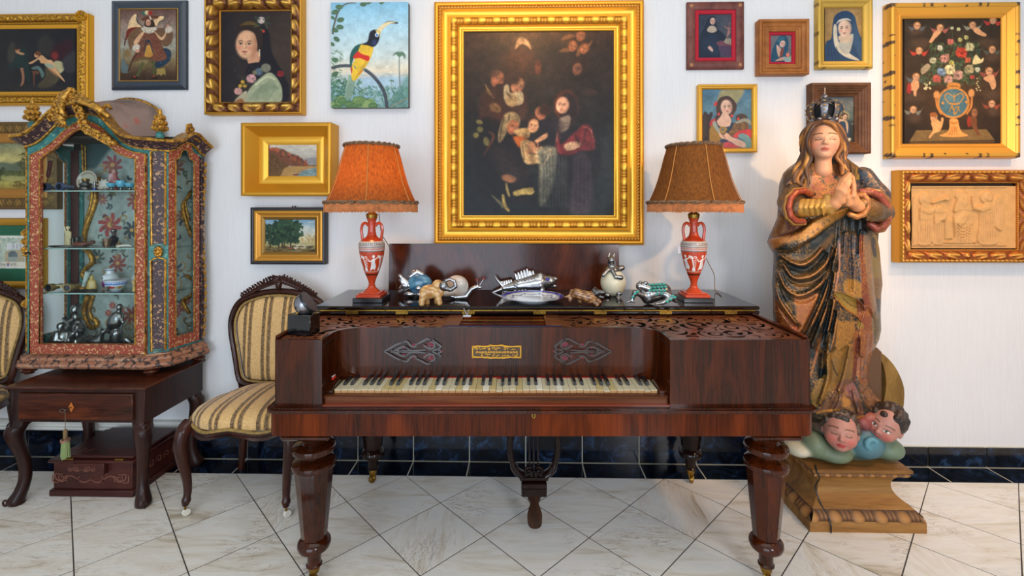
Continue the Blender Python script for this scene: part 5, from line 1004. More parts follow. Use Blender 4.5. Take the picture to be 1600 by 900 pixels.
# ---------------------------------------------------------------- carved box on the floor under the table
BX0,BX1,BY0,BY1=-2.165,-1.772,2.118,2.42
M_box=wood('red_brown_box',(38,17,15),(62,28,24),(84,40,32),(1,5,5),.38,.25,2.0);M_carve=plain('scratched_carving',(112,66,50),.6)
bxo=thing('wooden_box','low carved dark red wooden box with hinged lid under the table','box',((BX0+BX1)/2,(BY0+BY1)/2,0))
MB().box(BX0,BX1,BY0,BY1,.0005,.03,.004).box(BX0+.012,BX1-.012,BY0+.012,BY1-.012,.03,.155,.002).build('body',M_box,bxo)
MB().box(BX0-.004,BX1+.004,BY0-.004,BY1+.002,.155,.168,.005).build('rim',M_box,bxo)
ld=MB().box(BX0+.04,BX1-.008,BY0+.012,BY1-.01,.171,.184,.004).build('lid',M_box,bxo)
for x in (BX0+.09,BX1-.07):MB().box(x-.02,x+.02,BY0+.004,BY0+.013,.167,.173,.0008).build('hinge',M_brass,ld)
MB().box(BX0+.12,BX1-.125,BY0-.012,BY0+.012,.108,.160,.003).build('lock_block',M_box,bxo)
M=MB();yb=BY0+.0118
def carv(path,y,w_=.006):M.prism(stroke(path,w_,(.3,1,.5)), lambda a,b,t:(a,y-t,b),0,.0012)
xm=(BX0+BX1)/2-.01
for sg in (-1,1):
    for q in ([(0,.075),(.03,.062),(.06,.075),(.05,.09)],[(.05,.065),(.085,.09),(.12,.085),(.11,.065)],[(.10,.092),(.13,.065),(.16,.075),(.165,.098),(.145,.1)],[(.15,.06),(.175,.065),(.178,.095)],[(.02,.095),(.05,.105),(.08,.1)]):carv([(xm+sg*a,b) for a,b in spline(q,6)],yb)
    carv([(xm+sg*a,b) for a,b in spiral(.135,.082,.004,.018,0,1.3,16)],yb,.005)
    carv([(xm-.02+sg*a,b) for a,b in spline([(.0,.135),(.02,.125),(.04,.135),(.03,.145)],6)],BY0-.012,.004);carv([(xm-.02+sg*a,b) for a,b in spiral(.052,.134,.002,.011,0,1.2,14)],BY0-.012,.004);carv([(xm-.02+sg*a,b) for a,b in spiral(.022,.134,.002,.010,2,-1.2,14)],BY0-.012,.004)
    for k in range(4):M.prism(stroke([(xm+sg*(.03+.035*k+a),.02*sin(a*180)+b) for a,b in np.linspace((0,0),(.03,.02),8)],.004), lambda a,b,t:(a,BY0+.05+b,.184+t),0,.0012)
for k in range(5):
    M.prism(stroke([(BY0+.05+.05*k+a,b) for a,b in spiral(.02,.09,.004,.02,k,1.2,14)],.005), lambda a,b,t:(BX1-.012+t,a,b),0,.0012)
M.build('carving',M_carve,bxo,kind='stuff')
# ================================================================ STRIPED CHAIRS
def m_stripe():
    m,t,b=nodes('striped_velvet');c=t.nodes.new('ShaderNodeAttribute');c.attribute_name='stripe';x=N(t,'ShaderNodeMath',_operation='DIVIDE',i1=.098);t.links.new(c.outputs['Fac'],x.inputs[0]);f=N(t,'ShaderNodeMath',_operation='FRACT');t.links.new(x.outputs[0],f.inputs[0])
    Br,Cr,Go=(70,42,8),(212,170,108),(190,142,66)
    col=ramp(t,f.outputs[0],[(0,Cr),(.36,Br),(.52,Go),(.56,Cr),(.62,Go),(.66,Br),(.80,(140,100,44)),(.84,Cr)],'CONSTANT')
    n2=noise(t,coords(t),150,3,.5,1.5);col=mix(t,.22,col,ramp(t,n2,[(.47,(120,82,36)),(.53,(240,206,150))]));t.links.new(col,b.inputs['Base Color']);b.inputs['Roughness'].default_value=.75;b.inputs['Sheen Weight'].default_value=.25;bump(t,b,n2,.25); return m
M_stripe=m_stripe();M_chair=wood('chair_walnut',(22,9,7),(48,22,16),(76,38,26),(4,4,1),.24,.5,2.0);M_piping=plain('gold_braid',(164,132,70),.7,bmp=.5,bscale=300,var=.3)
def stripes(o,arr):
    at=o.data.attributes.new('stripe','FLOAT','POINT');at.data.foreach_set('value',np.asarray(arr,np.float32)); return o
def chair(cx,label):
    th=thing('side_chair',label,'chair',(cx,2.2,0),0,'striped salon chairs');Yf,Yb=1.985,2.375
    def outl(t):  # seat outline, t from back left round the front to back right
        s_=math.copysign(abs(cos(t))**.62,cos(t));r_=math.copysign(abs(sin(t))**.62,sin(t));y=(Yf+Yb-.02)/2+r_*.195;w_=.262-.055*(y-Yf)/(Yb-Yf); return cx+s_*w_,y-(.020*cos(s_*pi)+.008 if r_<0 else 0)*min(1,-r_*1.3)
    ns,nr=56,12;V,fs=[],[];rr=[(0,0),(.25,0),(.5,-.003),(.7,-.009),(.84,-.018),(.93,-.03),(.985,-.048),(1,-.066),(.995,-.085),(.975,-.092)]
    yc=(Yf+Yb)/2
    for r,dz in rr:
        for i in range(ns):
            x,y=outl(2*pi*i/ns);fr_=.010*sin(2*(x-cx)/.26*pi)**2*(y<yc);V.append((cx+(x-cx)*r,yc+(y-yc)*r,.478+dz-(.02*((cx-x)/.26)**2*r+(.012 if y>yc else 0)*r)))
    for j in range(len(rr)-1):
        for i in range(ns):fs.append((j*ns+i,j*ns+(i+1)%ns,(j+1)*ns+(i+1)%ns,(j+1)*ns+i))
    o=MB().add(V,fs).build('seat',M_stripe,th,smooth=70);me=o.data;co=np.zeros(len(me.vertices)*3,np.float32);me.vertices.foreach_get('co',co);co=co.reshape(-1,3)
    stripes(o,co[:,0]*(1+.25*(co[:,1]+.2)/.4)+3.07)
    wv= lambda x:.012*cos((x-cx)/.26*pi*2)
    ring=[outl(2*pi*i/64) for i in range(64)]
    MB().tube([(x,y-(.002 if y<yc else 0),.386+wv(x)*(y<yc)) for x,y in ring],.007,6,closed=True).build('seat_braid',M_piping,o)
    M=MB();vs,fs=[],[]
    for i,(x,y) in enumerate(ring):
        w_=wv(x)*(1 if y<yc else 0);z1,z0=.384+w_,.340+w_*1.4+(.012 if y<yc else .0)
        for (d,z) in ((.0,z1),(.006,z1-.01),(.002,z1-.02),(.008,z0+.006),(-.004,z0),(-.02,z0),(-.02,z1)):
            vs.append((x+(x-cx)*d*4,y+(y-yc)*d*5,z))
    for i in range(64):
        for k in range(7):fs.append((i*7+k,((i+1)%64)*7+k,((i+1)%64)*7+(k+1)%7,i*7+(k+1)%7))
    M.add(vs,fs).build('seat_rail',M_chair,th,smooth=50)
    for sg in (-1,1):
        x=cx+sg*.222;p=spline([(x,Yf+.045,.385),(x+sg*.010,Yf+.015,.36),(x+sg*.014,Yf+.002,.31),(x+sg*.006,Yf+.006,.24),(x-sg*.004,Yf+.016,.17),(x-sg*.008,Yf+.018,.11),(x-sg*.006,Yf+.012,.07),(x-sg*.004,Yf+.008,.048)],6)
        L=MB().tube(p,list(np.interp(np.linspace(0,1,len(p)),[0,.15,.35,.6,.8,.86,.92,1],[.030,.030,.024,.018,.015,.019,.015,.011])),10,up=(0,1,0)).build('front_leg',M_chair,th)
        MB().tube([(x-sg*.004,Yf+.008,.05),(x-sg*.004,Yf+.008,.034),(x-sg*.003,Yf+.016,.026)],.005,6).build('caster_fork',M_brass,L)
        MB().lathe([(0,-.009),(.014,-.009),(.017,-.004),(.017,.004),(.014,.009),(0,.009)],16,Matrix.Translation((x-sg*.003,Yf+.016,.0175))@Matrix.Rotation(pi/2,4,'Y')@Matrix.Rotation(.7,4,'X')).build('caster_wheel',plain('white_porcelain',(214,208,192),.2),L)
        x=cx+sg*.165
        MB().tube(spline([(x,Yb-.03,.40),(x,Yb-.025,.34),(x+sg*.012,Yb-.02,.2),(x+sg*.03,Yb-.012,.05),(x+sg*.034,Yb-.01,.001)],5),[.021]*8+[.019]*6+[.016]*7,8).build('rear_leg',M_chair,th)
    # shield back
    half=[(0,.900),(.08,.893),(.145,.876),(.196,.852),(.226,.812),(.241,.755),(.236,.69),(.218,.61),(.204,.547),(.192,.49),(.174,.455),(.12,.440),(0,.437)]
    hp=spline(half,5);out=hp+[(-a,b) for a,b in hp[::-1]][1:-1];ybk= lambda z:Yb-.045+.045*(max(0,z-.44)/.5)**1.2
    MB().tube([(cx+a,ybk(b),b) for a,b in out],.0185,10,closed=True,flat=.85,up=(0,1,0)).build('back_frame',M_chair,th)
    inn=[(a*.90,.685+(b-.685)*.915) for a,b in out]
    MB().tube([(cx+a,ybk(b)-.012,b) for a,b in inn],.0055,6,closed=True).build('back_braid',M_piping,th)
    V,fs=[],[];n=len(inn);cs=[(0,.020),(.3,.020),(.6,.016),(.82,.010),(.95,.002),(1,-.008)]
    for r,d in cs:
        for a,b in inn:V.append((cx+a*r,ybk(.685+(b-.685)*r)-d-.004,.685+(b-.685)*r))
    for j in range(len(cs)-1):
        for i in range(n):fs.append((j*n+i,j*n+(i+1)%n,(j+1)*n+(i+1)%n,(j+1)*n+i))
    o=MB().add(V,fs).build('backrest',M_stripe,th,smooth=70);stripes(o,[v[0]-cx+3.05 for v in V])
    MB().prism([(cx+a,b) for a,b in inn], lambda a,b,t:(a,ybk(b)+t,b),.0,.012).build('back_panel',M_chair,th)
    for sg in (-1,1):MB().tube([(cx+sg*.175,ybk(.46),.46),(cx+sg*.172,Yb-.035,.41),(cx+sg*.166,Yb-.03,.37)],.019,8).build('back_post',M_chair,th)
    M=MB();R_=random.Random(6);zt=ybk(.90)
    for sg in (-1,1):
        for i in range(13):
            t=i/12;x=cx+sg*(.016+.165*t);z=.918+.034*(1-t)**1.5-.042*t**2;k=1.35-.55*t
            M.ball((x,zt-.010,z),(.014*k,.013,.011*k),8,6,M=Matrix.Rotation(sg*(.6+t),4,'Y'));M.tube([(x+.013*k*cos(a),zt-.020,z+.007+.011*k*sin(a)) for a in np.linspace(.2*sg,3.8*sg,7)],[.0045,.006,.0065,.0055,.0045,.003,.002],5)
            M.ball((x+sg*.006,zt-.016,z+.017*k),(.0065,.007,.012*k),6,5,M=Matrix.Rotation(sg*R_.uniform(.1,1.3),4,'Y'))
    M.ball((cx,zt-.020,.936),(.017,.014,.026),10,8)
    for a in (-1.2,-.8,-.4,0,.4,.8,1.2):M.ball((cx+.028*sin(a),zt-.012,.942+.027*cos(a)),(.0075,.009,.014),7,6,M=Matrix.Rotation(a,4,'Y'))
    M.build('carved_crest',M_chair,th)
    return th
ch1=chair(-1.222,'carved walnut chair with striped gold upholstery, fully visible beside the piano')
copy_tree(ch1,(-2.755,2.2,0),0,'carved walnut striped chair mostly cut off at left edge behind the cabinet')
# ================================================================ STATUE PLINTH
PX0,PX1,PY0,PY1=1.172,1.640,1.955,2.35
M_plinth=wood('old_gilt_pine',(92,56,24),(146,100,50),(176,130,72),(.7,6,6),.5,.1,2.0,.2)
pd=thing('wooden_plinth','waisted carved wooden plinth under the crowned statue','plinth',((PX0+PX1)/2,(PY0+PY1)/2,0))
def hband(name,prof,disp=None,amp=0,nq=10,step=.004,hi=(172,120,62),lo=(96,56,24),mat=None):
    """horizontal mitred moulding round the plinth; prof = (inset, height)"""
    pr=np.array(prof,float);Ln=np.concatenate([[0],np.cumsum(np.hypot(*np.diff(pr,axis=0).T))])
    if disp is not None:tq=np.linspace(0,1,nq);I_,Zz=np.interp(tq*Ln[-1],Ln,pr[:,0]),np.interp(tq*Ln[-1],Ln,pr[:,1])
    else:tq=Ln/Ln[-1];I_,Zz=pr[:,0],pr[:,1]
    Vs,Qs,Cs,o=[],[],[],0
    for k in range(4):
        L=(PX1-PX0) if k%2==0 else (PY1-PY0);n=max(2,int(L/step)) if disp is not None else 2
        w_=I_[:, None];s_=w_+np.linspace(0,1,n)[None]*(L-2*w_);d=disp(s_-L/2+10,tq[:, None]+0*s_) if disp is not None else 0*s_+1
        i_=w_-amp*(d if disp is not None else 0)
        X_,Y_=[(PX0+s_,PY0+i_+0*s_),(PX1-i_+0*s_,PY0+s_),(PX1-s_,PY1-i_+0*s_),(PX0+i_+0*s_,PY1-s_)][k]
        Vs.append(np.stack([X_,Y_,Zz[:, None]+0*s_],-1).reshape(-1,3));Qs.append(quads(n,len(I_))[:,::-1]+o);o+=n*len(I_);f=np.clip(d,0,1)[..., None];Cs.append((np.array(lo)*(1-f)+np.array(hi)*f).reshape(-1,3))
    return arr_mesh(name,np.concatenate(Vs),np.concatenate(Qs),mat or M_plinth,pd,srgb(np.concatenate(Cs)),disp is not None)
M_vplinth=vcm('carved_pine',.5,bmp=.2,bscale=200)
hband('base_board',[(0,0),(0,.036),(.004,.042)]);hband('egg_moulding',[(.004,.042),(.008,.056),(.020,.070),(.026,.078)],D_egg(.092),.010,nq=14,mat=M_vplinth,lo=(70,40,16));hband('waist',[tuple(p) for p in spline([(.026,.078),(.032,.084),(.05,.096),(.072,.118),(.082,.145),(.078,.172),(.066,.19),(.050,.200)],3)])
hband('carved_edge',[(.050,.200),(.040,.206),(.036,.214),(.040,.222)],D_egg(.046),.005,nq=8,mat=M_vplinth);hband('top_board',[(.036,.222),(.030,.224),(.030,.236),(.05,.2362)]);MB().box(PX0+.032,PX1-.032,PY0+.032,PY1-.032,.222,.2365,.001).build('top_panel',M_plinth,pd)
MB().tube(spline([(P(1275,707,2.0).x+.01,2.02,.2375),(1.215,1.983,.236),(1.228,1.985,.20),(1.232,2.018,.15),(1.238,2.0,.10),(1.25,1.952,.045),(1.252,1.948,.003)],8),.0028,6).build('cable',plain('black_cable',(16,16,20),.4),pd)
# ================================================================ PAINTED DISPLAY CABINET
def m_blotch(name,base,spot_,dark,sc=55,th=(.54,.58),rough=.5,bs=.2):
    m,t,b=nodes(name);v=coords(t);n1=noise(t,v,sc,2,.5,.6);n2=noise(t,v,sc*.35,5,.65)
    c=ramp(t,n2,[(.3,dark),(.5,base)]);mk=ramp(t,n1,[(th[0],(0,0,0)),(th[1],(255,255,255))]);t.links.new(mix(t,mk,c,spot_),b.inputs['Base Color'])
    b.inputs['Roughness'].default_value=rough;bump(t,b,n1,bs); return m
M_redp=m_blotch('painted_red_flowers',(152,66,44),(200,158,110),(124,54,38),95,(.56,.60));M_teal=m_blotch('painted_teal',(52,122,118),(112,160,140),(26,74,80),45,(.56,.66))
M_plum=m_blotch('plum_ornament',(58,38,44),(170,132,96),(40,26,32),75,(.58,.62));M_worn=m_blotch('worn_marbling',(158,106,78),(64,50,46),(176,140,112),48,(.50,.60),.6,.5)
M_gc=gilt('cabinet_gilding',(214,158,62),(92,60,28),.36,70,.35,.6);M_roofp=m_blotch('marbled_roof',(150,126,116),(178,96,78),(104,92,88),14,(.6,.68),.6,.1);M_cdark=plain('dark_interior',(44,34,30),.6)
def m_glass():
    m,t,b=nodes('clear_glass');o=t.nodes['Material Output'];tr=t.nodes.new('ShaderNodeBsdfTransparent');tr.inputs[0].default_value=(.95,.98,.97,1);g=t.nodes.new('ShaderNodeBsdfGlossy');g.inputs['Roughness'].default_value=.01
    fz=N(t,'ShaderNodeFresnel');fz.inputs[0].default_value=1.16;mx=t.nodes.new('ShaderNodeMixShader');t.links.new(fz.outputs[0],mx.inputs[0]);t.links.new(tr.outputs[0],mx.inputs[1]);t.links.new(g.outputs[0],mx.inputs[2]);t.links.new(mx.outputs[0],o.inputs[0]); return m
M_glass=m_glass();M_sglass=plain('green_glass_edge',(150,176,168),.1)
YF=2.20;CXm=(-2.347-1.765)/2
cb=thing('display_cabinet','painted baroque glass display cabinet, teal and red with gilt crest, on low table','cabinet',(CXm,2.33,.533))
A_,B_,C_,D_=(-2.347,2.20),(-1.765,2.20),(-1.700,2.238),(-1.657,2.426);A2,D2=(-2.374,2.228),(-2.352,2.426)
fX= lambda px:P(px,300,YF).x
fZ= lambda py:P(140,py,YF).z
def ff(o):  # the front plane, o = how far in front of it
    return lambda a,b,t:(a,YF-o-t,b)
def pts(l): return [(fX(a),fZ(b)) for a,b in l]
arch_in=[(67.6,250),(76,242),(92,231),(107,216),(121,205.5),(137,202),(153,207),(167,219.5),(178,230.5),(192,242),(216,249)]
arch_out=[(52,243),(71,234),(89,221),(107,203.5),(124,193),(139,190),(156,196),(171,209),(188,226),(208,237),(231,241)]
ai,ao=spline(pts(arch_in),4),spline(pts(arch_out),4)
door_out=[tuple(q) for q in ao]+pts([(231,552),(52,552)]);door_in=[tuple(q) for q in ai]+pts([(216,536),(67.6,536)])
door=MB().prism(door_out,ff(.004),-.004,.012,holes=[door_in]).build('door',M_redp,cb)
for nm,lp,r in (('inner_bead',door_in,.0035),('outer_bead',door_out,.003)):
    MB().tube([(a,YF-.017,b) for a,b in lp],r,6,closed=True).build(nm,M_gc,door)
MB().prism(door_in,ff(.004),.0,.003).build('glass_pane',M_glass,door,smooth=0)
MB().tube([(fX(49),YF-.012,fZ(394)),(fX(50),YF-.03,fZ(394)),(fX(57),YF-.034,fZ(395))],.003,6).ball((fX(58),YF-.034,fZ(395)),.005,8,6).build('door_key',plain('iron_key',(60,52,46),.4,.8),door)
for py in (265,515):MB().tube([(fX(231),YF-.016,fZ(py-5)),(fX(231),YF-.016,fZ(py+5))],.004,6).build('hinge',plain('dark_iron_hinge',(50,44,40),.5,.7),door)
# teal carcass: front surround, posts, sides
sur_out=[(A_[0],fZ(556))]+[(A_[0],fZ(228)),(fX(60),fZ(222))]+pts([(76,212),(90,198),(107,182),(125,177),(140,175),(156,180),(171,191),(188,208),(206,222),(224,230)])+[(B_[0],fZ(232)),(B_[0],fZ(556))]
MB().prism(sur_out,ff(0),-.012,.003,holes=[[(CXm+(a-CXm)*1.004,b) for a,b in door_out]]).build('front_surround',M_teal,cb)
def plane(p,q,o=0.):  # upright plane through two plan points; a = 0..1 along it, t = thickness outwards
    p,q=Vector((*p,0)),Vector((*q,0));d=q-p;n=Vector((d.y,-d.x,0)).normalized()
    return lambda a,b,t:(p.x+d.x*a+n.x*(t+o),p.y+d.y*a+n.y*(t+o),b)
z0,zt=.630,1.60
def rrp(a0,a1,b0,b1,r=.12,ry=.012): return [(a0+(a1-a0)*u,b) for u,b in ((0,b0),(1,b0),(1,b1-ry),(.8,b1-ry*.3),(.5,b1),(.2,b1-ry*.3),(0,b1-ry))]
for p,q in ((B_,C_),(A2,A_)):
    f=plane(p,q);po=MB().prism([(0,z0),(1,z0),(1,zt+.03),(0,zt+.03)],f,-.008,0).build('corner_post',M_teal,cb)
    for b0,b1 in ((.650,1.075),(1.150,1.590)):
        MB().prism(rrp(.2,.8,b0,b1),f,0,.003).build('plum_panel',M_plum,po)
        MB().tube([f(a,b,.004) for a,b in rrp(.14,.86,b0-.008,b1+.008)],.0055,6,closed=True).build('gilt_bead',M_gc,po)
    M=MB();c=Vector(f(.5,1.112,.006));M.ball(c,.011,10,8)
    for k in range(8):M.ball(c+Vector((.019*cos(k*pi/4)*.8,0,.019*sin(k*pi/4))),.0085,7,6)
    M.build('gilt_rosette',M_gc,po)
def side_arch(w0,w1,zb,zs,zc): return [(w0,zb),(w1,zb),(w1,zs)]+[tuple(q) for q in spline([(w1,zs),(w1-(w1-w0)*.2,zs+.012),((w0+w1)/2+(w1-w0)*.15,zc),((w0+w1)/2-(w1-w0)*.15,zc),(w0+(w1-w0)*.2,zs+.012),(w0,zs)],3)]
for p,q in ((C_,D_),(D2,A2)):
    f=plane(p,q);r=p==C_;g=(lambda a:a) if r else (lambda a:1-a)
    so=[(g(a),b) for a,b in side_arch(.01,.84 if r else .92,z0+.014,1.59,1.65)];si=[(g(a),b) for a,b in side_arch(.16 if r else .08,.69 if r else .86,z0+.065,1.555,1.605)]
    sf=MB().prism([(0,z0),(1,z0),(1,zt+.04),(0,zt+.04)],f,-.008,.0,holes=[si]).build('side_panel',M_teal,cb)
    MB().prism(so,f,.0,.008,holes=[si]).build('side_door_frame',M_redp,sf)
    MB().tube([f(a,b,.010) for a,b in si],.003,6,closed=True).build('side_bead',M_gc,sf);MB().prism(si,f,-.004,-.001).build('side_glass',M_glass,sf,smooth=0)
    MB().prism([(g(a),b) for a,b in ((.88,z0+.01),(.99,z0+.01),(.99,1.58),(.88,1.58))],f,0,.008).build('rear_pilaster',M_plum,sf)
    M=MB()
    for k in range(26):
        zz=.67+k*.035;M.ball(Vector(f(g(.985),zz,.010+.008*sin(zz*9))),(.006,.008,.016),6,5)
    M.build('rear_gilt_scroll',M_gc,sf,kind='stuff')
# gilt scroll brackets on the left edge
M=MB()
for zz,s_ in ((1.20,1),(1.12,-1),(.86,1),(1.16,0)):
    M.tube([(A2[0]-.010-.010*sin(t),A2[1]-.006,zz+.035*(t/pi-.5)*(s_ or 1)) for t in np.linspace(0,pi,9)],[.003,.006,.009,.010,.010,.009,.008,.006,.004],6)
M.build('edge_scrolls',M_gc,cb,kind='stuff')
# plinth, cornice: mouldings swept round the plan
plan=[D2,A2,A_,B_,C_,D_]
def miter(pl):
    o=[]
    for i,p in enumerate(pl):
        e=[]
        if i>0:d=Vector(p)-Vector(pl[i-1]);e.append(Vector((d.y,-d.x)).normalized())
        if i<len(pl)-1:d=Vector(pl[i+1])-Vector(p);e.append(Vector((d.y,-d.x)).normalized())
        n=sum(e,Vector((0,0)));n.normalize();o.append(n/max(.6,n.dot(e[0])))
    return o
def sweep(name,mat,path,prof,parent,smooth=35):  # path: (x, y, z, nx, ny); prof: (out, up)
    vs=[(x+nx*o,y+ny*o,z+u) for x,y,z,nx,ny in path for o,u in prof];k=len(prof);fs=[]
    for i in range(len(path)-1):
        for j in range(k-1):fs.append((i*k+j,i*k+j+1,(i+1)*k+j+1,(i+1)*k+j))
    return MB().add(vs,fs).build(name,mat,parent,smooth=smooth)
mt=miter(plan)
sweep('base_moulding',M_worn,[(p[0],p[1],0,n.x,n.y) for p,n in zip(plan,mt)],[(-.02,.632),(.004,.632),(.008,.624),(.026,.616),(.030,.606),(.026,.598),(.038,.590),(.041,.580),(.036,.570),(.03,.566),(-.05,.566)],cb)
MB().prism([(p[0]+n.x*.005,p[1]+n.y*.005) for p,n in zip(plan,mt)],pf,.570,.6315).build('floor_board',M_cdark,cb)
cz=spline(pts([(20,214),(38,214.5),(58,209),(74,197),(88,183),(104,170),(122,165),(140,163),(156,167),(171,179),(186,198),(202,211),(222,217),(244,219)]),4)
czx,czz=np.array([q[0] for q in cz]),np.array([q[1] for q in cz])
path=[(D2[0],D2[1],1.655,*mt[0])]+[(D2[0]+(A2[0]-D2[0])*t,D2[1]+(A2[1]-D2[1])*t,1.652+.05*sin(pi*t)**2,-1.02,-.2) for t in (.2,.4,.6,.8)]+[(A2[0],A2[1],1.652,*mt[1]),(A_[0],A_[1],float(np.interp(A_[0],czx,czz)),*mt[2])]
path+=[(x,YF,float(np.interp(x,czx,czz)),0,-1) for x in np.linspace(A_[0],B_[0],42)[1:-1]]
path+=[(B_[0],B_[1],float(np.interp(B_[0],czx,czz)),*mt[3]),(C_[0],C_[1],1.640,*mt[4])]+[(C_[0]+(D_[0]-C_[0])*t,C_[1]+(D_[1]-C_[1])*t,1.640+.055*sin(pi*t)**2,1.02,-.2) for t in (.15,.3,.45,.6,.75,.9)]+[(D_[0],D_[1],1.638,*mt[5])]
sweep('cornice',M_plum,path,[(-.015,-.048),(.010,-.046),(.014,-.040),(.022,-.032),(.040,-.020),(.052,-.012),(.058,-.008)],cb)
sweep('cornice_top',M_gc,path,[(.050,-.012),(.062,-.010),(.066,-.002),(.060,.004),(.046,.003),(-.015,.002)],cb);sweep('cornice_bead',M_gc,path,[(.004,-.052),(.014,-.051),(.016,-.045),(.010,-.041)],cb)
def zback(x):t=abs(x-CXm)/.16; return 1.655+(.235*(1-.25*t**2)*float(sm(np.array((1.25-t)/.32))) if t<1.3 else 0)
zfr= lambda x:float(np.interp(x,czx,czz))
def roof(u,v):
    x=-2.44+u*.77;k=v**.8; return (x,2.20+.228*v,zfr(x)+(zback(x)-zfr(x))*k-.002)
MB().grid(roof,44,12).build('roof',M_roofp,cb,smooth=60)
MB().tube([(x,2.428,zback(x)) for x in np.linspace(-2.26,-1.85,30)],.007,6).build('roof_rim',M_gc,cb)
M=MB()  # shell and acanthus crest
R_=random.Random(9)
for i in range(30):
    t=i/29;px,py=86+92*t,192-44*sin(pi*min(1,t*1.7+.05))+46*max(0,t-.3)**1.1;c=P(px,py,YF-.05)
    M.ball(c,(.016,.018,.012),8,6,M=Matrix.Rotation(R_.uniform(-1,1),4,'Y'));M.tube([(c.x+.018*cos(a),c.y-.014,c.z+.016*sin(a)) for a in np.linspace(R_.uniform(0,3),R_.uniform(4,7),8)],[.004,.007,.008,.007,.006,.005,.004,.002],6)
def leafp(pl,r):M.tube(spline([P(a,b,YF-d) for a,b,d in pl],6),r,8)
leafp([(100,182,.05),(96,165,.06),(104,148,.07),(112,139,.06),(118,146,.06)],[.014]*6+[.018]*6+[.013]*6+[.008]*7);leafp([(112,160,.07),(128,158,.075),(146,165,.07),(162,176,.06),(170,182,.05)],[.014]*6+[.018]*12+[.010]*7);leafp([(108,150,.05),(122,150,.06),(136,156,.06)],.011);leafp([(160,170,.05),(168,164,.05),(173,170,.05)],.008)
for k in range(7):a=-2.2+k*.36;leafp([(100,186,.07),(100+9*cos(a+3.6),184+9*sin(a+3.6),.08),(100+17*cos(a+3.6),184+15*sin(a+3.6),.06)],.006)
M.build('crest_carving',M_gc,cb,smooth=60)
for px,py,Yq in ((51,193,2.17),(250,209,2.17)):  # pine-cone finials
    c=P(px,py,Yq);T=Matrix.Translation((c.x,c.y,0));h=c.z
    fn_=MB().lathe([(.016,h-.02),(.018,h-.004),(.010,h+.006),(.012,h+.012)],14,T).build('finial',M_teal,cb);M=MB().lathe([(.010,h+.008),(.02,h+.012),(.029,h+.024),(.027,h+.034),(.022,h+.04),(.026,h+.046),(.024,h+.058),(.017,h+.066),(.019,h+.072),(.015,h+.084),(.008,h+.094),(.009,h+.1),(.006,h+.112),(0,h+.116)],14,T)
    for rr_,hh_,n in ((.028,.026,10),(.024,.05,9),(.018,.075,7)):
        for k in range(n):M.ball((c.x+rr_*cos(k*2*pi/n),c.y+rr_*sin(k*2*pi/n),h+hh_),(.007,.007,.011),6,5)
    M.build('pine_cone',M_gc,fn_)
M=MB();c=P(297,205,2.32)
for k in range(6):a=k*pi/3+.3;M.ball(c+Vector((0,.020*cos(a),.022*sin(a)+.006)),(.007,.013,.013),8,6)
M.ball(c+Vector((.004,0,.006)),.009,8,6);M.tube([c+Vector((.0,-.01,-.02)),c+Vector((.012,.02,-.03)),c+Vector((.02,.05,-.045))],.008,6);M.build('side_flower',M_gc,cb)
for p in ((A_[0]+.0,2.205),(B_[0]+.01,2.205),(D_[0]-.01,2.40),(D2[0]+.01,2.40)):
    MB().lathe([(.016,.568),(.020,.562),(.030,.556),(.033,.549),(.028,.542),(.016,.538),(.020,.5335)],18,Matrix.Translation((p[0],p[1],0))).build('bun_foot',M_mah,cb)
# painted back with gilt scrolls
bp=MB().box(-2.345,D_[0],2.426,2.432,.632,1.66,0).build('back_board',M_cdark,cb,smooth=0)
C=Cv(126,214,316,560,(0,0,1),(160,172,166),1.4,51);C.grain(.16,30,8);C.p((40,66,68),[(100,200),(340,200),(340,236),(230,246),(206,232),(190,226),(170,236),(150,262),(130,264),(100,260)],6,.85)
for x,y,r,c in ((176,258,16,(150,74,78)),(172,352,19,(158,62,62)),(206,360,14,(60,66,74)),(160,312,9,(150,90,84)),(212,315,14,(146,76,72)),(176,478,6,(150,52,50)),(190,486,6,(150,52,50)),(170,490,6,(150,52,50)),(206,494,14,(150,64,60)),(184,412,14,(140,66,62)),(152,402,12,(66,78,70)),(274,262,14,(150,84,80)),(284,480,8,(150,60,60)),(292,470,7,(150,60,60)),(276,490,7,(150,60,60)),(272,420,14,(70,84,100)),(286,340,12,(150,90,70)),(268,520,12,(60,74,84))):
    for k in range(8):a=k*pi/4+.2;C.s(c,[(x,y),(x+r*.6*cos(a+.2),y+r*.6*sin(a+.2)),(x+r*cos(a),y+r*sin(a))],r*.34,.9,(.3,1,.5))
    C.e((196,156,96),x,y,r*.22,r*.22)
for k in range(190):
    x,y,a=C.R.uniform(128,310),C.R.uniform(250,555),C.R.uniform(0,6.3);C.s(C.R.choice([(52,62,60),(40,54,66),(92,84,60),(150,114,70),(78,96,84)]),[(x,y),(x+5*cos(a),y+5*sin(a)),(x+9*cos(a+.7),y+9*sin(a+.7))],C.R.uniform(1.6,4),.8)
for k in range(26):
    x,y=C.R.uniform(134,306),C.R.uniform(260,550);C.s(C.R.choice([(176,136,76),(150,112,62)]),spiral(x,y,1,C.R.uniform(6,13),C.R.uniform(0,6),C.R.choice([-1,1])*C.R.uniform(.6,1.1),14),2.4,.75)
C.mesh('painted_back',vcm('painted_silk_back',.6),cb,2.4245,1.0,.08)
M=MB()
def scr(l,r,Yq=2.416):M.tube(spline([P(a,b,Yq) for a,b in l],6),r,8)
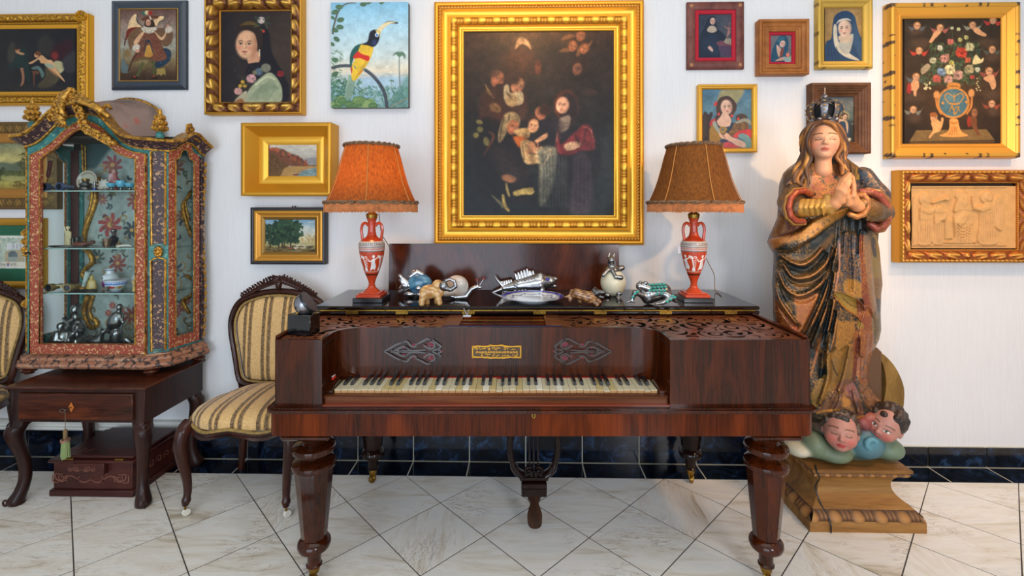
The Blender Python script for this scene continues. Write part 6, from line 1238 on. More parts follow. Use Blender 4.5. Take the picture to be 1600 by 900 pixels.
scr([(153,276),(150,296),(148,318),(140,340),(133,362),(130,386)],.012);scr([(145,296),(142,320),(135,345),(131,366)],.008);scr([(131,388),(140,396),(144,410),(134,420),(130,430),(142,440),(148,452),(134,458)],.012);scr([(138,462),(132,480),(134,500),(144,512),(152,506),(146,498)],.013);scr([(146,462),(140,484),(144,500)],.008);scr([(128,226),(130,270),(131,290)],.005);scr([(133,228),(134,270),(135,290)],.004)
scr([(303,262),(306,285),(296,305),(286,322),(292,350),(300,370)],.010);scr([(296,300),(290,318),(296,345)],.006);scr([(290,430),(303,440),(300,460),(286,470),(296,490)],.009)
M.build('gilt_scrolls',M_gc,cb,smooth=70)
MB().box(-2.350,-2.306,2.410,2.4258,.632,1.62,.003).build('rear_stile',plain('oxblood_paint',(92,40,36),.5,var=.2,bscale=60),cb);MB().box(-2.306,-2.286,2.414,2.4258,.632,1.62,.002).build('rear_strip',M_teal,cb)
MB().box(A2[0]+.01,C_[0]-.01,2.215,2.425,1.655,1.662,0).build('ceiling_board',M_cdark,cb,smooth=0)
SH=[1.404,1.129,.914]
for zz in SH:MB().prism([(A_[0]+.004,2.218),(B_[0]-.004,2.218),(C_[0]-.012,2.25),(D_[0]-.03,2.405),(D2[0]+.06,2.405),(A2[0]+.014,2.24)],pf,zz-.006,zz).build('glass_shelf',M_glass,cb,smooth=0);MB().box(A_[0]+.004,B_[0]-.004,2.2165,2.218,zz-.006,zz,0).build('shelf_edge',M_sglass,cb,smooth=0)
# ---------------------------------------------------------------- things on the shelves
M_silv=plain('aged_silver',(172,172,172),.24,.95,bmp=.15,bscale=160,var=.35);M_silvd=plain('dark_silver',(120,118,116),.3,.9,bmp=.25,bscale=140,var=.45);M_smooth=vcm('glazed_small_things',.3,coat=.2);M_ivor=plain('carved_ivory',(214,196,148),.45,bmp=.3,bscale=260,var=.2);M_china=vcm('painted_porcelain',.15,coat=.4);M_lens=plain('dark_lens',(24,28,44),.06,coat=1.)
YI=2.30
def item(name,label,px,shelf,cat,Yq=YI,group=None):
    z=.6325 if shelf==3 else SH[shelf]+.0006;p=P(px,300,Yq); return thing(name,label,cat,(p.x,Yq,z),0,group),p.x,Yq,z
def lat(prof,x,y,z,m=None,s_=1.): return MB().lathe([(r*s_,z+h*s_) for r,h in prof],18,Matrix.Translation((x,y,0)))
def opera(th,x,y,z,w_,mb,tilt=0.):
    for i,sg in enumerate((-1,1)):
        X=Matrix.Translation((x+sg*w_,y,z+.020))@Matrix.Rotation(pi/2,4,'X');b=MB().lathe([(.010,-.035),(.012,-.03),(.012,0),(.018,.012),(.0195,.03),(.0195,.036),(.016,.036),(.016,.032)],20,X,cap=False).build('barrel',mb,th);MB().lathe([(0,.033),(.016,.033)],20,X,cap=False).build('lens',M_lens,b)
    MB().box(x-w_+.01,x+w_-.01,y-.012,y-.004,z+.024,z+.032,.002).box(x-w_+.01,x+w_-.01,y+.012,y+.02,z+.012,z+.018,.002).box(x-.005,x+.005,y-.02,y+.03,z+.016,z+.028,.002).build('bridge',M_ivor,th)
th,x,y,z=item('opera_glasses','blue opera glasses on a tall red enamel handle, top shelf left',91,0,'opera glasses');opera(th,x,y,z,.038,plain('blue_enamel',(84,104,150),.2,coat=.5))
p0=Vector((x-.05,y-.01,z+.03));p1=Vector((x-.028,y-.01,z+.150));MB().tube([p0,p0.lerp(p1,.3)],.0035,6).build('handle_stem',M_gc,th);MB().tube([p0.lerp(p1,.3),p0.lerp(p1,.4),p0.lerp(p1,.98),p1],[.005,.0085,.009,.006],10).build('handle',plain('red_enamel',(140,30,34),.25,coat=.5,var=.6,bscale=120),th)
th,x,y,z=item('display_plate','small cream plate standing upright on the top shelf',137,0,'plate',2.36);X=Matrix.Translation((x,y,z+.053))@Matrix.Rotation(pi/2-.15,4,'X');MB().lathe([(0,.0),(.036,.0),(.040,.004),(.052,.007),(.0525,.004),(.04,-.002),(0,-.004)],30,X,[(196,186,168),(200,190,172),(150,130,106),(214,206,190),(176,160,136),(180,170,150),(180,170,150)]).build('plate',M_china,th,vcol=True)
th,x,y,z=item('inkwell','small pewter inkwell with brass lid before the cream plate',134,0,'inkwell',2.27);lat([(.02,0),(.028,.004),(.026,.016),(.02,.022),(.026,.026),(.024,.036),(.012,.04),(.014,.046),(.014,.054),(0,.055)],x,y,z).build('well',M_silvd,th);lat([(.0145,.048),(.0155,.05),(.0155,.058),(0,.06)],x,y,z).build('lid',M_brass,th)
th,x,y,z=item('table_bell','tiny silver bell with blue rim beside the pewter inkwell',148,0,'bell',2.25);lat([(.009,0),(.009,.012)],x,y,z).build('blue_rim',plain('blue_rim',(30,50,130),.3),th);lat([(.009,.012),(.007,.02),(.004,.034),(.005,.04),(0,.042)],x,y,z).build('bell',M_silv,th)
th,x,y,z=item('sea_shell','white spiny sea shell on the top shelf',163,0,'shell',2.33);blob_obj('shell',[('e',(x,y,z+.030),(.020,.018,.026),(0,.3,0),(222,216,206))]+[('c',(x,y,z+.03),(x+.034*cos(a),y-.006,z+.030+.030*sin(a)),.010,.003,(206,196,184)) for a in np.linspace(-.6,3.6,8)]+[('e',(x-.006,y-.016,z+.016),(.014,.006,.010), None,(196,180,168))],M_smooth,th,.0028,.006)
th,x,y,z=item('porcelain_figurine','small pink and red porcelain figure seated on the top shelf',179,0,'figurine',2.36);blob_obj('figure',[('e',(x,y,z+.05),(.026,.018,.026), None,(150,70,66)),('c',(x,y,z+.06),(x,y,z+.085),.016,.012,(196,150,150)),('e',(x,y-.002,z+.104),(.010,.010,.012), None,(206,160,140)),('c',(x,y,z+.112),(x,y,z+.116),.012,.006,(120,60,50)),('c',(x-.012,y-.01,z+.085),(x-.014,y-.016,z+.055),.006,.005,(206,176,176)),('c',(x+.012,y-.01,z+.085),(x+.022,y-.014,z+.058),.006,.005,(176,90,84)),('c',(x,y,z+.03),(x,y,z+.004),.022,.026,(120,60,54))],M_smooth,th,.003,.006)
M_turq=plain('turquoise_glass',(92,168,196),.2,coat=.4)
for k,(px,h,lb) in enumerate(((174,.0,'low turquoise bowl left of its taller mate on top shelf'),(189,.012,'tallest turquoise cup in the middle of the blue trio'),(203,.0,'low turquoise bowl right of its taller mate on top shelf'))):
    th,x,y,z=item('turquoise_cup',lb,px,0,'cup',2.25,'turquoise glass trio on the top shelf');lat([(.012,0),(.007,.006),(.006,.012),(.012,.016)],x,y,z).build('foot',M_silv,th);lat([(.010,.015),(.014,.018),(.019,.026+h*.3),(.021,.034+h),(.020,.036+h),(.016,.03+h),(0,.028+h)],x,y,z).build('bowl',M_turq,th)
th,x,y,z=item('ivory_statuette','slender carved ivory statuette on the middle shelf left',106,1,'statuette',2.30);blob_obj('figure',[('c',(x-.006,y,z),(x-.005,y,z+.04),.008,.008,(214,196,148)),('c',(x+.006,y,z),(x+.004,y,z+.04),.008,.008,(214,196,148)),('e',(x,y,z+.056),(.014,.009,.024), None,(222,204,158)),('e',(x+.001,y,z+.092),(.008,.008,.010), None,(226,208,164)),('c',(x-.012,y,z+.07),(x-.014,y-.004,z+.098),.004,.003,(222,204,158)),('c',(x+.012,y,z+.07),(x+.016,y-.004,z+.04),.005,.004,(200,180,130)),('c',(x-.012,y,z+.0),(x+.012,y,z+.0),.006,.006,(190,170,120))],M_smooth,th,.0025,.005)
th,x,y,z=item('silver_cup','small silver beaker on the middle shelf behind a wooden spoon',121,1,'cup',2.36);lat([(.0,0),(.020,0),(.021,.004),(.022,.040),(.0225,.042),(.020,.04),(.019,.006),(0,.004)],x,y,z).build('beaker',M_silv,th)
th,x,y,z=item('wooden_scoop','red brown wooden scoop with handle, middle shelf',127,1,'scoop',2.26);blob_obj('scoop',[('e',(x-.012,y,z+.014),(.030,.016,.013), None,(110,54,34)),('c',(x+.01,y,z+.014),(x+.052,y+.01,z+.024),.009,.008,(92,44,30))],M_smooth,th,.0028,.008)
th,x,y,z=item('copper_cup','rose gold tapered cup on the middle shelf',167,1,'cup',2.28);lat([(0,0),(.012,0),(.0135,.003),(.018,.036),(.020,.040),(.018,.039),(.012,.006),(0,.005)],x,y,z).build('cup',plain('rose_metal',(196,160,136),.25,.85),th)
th,x,y,z=item('perfume_bottle','dark glass bottle with a silver stopper, middle shelf',178,1,'bottle',2.34);lat([(0,0),(.016,0),(.018,.004),(.020,.040),(.012,.048),(.008,.052)],x,y,z).build('bottle',plain('dark_glass',(34,34,48),.08,coat=.6),th);lat([(.008,.05),(.010,.056),(.006,.062),(.012,.068),(.013,.08),(.010,.084),(0,.085)],x,y,z).build('stopper',M_silv,th)
th,x,y,z=item('scent_flask','little round metal flask right of the rose gold cup',186,1,'flask',2.26);lat([(0,0),(.010,0),(.014,.008),(.010,.018),(.004,.022),(.005,.028),(.003,.03),(0,.031)],x,y,z).build('flask',plain('pale_brass',(170,146,110),.3,.7),th)
th,x,y,z=item('silver_tray','flat oval silver tray lying on the middle shelf',100,1,'tray',2.26);MB().lathe([(0,.002),(.085,.002),(.10,.006),(.102,.007),(.10,.004),(.08,0),(0,0)],32,Matrix.Translation((x+.02,y,z))@Matrix.Diagonal((1,.34,1,1))).build('tray',M_silv,th)
th,x,y,z=item('ivory_spoon','curved white spoon lying at the right of the middle shelf',194,1,'spoon',2.24);MB().tube(spline([(x-.036,y,z+.004),(x-.01,y-.004,z+.009),(x+.02,y-.002,z+.010),(x+.036,y,z+.006)],6),[.006]*5+[.005]*9+[.004]*5,8,flat=.6).build('spoon',plain('bone_white',(216,208,196),.35),th)
th,x,y,z=item('table_knife','thin silver knife lying on the middle shelf front',150,1,'knife',2.235);MB().tube([(x-.03,y,z+.004),(x,y,z+.004),(x+.04,y,z+.003)],[.004,.004,.002],6,flat=.5).build('knife',M_silv,th)
th,x,y,z=item('opera_glasses','gold and pearl opera glasses on the lower glass shelf',101,2,'opera glasses',2.27);opera(th,x,y,z,.046,plain('pearl_gold',(176,150,96),.3,.5))
th,x,y,z=item('lorgnette_handle','slanted mother of pearl handle above the pearl opera glasses',133,2,'handle',2.29);p0,p1=Vector((x-.012,y,z+.012)),Vector((x+.016,y,z+.092));MB().tube([p0,p0.lerp(p1,.3),p1],[.006,.008,.0125],12).build('pearl_handle',plain('mother_of_pearl',(190,206,200),.2,coat=.5,var=.2),th);MB().ball((x-.014,y,z+.010),(.016,.012,.010),10,8).build('ferrule',M_gc,th)
th,x,y,z=item('ivory_carving','block-like carved ivory group on the lower glass shelf',143,2,'carving',2.31);blob_obj('carving',[('c',(x,y,z+.008),(x,y,z+.04),.020,.015,(196,166,92)),('e',(x,y,z+.062),(.010,.010,.011), None,(206,180,106)),('c',(x-.016,y,z+.01),(x-.014,y,z+.03),.010,.007,(186,156,84)),('c',(x+.016,y,z+.01),(x+.013,y,z+.04),.010,.007,(190,160,88))],M_smooth,th,.0028,.004)
th,x,y,z=item('silver_filigree','tangle of small dark silver trinkets before the ivory carving',137,2,'trinket',2.24);M=MB();R_=random.Random(3)
for k in range(16):M.tube([(x+R_.uniform(-.035,.035),y+R_.uniform(-.006,.006),z+.003+R_.uniform(0,.008)) for _ in range(4)],.003,5)
for k in range(10):M.ball((x+R_.uniform(-.04,.04),y+R_.uniform(-.008,.008),z+.006),.006,6,5)
M.build('trinket',M_silvd,th,kind='stuff')
def beast(th,x,y,z,s_,cols,mat,leg=.03,res=.0026):
    b,h=cols;pr=[('e',(x,y,z+s_*.55),(s_*.62,s_*.3,s_*.3), None,b),('e',(x+s_*.62,y-s_*.05,z+s_*.82),(s_*.24,s_*.22,s_*.24), None,h),('c',(x-s_*.55,y,z+s_*.6),(x-s_*.85,y,z+s_*.9),s_*.07,s_*.04,b)]
    for dx,dy in ((-.42,-.16),(-.38,.16),(.36,-.16),(.42,.16)):pr.append(('c',(x+s_*dx,y+s_*dy,z+s_*.45),(x+s_*dx*1.1,y+s_*dy,z+s_*.07),s_*.13,s_*.09,b))
    return blob_obj('body',pr,mat,th,res,s_*.12)
th,x,y,z=item('lion_figure','tiny dark bronze lion figure standing before the blue bowl',164,2,'figurine',2.235);beast(th,x,y,z,.03,((110,96,86),(70,58,52)),M_smooth)
def vcol_lathe(C,name,th,mat,x,y,prof,w0,w1):
    h=np.array([p[1] for p in prof]);r=np.array([p[0] for p in prof]);L=np.concatenate([[0],np.cumsum(np.hypot(np.diff(r),np.diff(h)))]);L /= L[-1]
    def fn(u,v):a=(u-.5)*2*pi;rr=np.interp(1-v,L,r); return x+rr*np.sin(a),y-rr*np.cos(a),np.interp(1-v,L,h)
    o=C.rect(name,mat,th,fn);o.data.polygons.foreach_set('use_smooth',[True]*len(o.data.polygons)); return o
th,x,y,z=item('porcelain_vase','white porcelain vase with a small purple figure, lower shelf',172,2,'vase',2.35)
C=Cv(0,0,60,40,(0,0,1),(218,224,228),2,3);C.p((120,40,110),[(24,26),(27,20),(30,27),(29,32),(23,32)],.6);C.e((40,30,40),26.5,17.5,1.6,1.8);C.s((70,90,120),[(33,22),(38,20),(40,24),(44,22)],1);C.s((120,70,120),[(34,28),(42,27)],1);C.s((70,90,150),[(0,3),(60,3)],1,taper=(1,1))
vcol_lathe(C,'vase',th,M_china,x,y,[(.012,z),(.026,z),(.034,z+.03),(.035,z+.05),(.030,z+.066),(.017,z+.076),(.016,z+.090),(.022,z+.098)],0,1)
th,x,y,z=item('porcelain_bowl','blue and white bowl with a red motif on lower shelf',182,2,'bowl',2.27)
C=Cv(0,0,90,30,(0,0,1),(206,212,222),2,5);C.p((84,124,206),[(0,4),(90,4),(90,10),(0,10)],1,n=0);[C.e((230,236,246),k*3,6,1,1.4) for k in range(30)];C.p((160,176,150),[(0,14),(90,14),(90,24),(0,24)],3,.6,n=0);[C.e((196,60,60),45+dx,17+dy,3,2.4,0,.4) for dx,dy in ((-2,0),(2,1),(0,-2),(5,0))];C.e((190,130,60),60,18,4,3,0,.5);C.s((90,120,190),[(0,27),(90,27)],1.4,taper=(1,1))
vcol_lathe(C,'bowl',th,M_china,x,y,[(.018,z),(.022,z+.004),(.030,z+.014),(.043,z+.034),(.050,z+.056)],0,1);lat([(.050,.056),(.048,.0558),(.038,.034),(0,.012)],x,y,z).build('inside',M_china if 0 else plain('white_inside',(210,214,222),.2),th)
th,x,y,z=item('ivory_statuette','cream carved figure at the right end of the lower shelf',213,2,'statuette',2.25);blob_obj('figure',[('c',(x,y,z+.01),(x,y,z+.05),.016,.012,(206,176,116)),('e',(x,y,z+.07),(.010,.010,.012), None,(214,186,130)),('c',(x-.01,y-.008,z+.05),(x+.006,y-.014,z+.034),.006,.005,(196,160,100))],M_smooth,th,.0028,.005)
th,x,y,z=item('porcelain_vase','partly hidden white vase behind the right cream figure',214,2,'vase',2.36);lat([(.012,0),(.022,0),(.028,.03),(.026,.05),(.014,.066),(.013,.08),(.018,.086)],x,y,z).build('vase',plain('white_porcelain_glaze',(210,214,220),.15),th)
def silverman(name,label,px,Yq,prims,mat=M_silv,cat='figurine',res=.0036,k=.008):
    th,x,y,z=item(name,label,px,3,cat,Yq);V,Q,Cc=blob([(p[0],)+tuple(tuple(np.array(q)+(x,y,z)) if i==0 or (p[0]=='c' and i==1) else q for i,q in enumerate(p[1:])) for p in prims],res,k);V[:,2]=np.maximum(V[:,2],z+.0003);arr_mesh('figure',V,Q,mat,th); return th,x,y,z
g_=(200,200,200)
silverman('silver_figure','squat silver seated figure with folded robe, bottom left of cabinet',96,2.265,[('e',(0,0,.02),(.048,.034,.026), None,g_),('e',(0,0,.06),(.042,.026,.034), None,g_),('e',(0,-.004,.108),(.015,.015,.017), None,g_),('c',(-.03,0,.075),(-.04,-.014,.04),.013,.012,g_),('c',(.03,0,.075),(.04,-.014,.04),.013,.012,g_),('c',(-.022,-.024,.046),(.022,-.024,.046),.008,.008,g_),('c',(0,-.022,.05),(0,-.020,.078),.020,.016,g_),('e',(0,.002,.118),(.019,.018,.012), None,g_)],k=.006)
silverman('silver_bust','tall draped silver bust of a woman, bottom of the cabinet',118,2.345,[('c',(0,0,.0),(0,0,.03),.038,.03,g_),('e',(0,0,.085),(.050,.030,.050), None,g_),('c',(0,0,.12),(0,0,.155),.014,.012,g_),('e',(0,-.002,.174),(.018,.020,.023), None,g_),('c',(-.05,-.01,.13),(.05,-.026,.075),.009,.010,g_),('c',(-.045,-.012,.112),(.035,-.028,.055),.008,.009,g_),('c',(-.03,-.012,.09),(.02,-.028,.04),.008,.008,g_),('e',(0,.008,.186),(.022,.022,.018), None,g_),('c',(.03,-.02,.09),(.035,-.03,.05),.016,.013,g_),('c',(-.045,0,.13),(-.062,0,.150),.003,.002,g_),('c',(.04,0,.14),(.07,0,.17),.003,.002,g_)],k=.007)
th,x,y,z=item('silver_horn','curled polished silver horn in front of the silver bust',116,3,'horn',2.245);MB().tube(spline([(x-.026,y,z+.012),(x-.022,y,z+.055),(x+.0,y,z+.085),(x+.022,y,z+.10)],8),[.012]*8+[.010]*8+[.007]*9,10).tube(spline([(x+.02,y,z+.02),(x+.05,y-.004,z+.055),(x+.085,y-.004,z+.075),(x+.108,y-.002,z+.072)],6),[.004]*8+[.005]*6+[.003]*5,8).build('horn',M_silv,th);lat([(0,0),(.03,0),(.032,.006),(.028,.012),(0,.014)],x,y,z).build('base',M_silvd,th)
th,x,y,z=silverman('silver_bird','round-bodied dark silver bird with pointed crest',150,2.27,[('e',(0,0,.034),(.036,.026,.034), None,g_),('c',(.018,0,.05),(.034,0,.078),.014,.010,g_),('e',(.036,0,.085),(.014,.011,.011), None,g_),('c',(.044,0,.09),(.062,0,.112),.004,.002,g_),('c',(.03,0,.092),(.022,0,.114),.004,.002,g_),('c',(-.03,0,.03),(-.055,0,.02),.010,.004,g_)],M_silvd)
th,x,y,z=silverman('silver_saint','robed silver saint leaning with a long staff',186,2.33,[('c',(-.018,0,.0),(-.012,0,.06),.030,.026,g_),('e',(-.014,-.004,.125),(.036,.026,.050),(0,.45,0),g_),('e',(.006,-.004,.192),(.014,.014,.017), None,g_),('c',(.0,0,.16),(.004,0,.18),.010,.009,g_),('c',(.012,-.01,.15),(.036,-.018,.12),.010,.008,g_),('c',(-.04,0,.10),(-.046,-.004,.07),.016,.012,g_)]);MB().tube([(x+.04,y-.018,z+.17),(x+.018,y-.022,z+.002)],.003,6).build('staff',M_silv,th)
silverman('silver_nude','reclining polished silver figure at the bottom right of cabinet',206,2.26,[('c',(-.04,0,.012),(-.022,-.004,.05),.010,.012,g_),('c',(-.022,-.004,.05),(.008,0,.022),.012,.014,g_),('e',(.016,0,.024),(.026,.018,.020), None,g_),('c',(.02,0,.03),(.05,0,.06),.016,.017,g_),('c',(.05,0,.06),(.055,0,.085),.010,.008,g_),('e',(.044,-.002,.102),(.014,.014,.016), None,g_),('c',(.05,0,.062),(.08,-.006,.02),.009,.007,g_),('c',(-.045,.01,.01),(.01,.01,.014),.010,.013,g_)])
th,x,y,z=item('gilt_shell_box','small gilt shell-shaped trinket lying on the cabinet floor',174,3,'trinket',2.235);blob_obj('shell',[('e',(x,y,z+.009),(.022,.014,.010),(0,-.3,0),(160,140,110)),('e',(x+.022,y,z+.012),(.012,.010,.011), None,(190,150,60)),('e',(x-.024,y,z+.006),(.008,.008,.006), None,(170,150,90))],plain('pale_gilt',(170,150,110),.3,.8),th,.003,.006)
# ================================================================ CROWNED POLYCHROME STATUE
M_robe=vcm('estofado_robe',.36,.3,bmp=.3,bscale=120)
t_=M_robe.node_tree;b_=t_.nodes['Principled BSDF'];lk=[l for l in t_.links if l.to_socket==b_.inputs['Base Color']][0];src=lk.from_socket;v_=coords(t_)
mk_=mix(t_,1.0,ramp(t_,noise(t_,v_,70,5,.7,1.5),[(.49,(0,0,0)),(.56,(180,180,180))]),ramp(t_,noise(t_,v_,12,3),[(.36,(30,30,30)),(.6,(255,255,255))]),'MULTIPLY')
dk_=ramp(t_,noise(t_,v_,55,4,.65,2.2),[(.54,(0,0,0)),(.62,(150,150,150))]);t_.links.new(mix(t_,mk_,mix(t_,dk_,src,(36,30,30)),(206,140,48)),b_.inputs['Base Color']);M_skin=vcm('polychrome_skin',.5,coat=.05);M_hair=vcm('gilded_brown_hair',.42,.2,bmp=.2,bscale=120);M_cloudm=vcm('painted_cloud',.5,bmp=.15,bscale=80)
SY=2.14
st=thing('crowned_statue','painted and gilded wooden statue of a praying crowned woman standing on cherub heads','statue',(P(1330,700,SY).x,SY,.237))
C=Cv(1190,240,1400,662,(1190,230,5.295),(40,48,48),1.25,61);Hc=Cv(1190,240,1400,662,(1190,230,5.295),(110,110,110),1.25,62)
C.grain(.25,60,14)
GO,BL,RU,OR=(176,126,52),(38,58,74),(128,66,42),(168,100,60)
C.p((150,98,64),[(400,140),(640,140),(720,260),(660,430),(480,430),(370,390),(360,200)],14);C.dab([(176,130,70),(120,70,60),(150,84,84),(60,64,56)],120,(380,170,680,420),6,16,a=.6)
[C.s((44,60,52),q,14) for q in ([(470,265),(520,240),(560,200),(600,240),(650,260)],[(500,260),(520,300),(560,320),(610,300)],[(550,320),(580,340)],[(610,250),(640,290),(620,310)])];[C.s((150,74,84),q,9) for q in ([(550,230),(540,290),(500,350)],[(400,300),(450,340),(510,350)],[(600,220),(590,260)])];C.s((176,120,64),[(430,150),(520,165),(620,148)],16,taper=(1,1))
C.p((84,66,52),[(300,130),(420,150),(390,360),(300,360),(230,390),(160,480),(140,300),(190,190)],14);C.dab([(130,96,54),(120,74,62),(60,52,48),(150,100,70)],150,(150,160,400,470),6,22,a=.6)
C.p(BL,[(715,80),(840,120),(960,220),(1010,330),(1060,440),(900,370),(790,380),(750,270)],10);[C.s((24,40,54),q,16) for q in ([(880,200),(830,290),(800,360)],[(950,250),(890,310),(820,350)],[(850,140),(830,240)])];[C.s((84,110,120),q,7,.7) for q in ([(900,190),(850,290)],[(970,250),(900,330)])]
C.p((92,76,46),[(715,85),(790,105),(790,180),(760,270),(730,200)],6);C.p((150,128,54),[(795,150),(835,165),(812,262),(772,252)],5);C.s((96,60,40),[(790,130),(800,200),(770,262)],8)
C.p((96,54,40),[(150,530),(330,600),(430,590),(300,690),(150,750),(50,745),(100,640)],12);C.p((126,88,46),[(140,560),(200,600),(190,700),(60,740),(100,650)],14,.8)
C.p(GO,[(40,770),(130,745),(300,705),(440,600),(700,500),(690,560),(560,650),(400,770),(250,840),(130,870),(50,820)],8);C.p(OR,[(40,770),(200,735),(360,690),(180,830),(100,860)],30,.5);C.s((70,44,26),[(150,835),(240,740),(400,610)],6)
[C.s((64,54,48),spiral(x,y,3,15,k,1.2,12),6,.9) for k,(x,y) in enumerate([(280,800),(330,770),(380,740),(430,700),(470,680),(510,640),(550,610)])]
def pat(box,n,cols=((176,130,60),(150,110,56)),w_=4,l=11,a=.75):
    for _ in range(n):
        x,y=C.R.uniform(box[0],box[2]),C.R.uniform(box[1],box[3]);t=C.R.uniform(0,6.3);C.s(C.R.choice(cols),[(x+l*q*cos(t+1.8*q),y+l*q*sin(t+1.8*q)) for q in (0,.35,.7,1)],w_,a,n=2)
C.rez(1190,380,5.295)
C.p((36,44,42),[(100,60),(560,-60),(640,-40),(600,400),(420,880),(350,760),(160,700),(90,500)],20)
C.p((120,84,44),[(200,90),(330,110),(480,20),(560,-60),(600,-60),(480,120),(350,190),(230,160)],24,.75);C.p((136,96,50),[(240,280),(330,250),(440,230),(520,170),(540,230),(430,330),(300,390),(260,340)],24,.75)
C.p((168,106,64),[(250,420),(330,430),(440,410),(470,430),(400,640),(350,740),(290,660),(280,520)],26);pat((260,420,460,640),60,((196,146,66),(130,76,48)));C.p((128,62,36),[(105,450),(190,560),(280,660),(350,770),(180,700),(120,640)],10)
for _ in range(90):x,y=C.R.uniform(110,260),C.R.uniform(470,690);C.e((190,136,56),x,y,5,4,0,.4,.7)
rid=[[(150,90),(240,155),(340,178),(430,125),(505,40)],[(180,170),(240,265),(310,292),(430,262),(540,160),(600,30)],[(135,230),(200,370),(300,432),(420,392),(530,290),(590,140)],[(110,330),(150,470),(230,590),(290,665)]]
dia=[[(625,40),(560,330),(470,560),(365,765)],[(612,240),(580,420),(500,640),(410,860)],[(604,470),(560,700),(500,890)],[(640,560),(600,760),(570,890)]]
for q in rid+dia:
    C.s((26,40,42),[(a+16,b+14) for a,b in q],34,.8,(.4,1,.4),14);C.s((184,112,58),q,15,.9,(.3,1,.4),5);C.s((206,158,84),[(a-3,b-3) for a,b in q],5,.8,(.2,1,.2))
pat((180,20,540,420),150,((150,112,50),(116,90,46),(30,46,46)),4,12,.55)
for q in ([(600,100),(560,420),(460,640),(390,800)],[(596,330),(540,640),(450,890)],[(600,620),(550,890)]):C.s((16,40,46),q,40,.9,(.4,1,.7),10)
C.p(BL,[(640,-40),(800,-40),(830,250),(835,470),(640,405),(598,425),(630,200)],8);pat((640,-20,820,300),90,((176,126,56),(120,76,48),(150,110,60)));C.p((188,138,58),[(690,300),(815,320),(828,450),(690,410)],16,.85);pat((690,310,820,440),24,((60,54,50),(120,76,40)));C.s((190,130,96),[(645,0),(640,200),(605,420)],18,.9,(.6,1,.8),5);C.s((150,96,70),[(806,0),(822,220),(834,470)],16,.9,soft=5)
C.p(RU,[(805,-40),(870,-40),(900,200),(930,500),(960,600),(870,560),(835,470),(828,240)],8);C.p((140,118,90),[(840,-40),(900,-40),(930,250),(950,480),(930,590),(890,420),(860,200)],16,.9);C.p((132,116,58),[(905,-40),(960,-40),(1000,300),(930,292),(915,120)],6);C.p((40,50,56),[(905,-30),(940,-40),(950,100),(925,100)],8);C.p((124,96,48),[(935,300),(1000,300),(985,450),(940,430)],8);pat((930,300,990,440),16,((50,50,46),))
C.p((168,138,58),[(598,430),(640,402),(795,470),(800,606),(690,545),(625,480)],5);C.s((60,40,26),[(670,450),(720,500),(785,535)],6);C.p(RU,[(790,462),(862,560),(852,690),(800,640)],6);C.s((150,90,50),[(598,432),(630,480),(700,550),(800,612),(850,690)],12,taper=(.7,1,.6))
C.p((150,108,48),[(640,560),(750,604),(765,780),(620,880),(625,680)],8);C.p((40,50,54),[(640,555),(750,600),(755,650),(640,640)],14,.9);pat((640,640,755,820),40,((204,156,70),(90,60,40)));C.p((136,74,48),[(845,560),(912,590),(912,900),(790,900),(850,700)],6);C.s((92,34,34),[(840,700),(815,900)],22,.8);C.p((92,82,48),[(915,600),(975,580),(990,760),(915,880)],6);C.p((150,126,54),[(800,640),(850,690),(800,720)],5)
C.rez(1240,520,4.284)
C.p((26,42,46),[(90,-10),(235,-10),(215,250),(120,400)],12);[C.s(c,q,16,.9,soft=5) for c,q in ((OR,[(190,0),(150,160),(110,300)]),(GO,[(240,0),(225,120),(190,240)]))]
C.p((130,100,48),[(225,150),(400,70),(430,180),(370,350),(300,420),(240,440),(225,280)],8);C.s((40,34,30),[(250,170),(270,240),(295,290)],8);C.p((150,118,56),[(120,400),(205,280),(245,330),(225,420),(140,500)],6);pat((130,300,230,450),26,((60,46,60),(96,70,60)),5,14)
C.p((140,86,56),[(410,-10),(530,-10),(520,200),(500,340),(440,330),(400,180)],8);C.s((96,40,46),[(440,20),(415,180),(405,330)],26,.9,soft=8);pat((440,180,510,330),24,((44,52,62),(90,60,50)),6,16)
C.p((112,78,60),[(150,530),(240,420),(310,330),(400,330),(470,560),(340,520),(200,545)],8);C.p((150,100,96),[(340,380),(400,340),(440,430),(400,460)],10,.8);C.p((190,132,66),[(330,430),(380,450),(380,505),(330,500)],8);C.p((120,80,56),[(440,360),(520,370),(600,420),(625,520),(560,545),(480,470)],8);pat((160,380,600,560),120,((44,48,56),(60,52,56),(176,126,60)),6,18);C.s(GO,[(150,535),(300,515),(420,565),(470,560),(580,545)],12,taper=(1,1))
C.A=C.A*.9;C.A[...,0]*=1.04
# relief: light = towards the viewer
Hh=Hc;Hh.rez(1190,380,5.295)
g= lambda v:(v,v,v)
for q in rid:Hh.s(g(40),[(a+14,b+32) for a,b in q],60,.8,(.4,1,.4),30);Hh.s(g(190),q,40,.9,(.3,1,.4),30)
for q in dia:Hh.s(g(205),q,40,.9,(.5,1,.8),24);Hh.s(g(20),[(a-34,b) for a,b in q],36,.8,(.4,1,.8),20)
Hh.p(g(170),[(640,-60),(800,-60),(830,250),(835,470),(640,405),(598,425),(630,200)],22);Hh.s(g(70),[(720,-60),(740,400)],40,.7,soft=30);Hh.p(g(205),[(800,-60),(900,-60),(930,250),(960,600),(870,560),(835,470)],24);Hh.p(g(60),[(905,-40),(960,-40),(1000,500),(940,500)],16);Hh.p(g(90),[(598,430),(640,402),(795,470),(800,606),(690,545)],8);Hh.s(g(230),[(598,425),(640,402),(795,468),(862,560)],14,.9,soft=8);Hh.s(g(160),[(598,432),(700,550),(800,612),(850,690)],16,.9,soft=8)
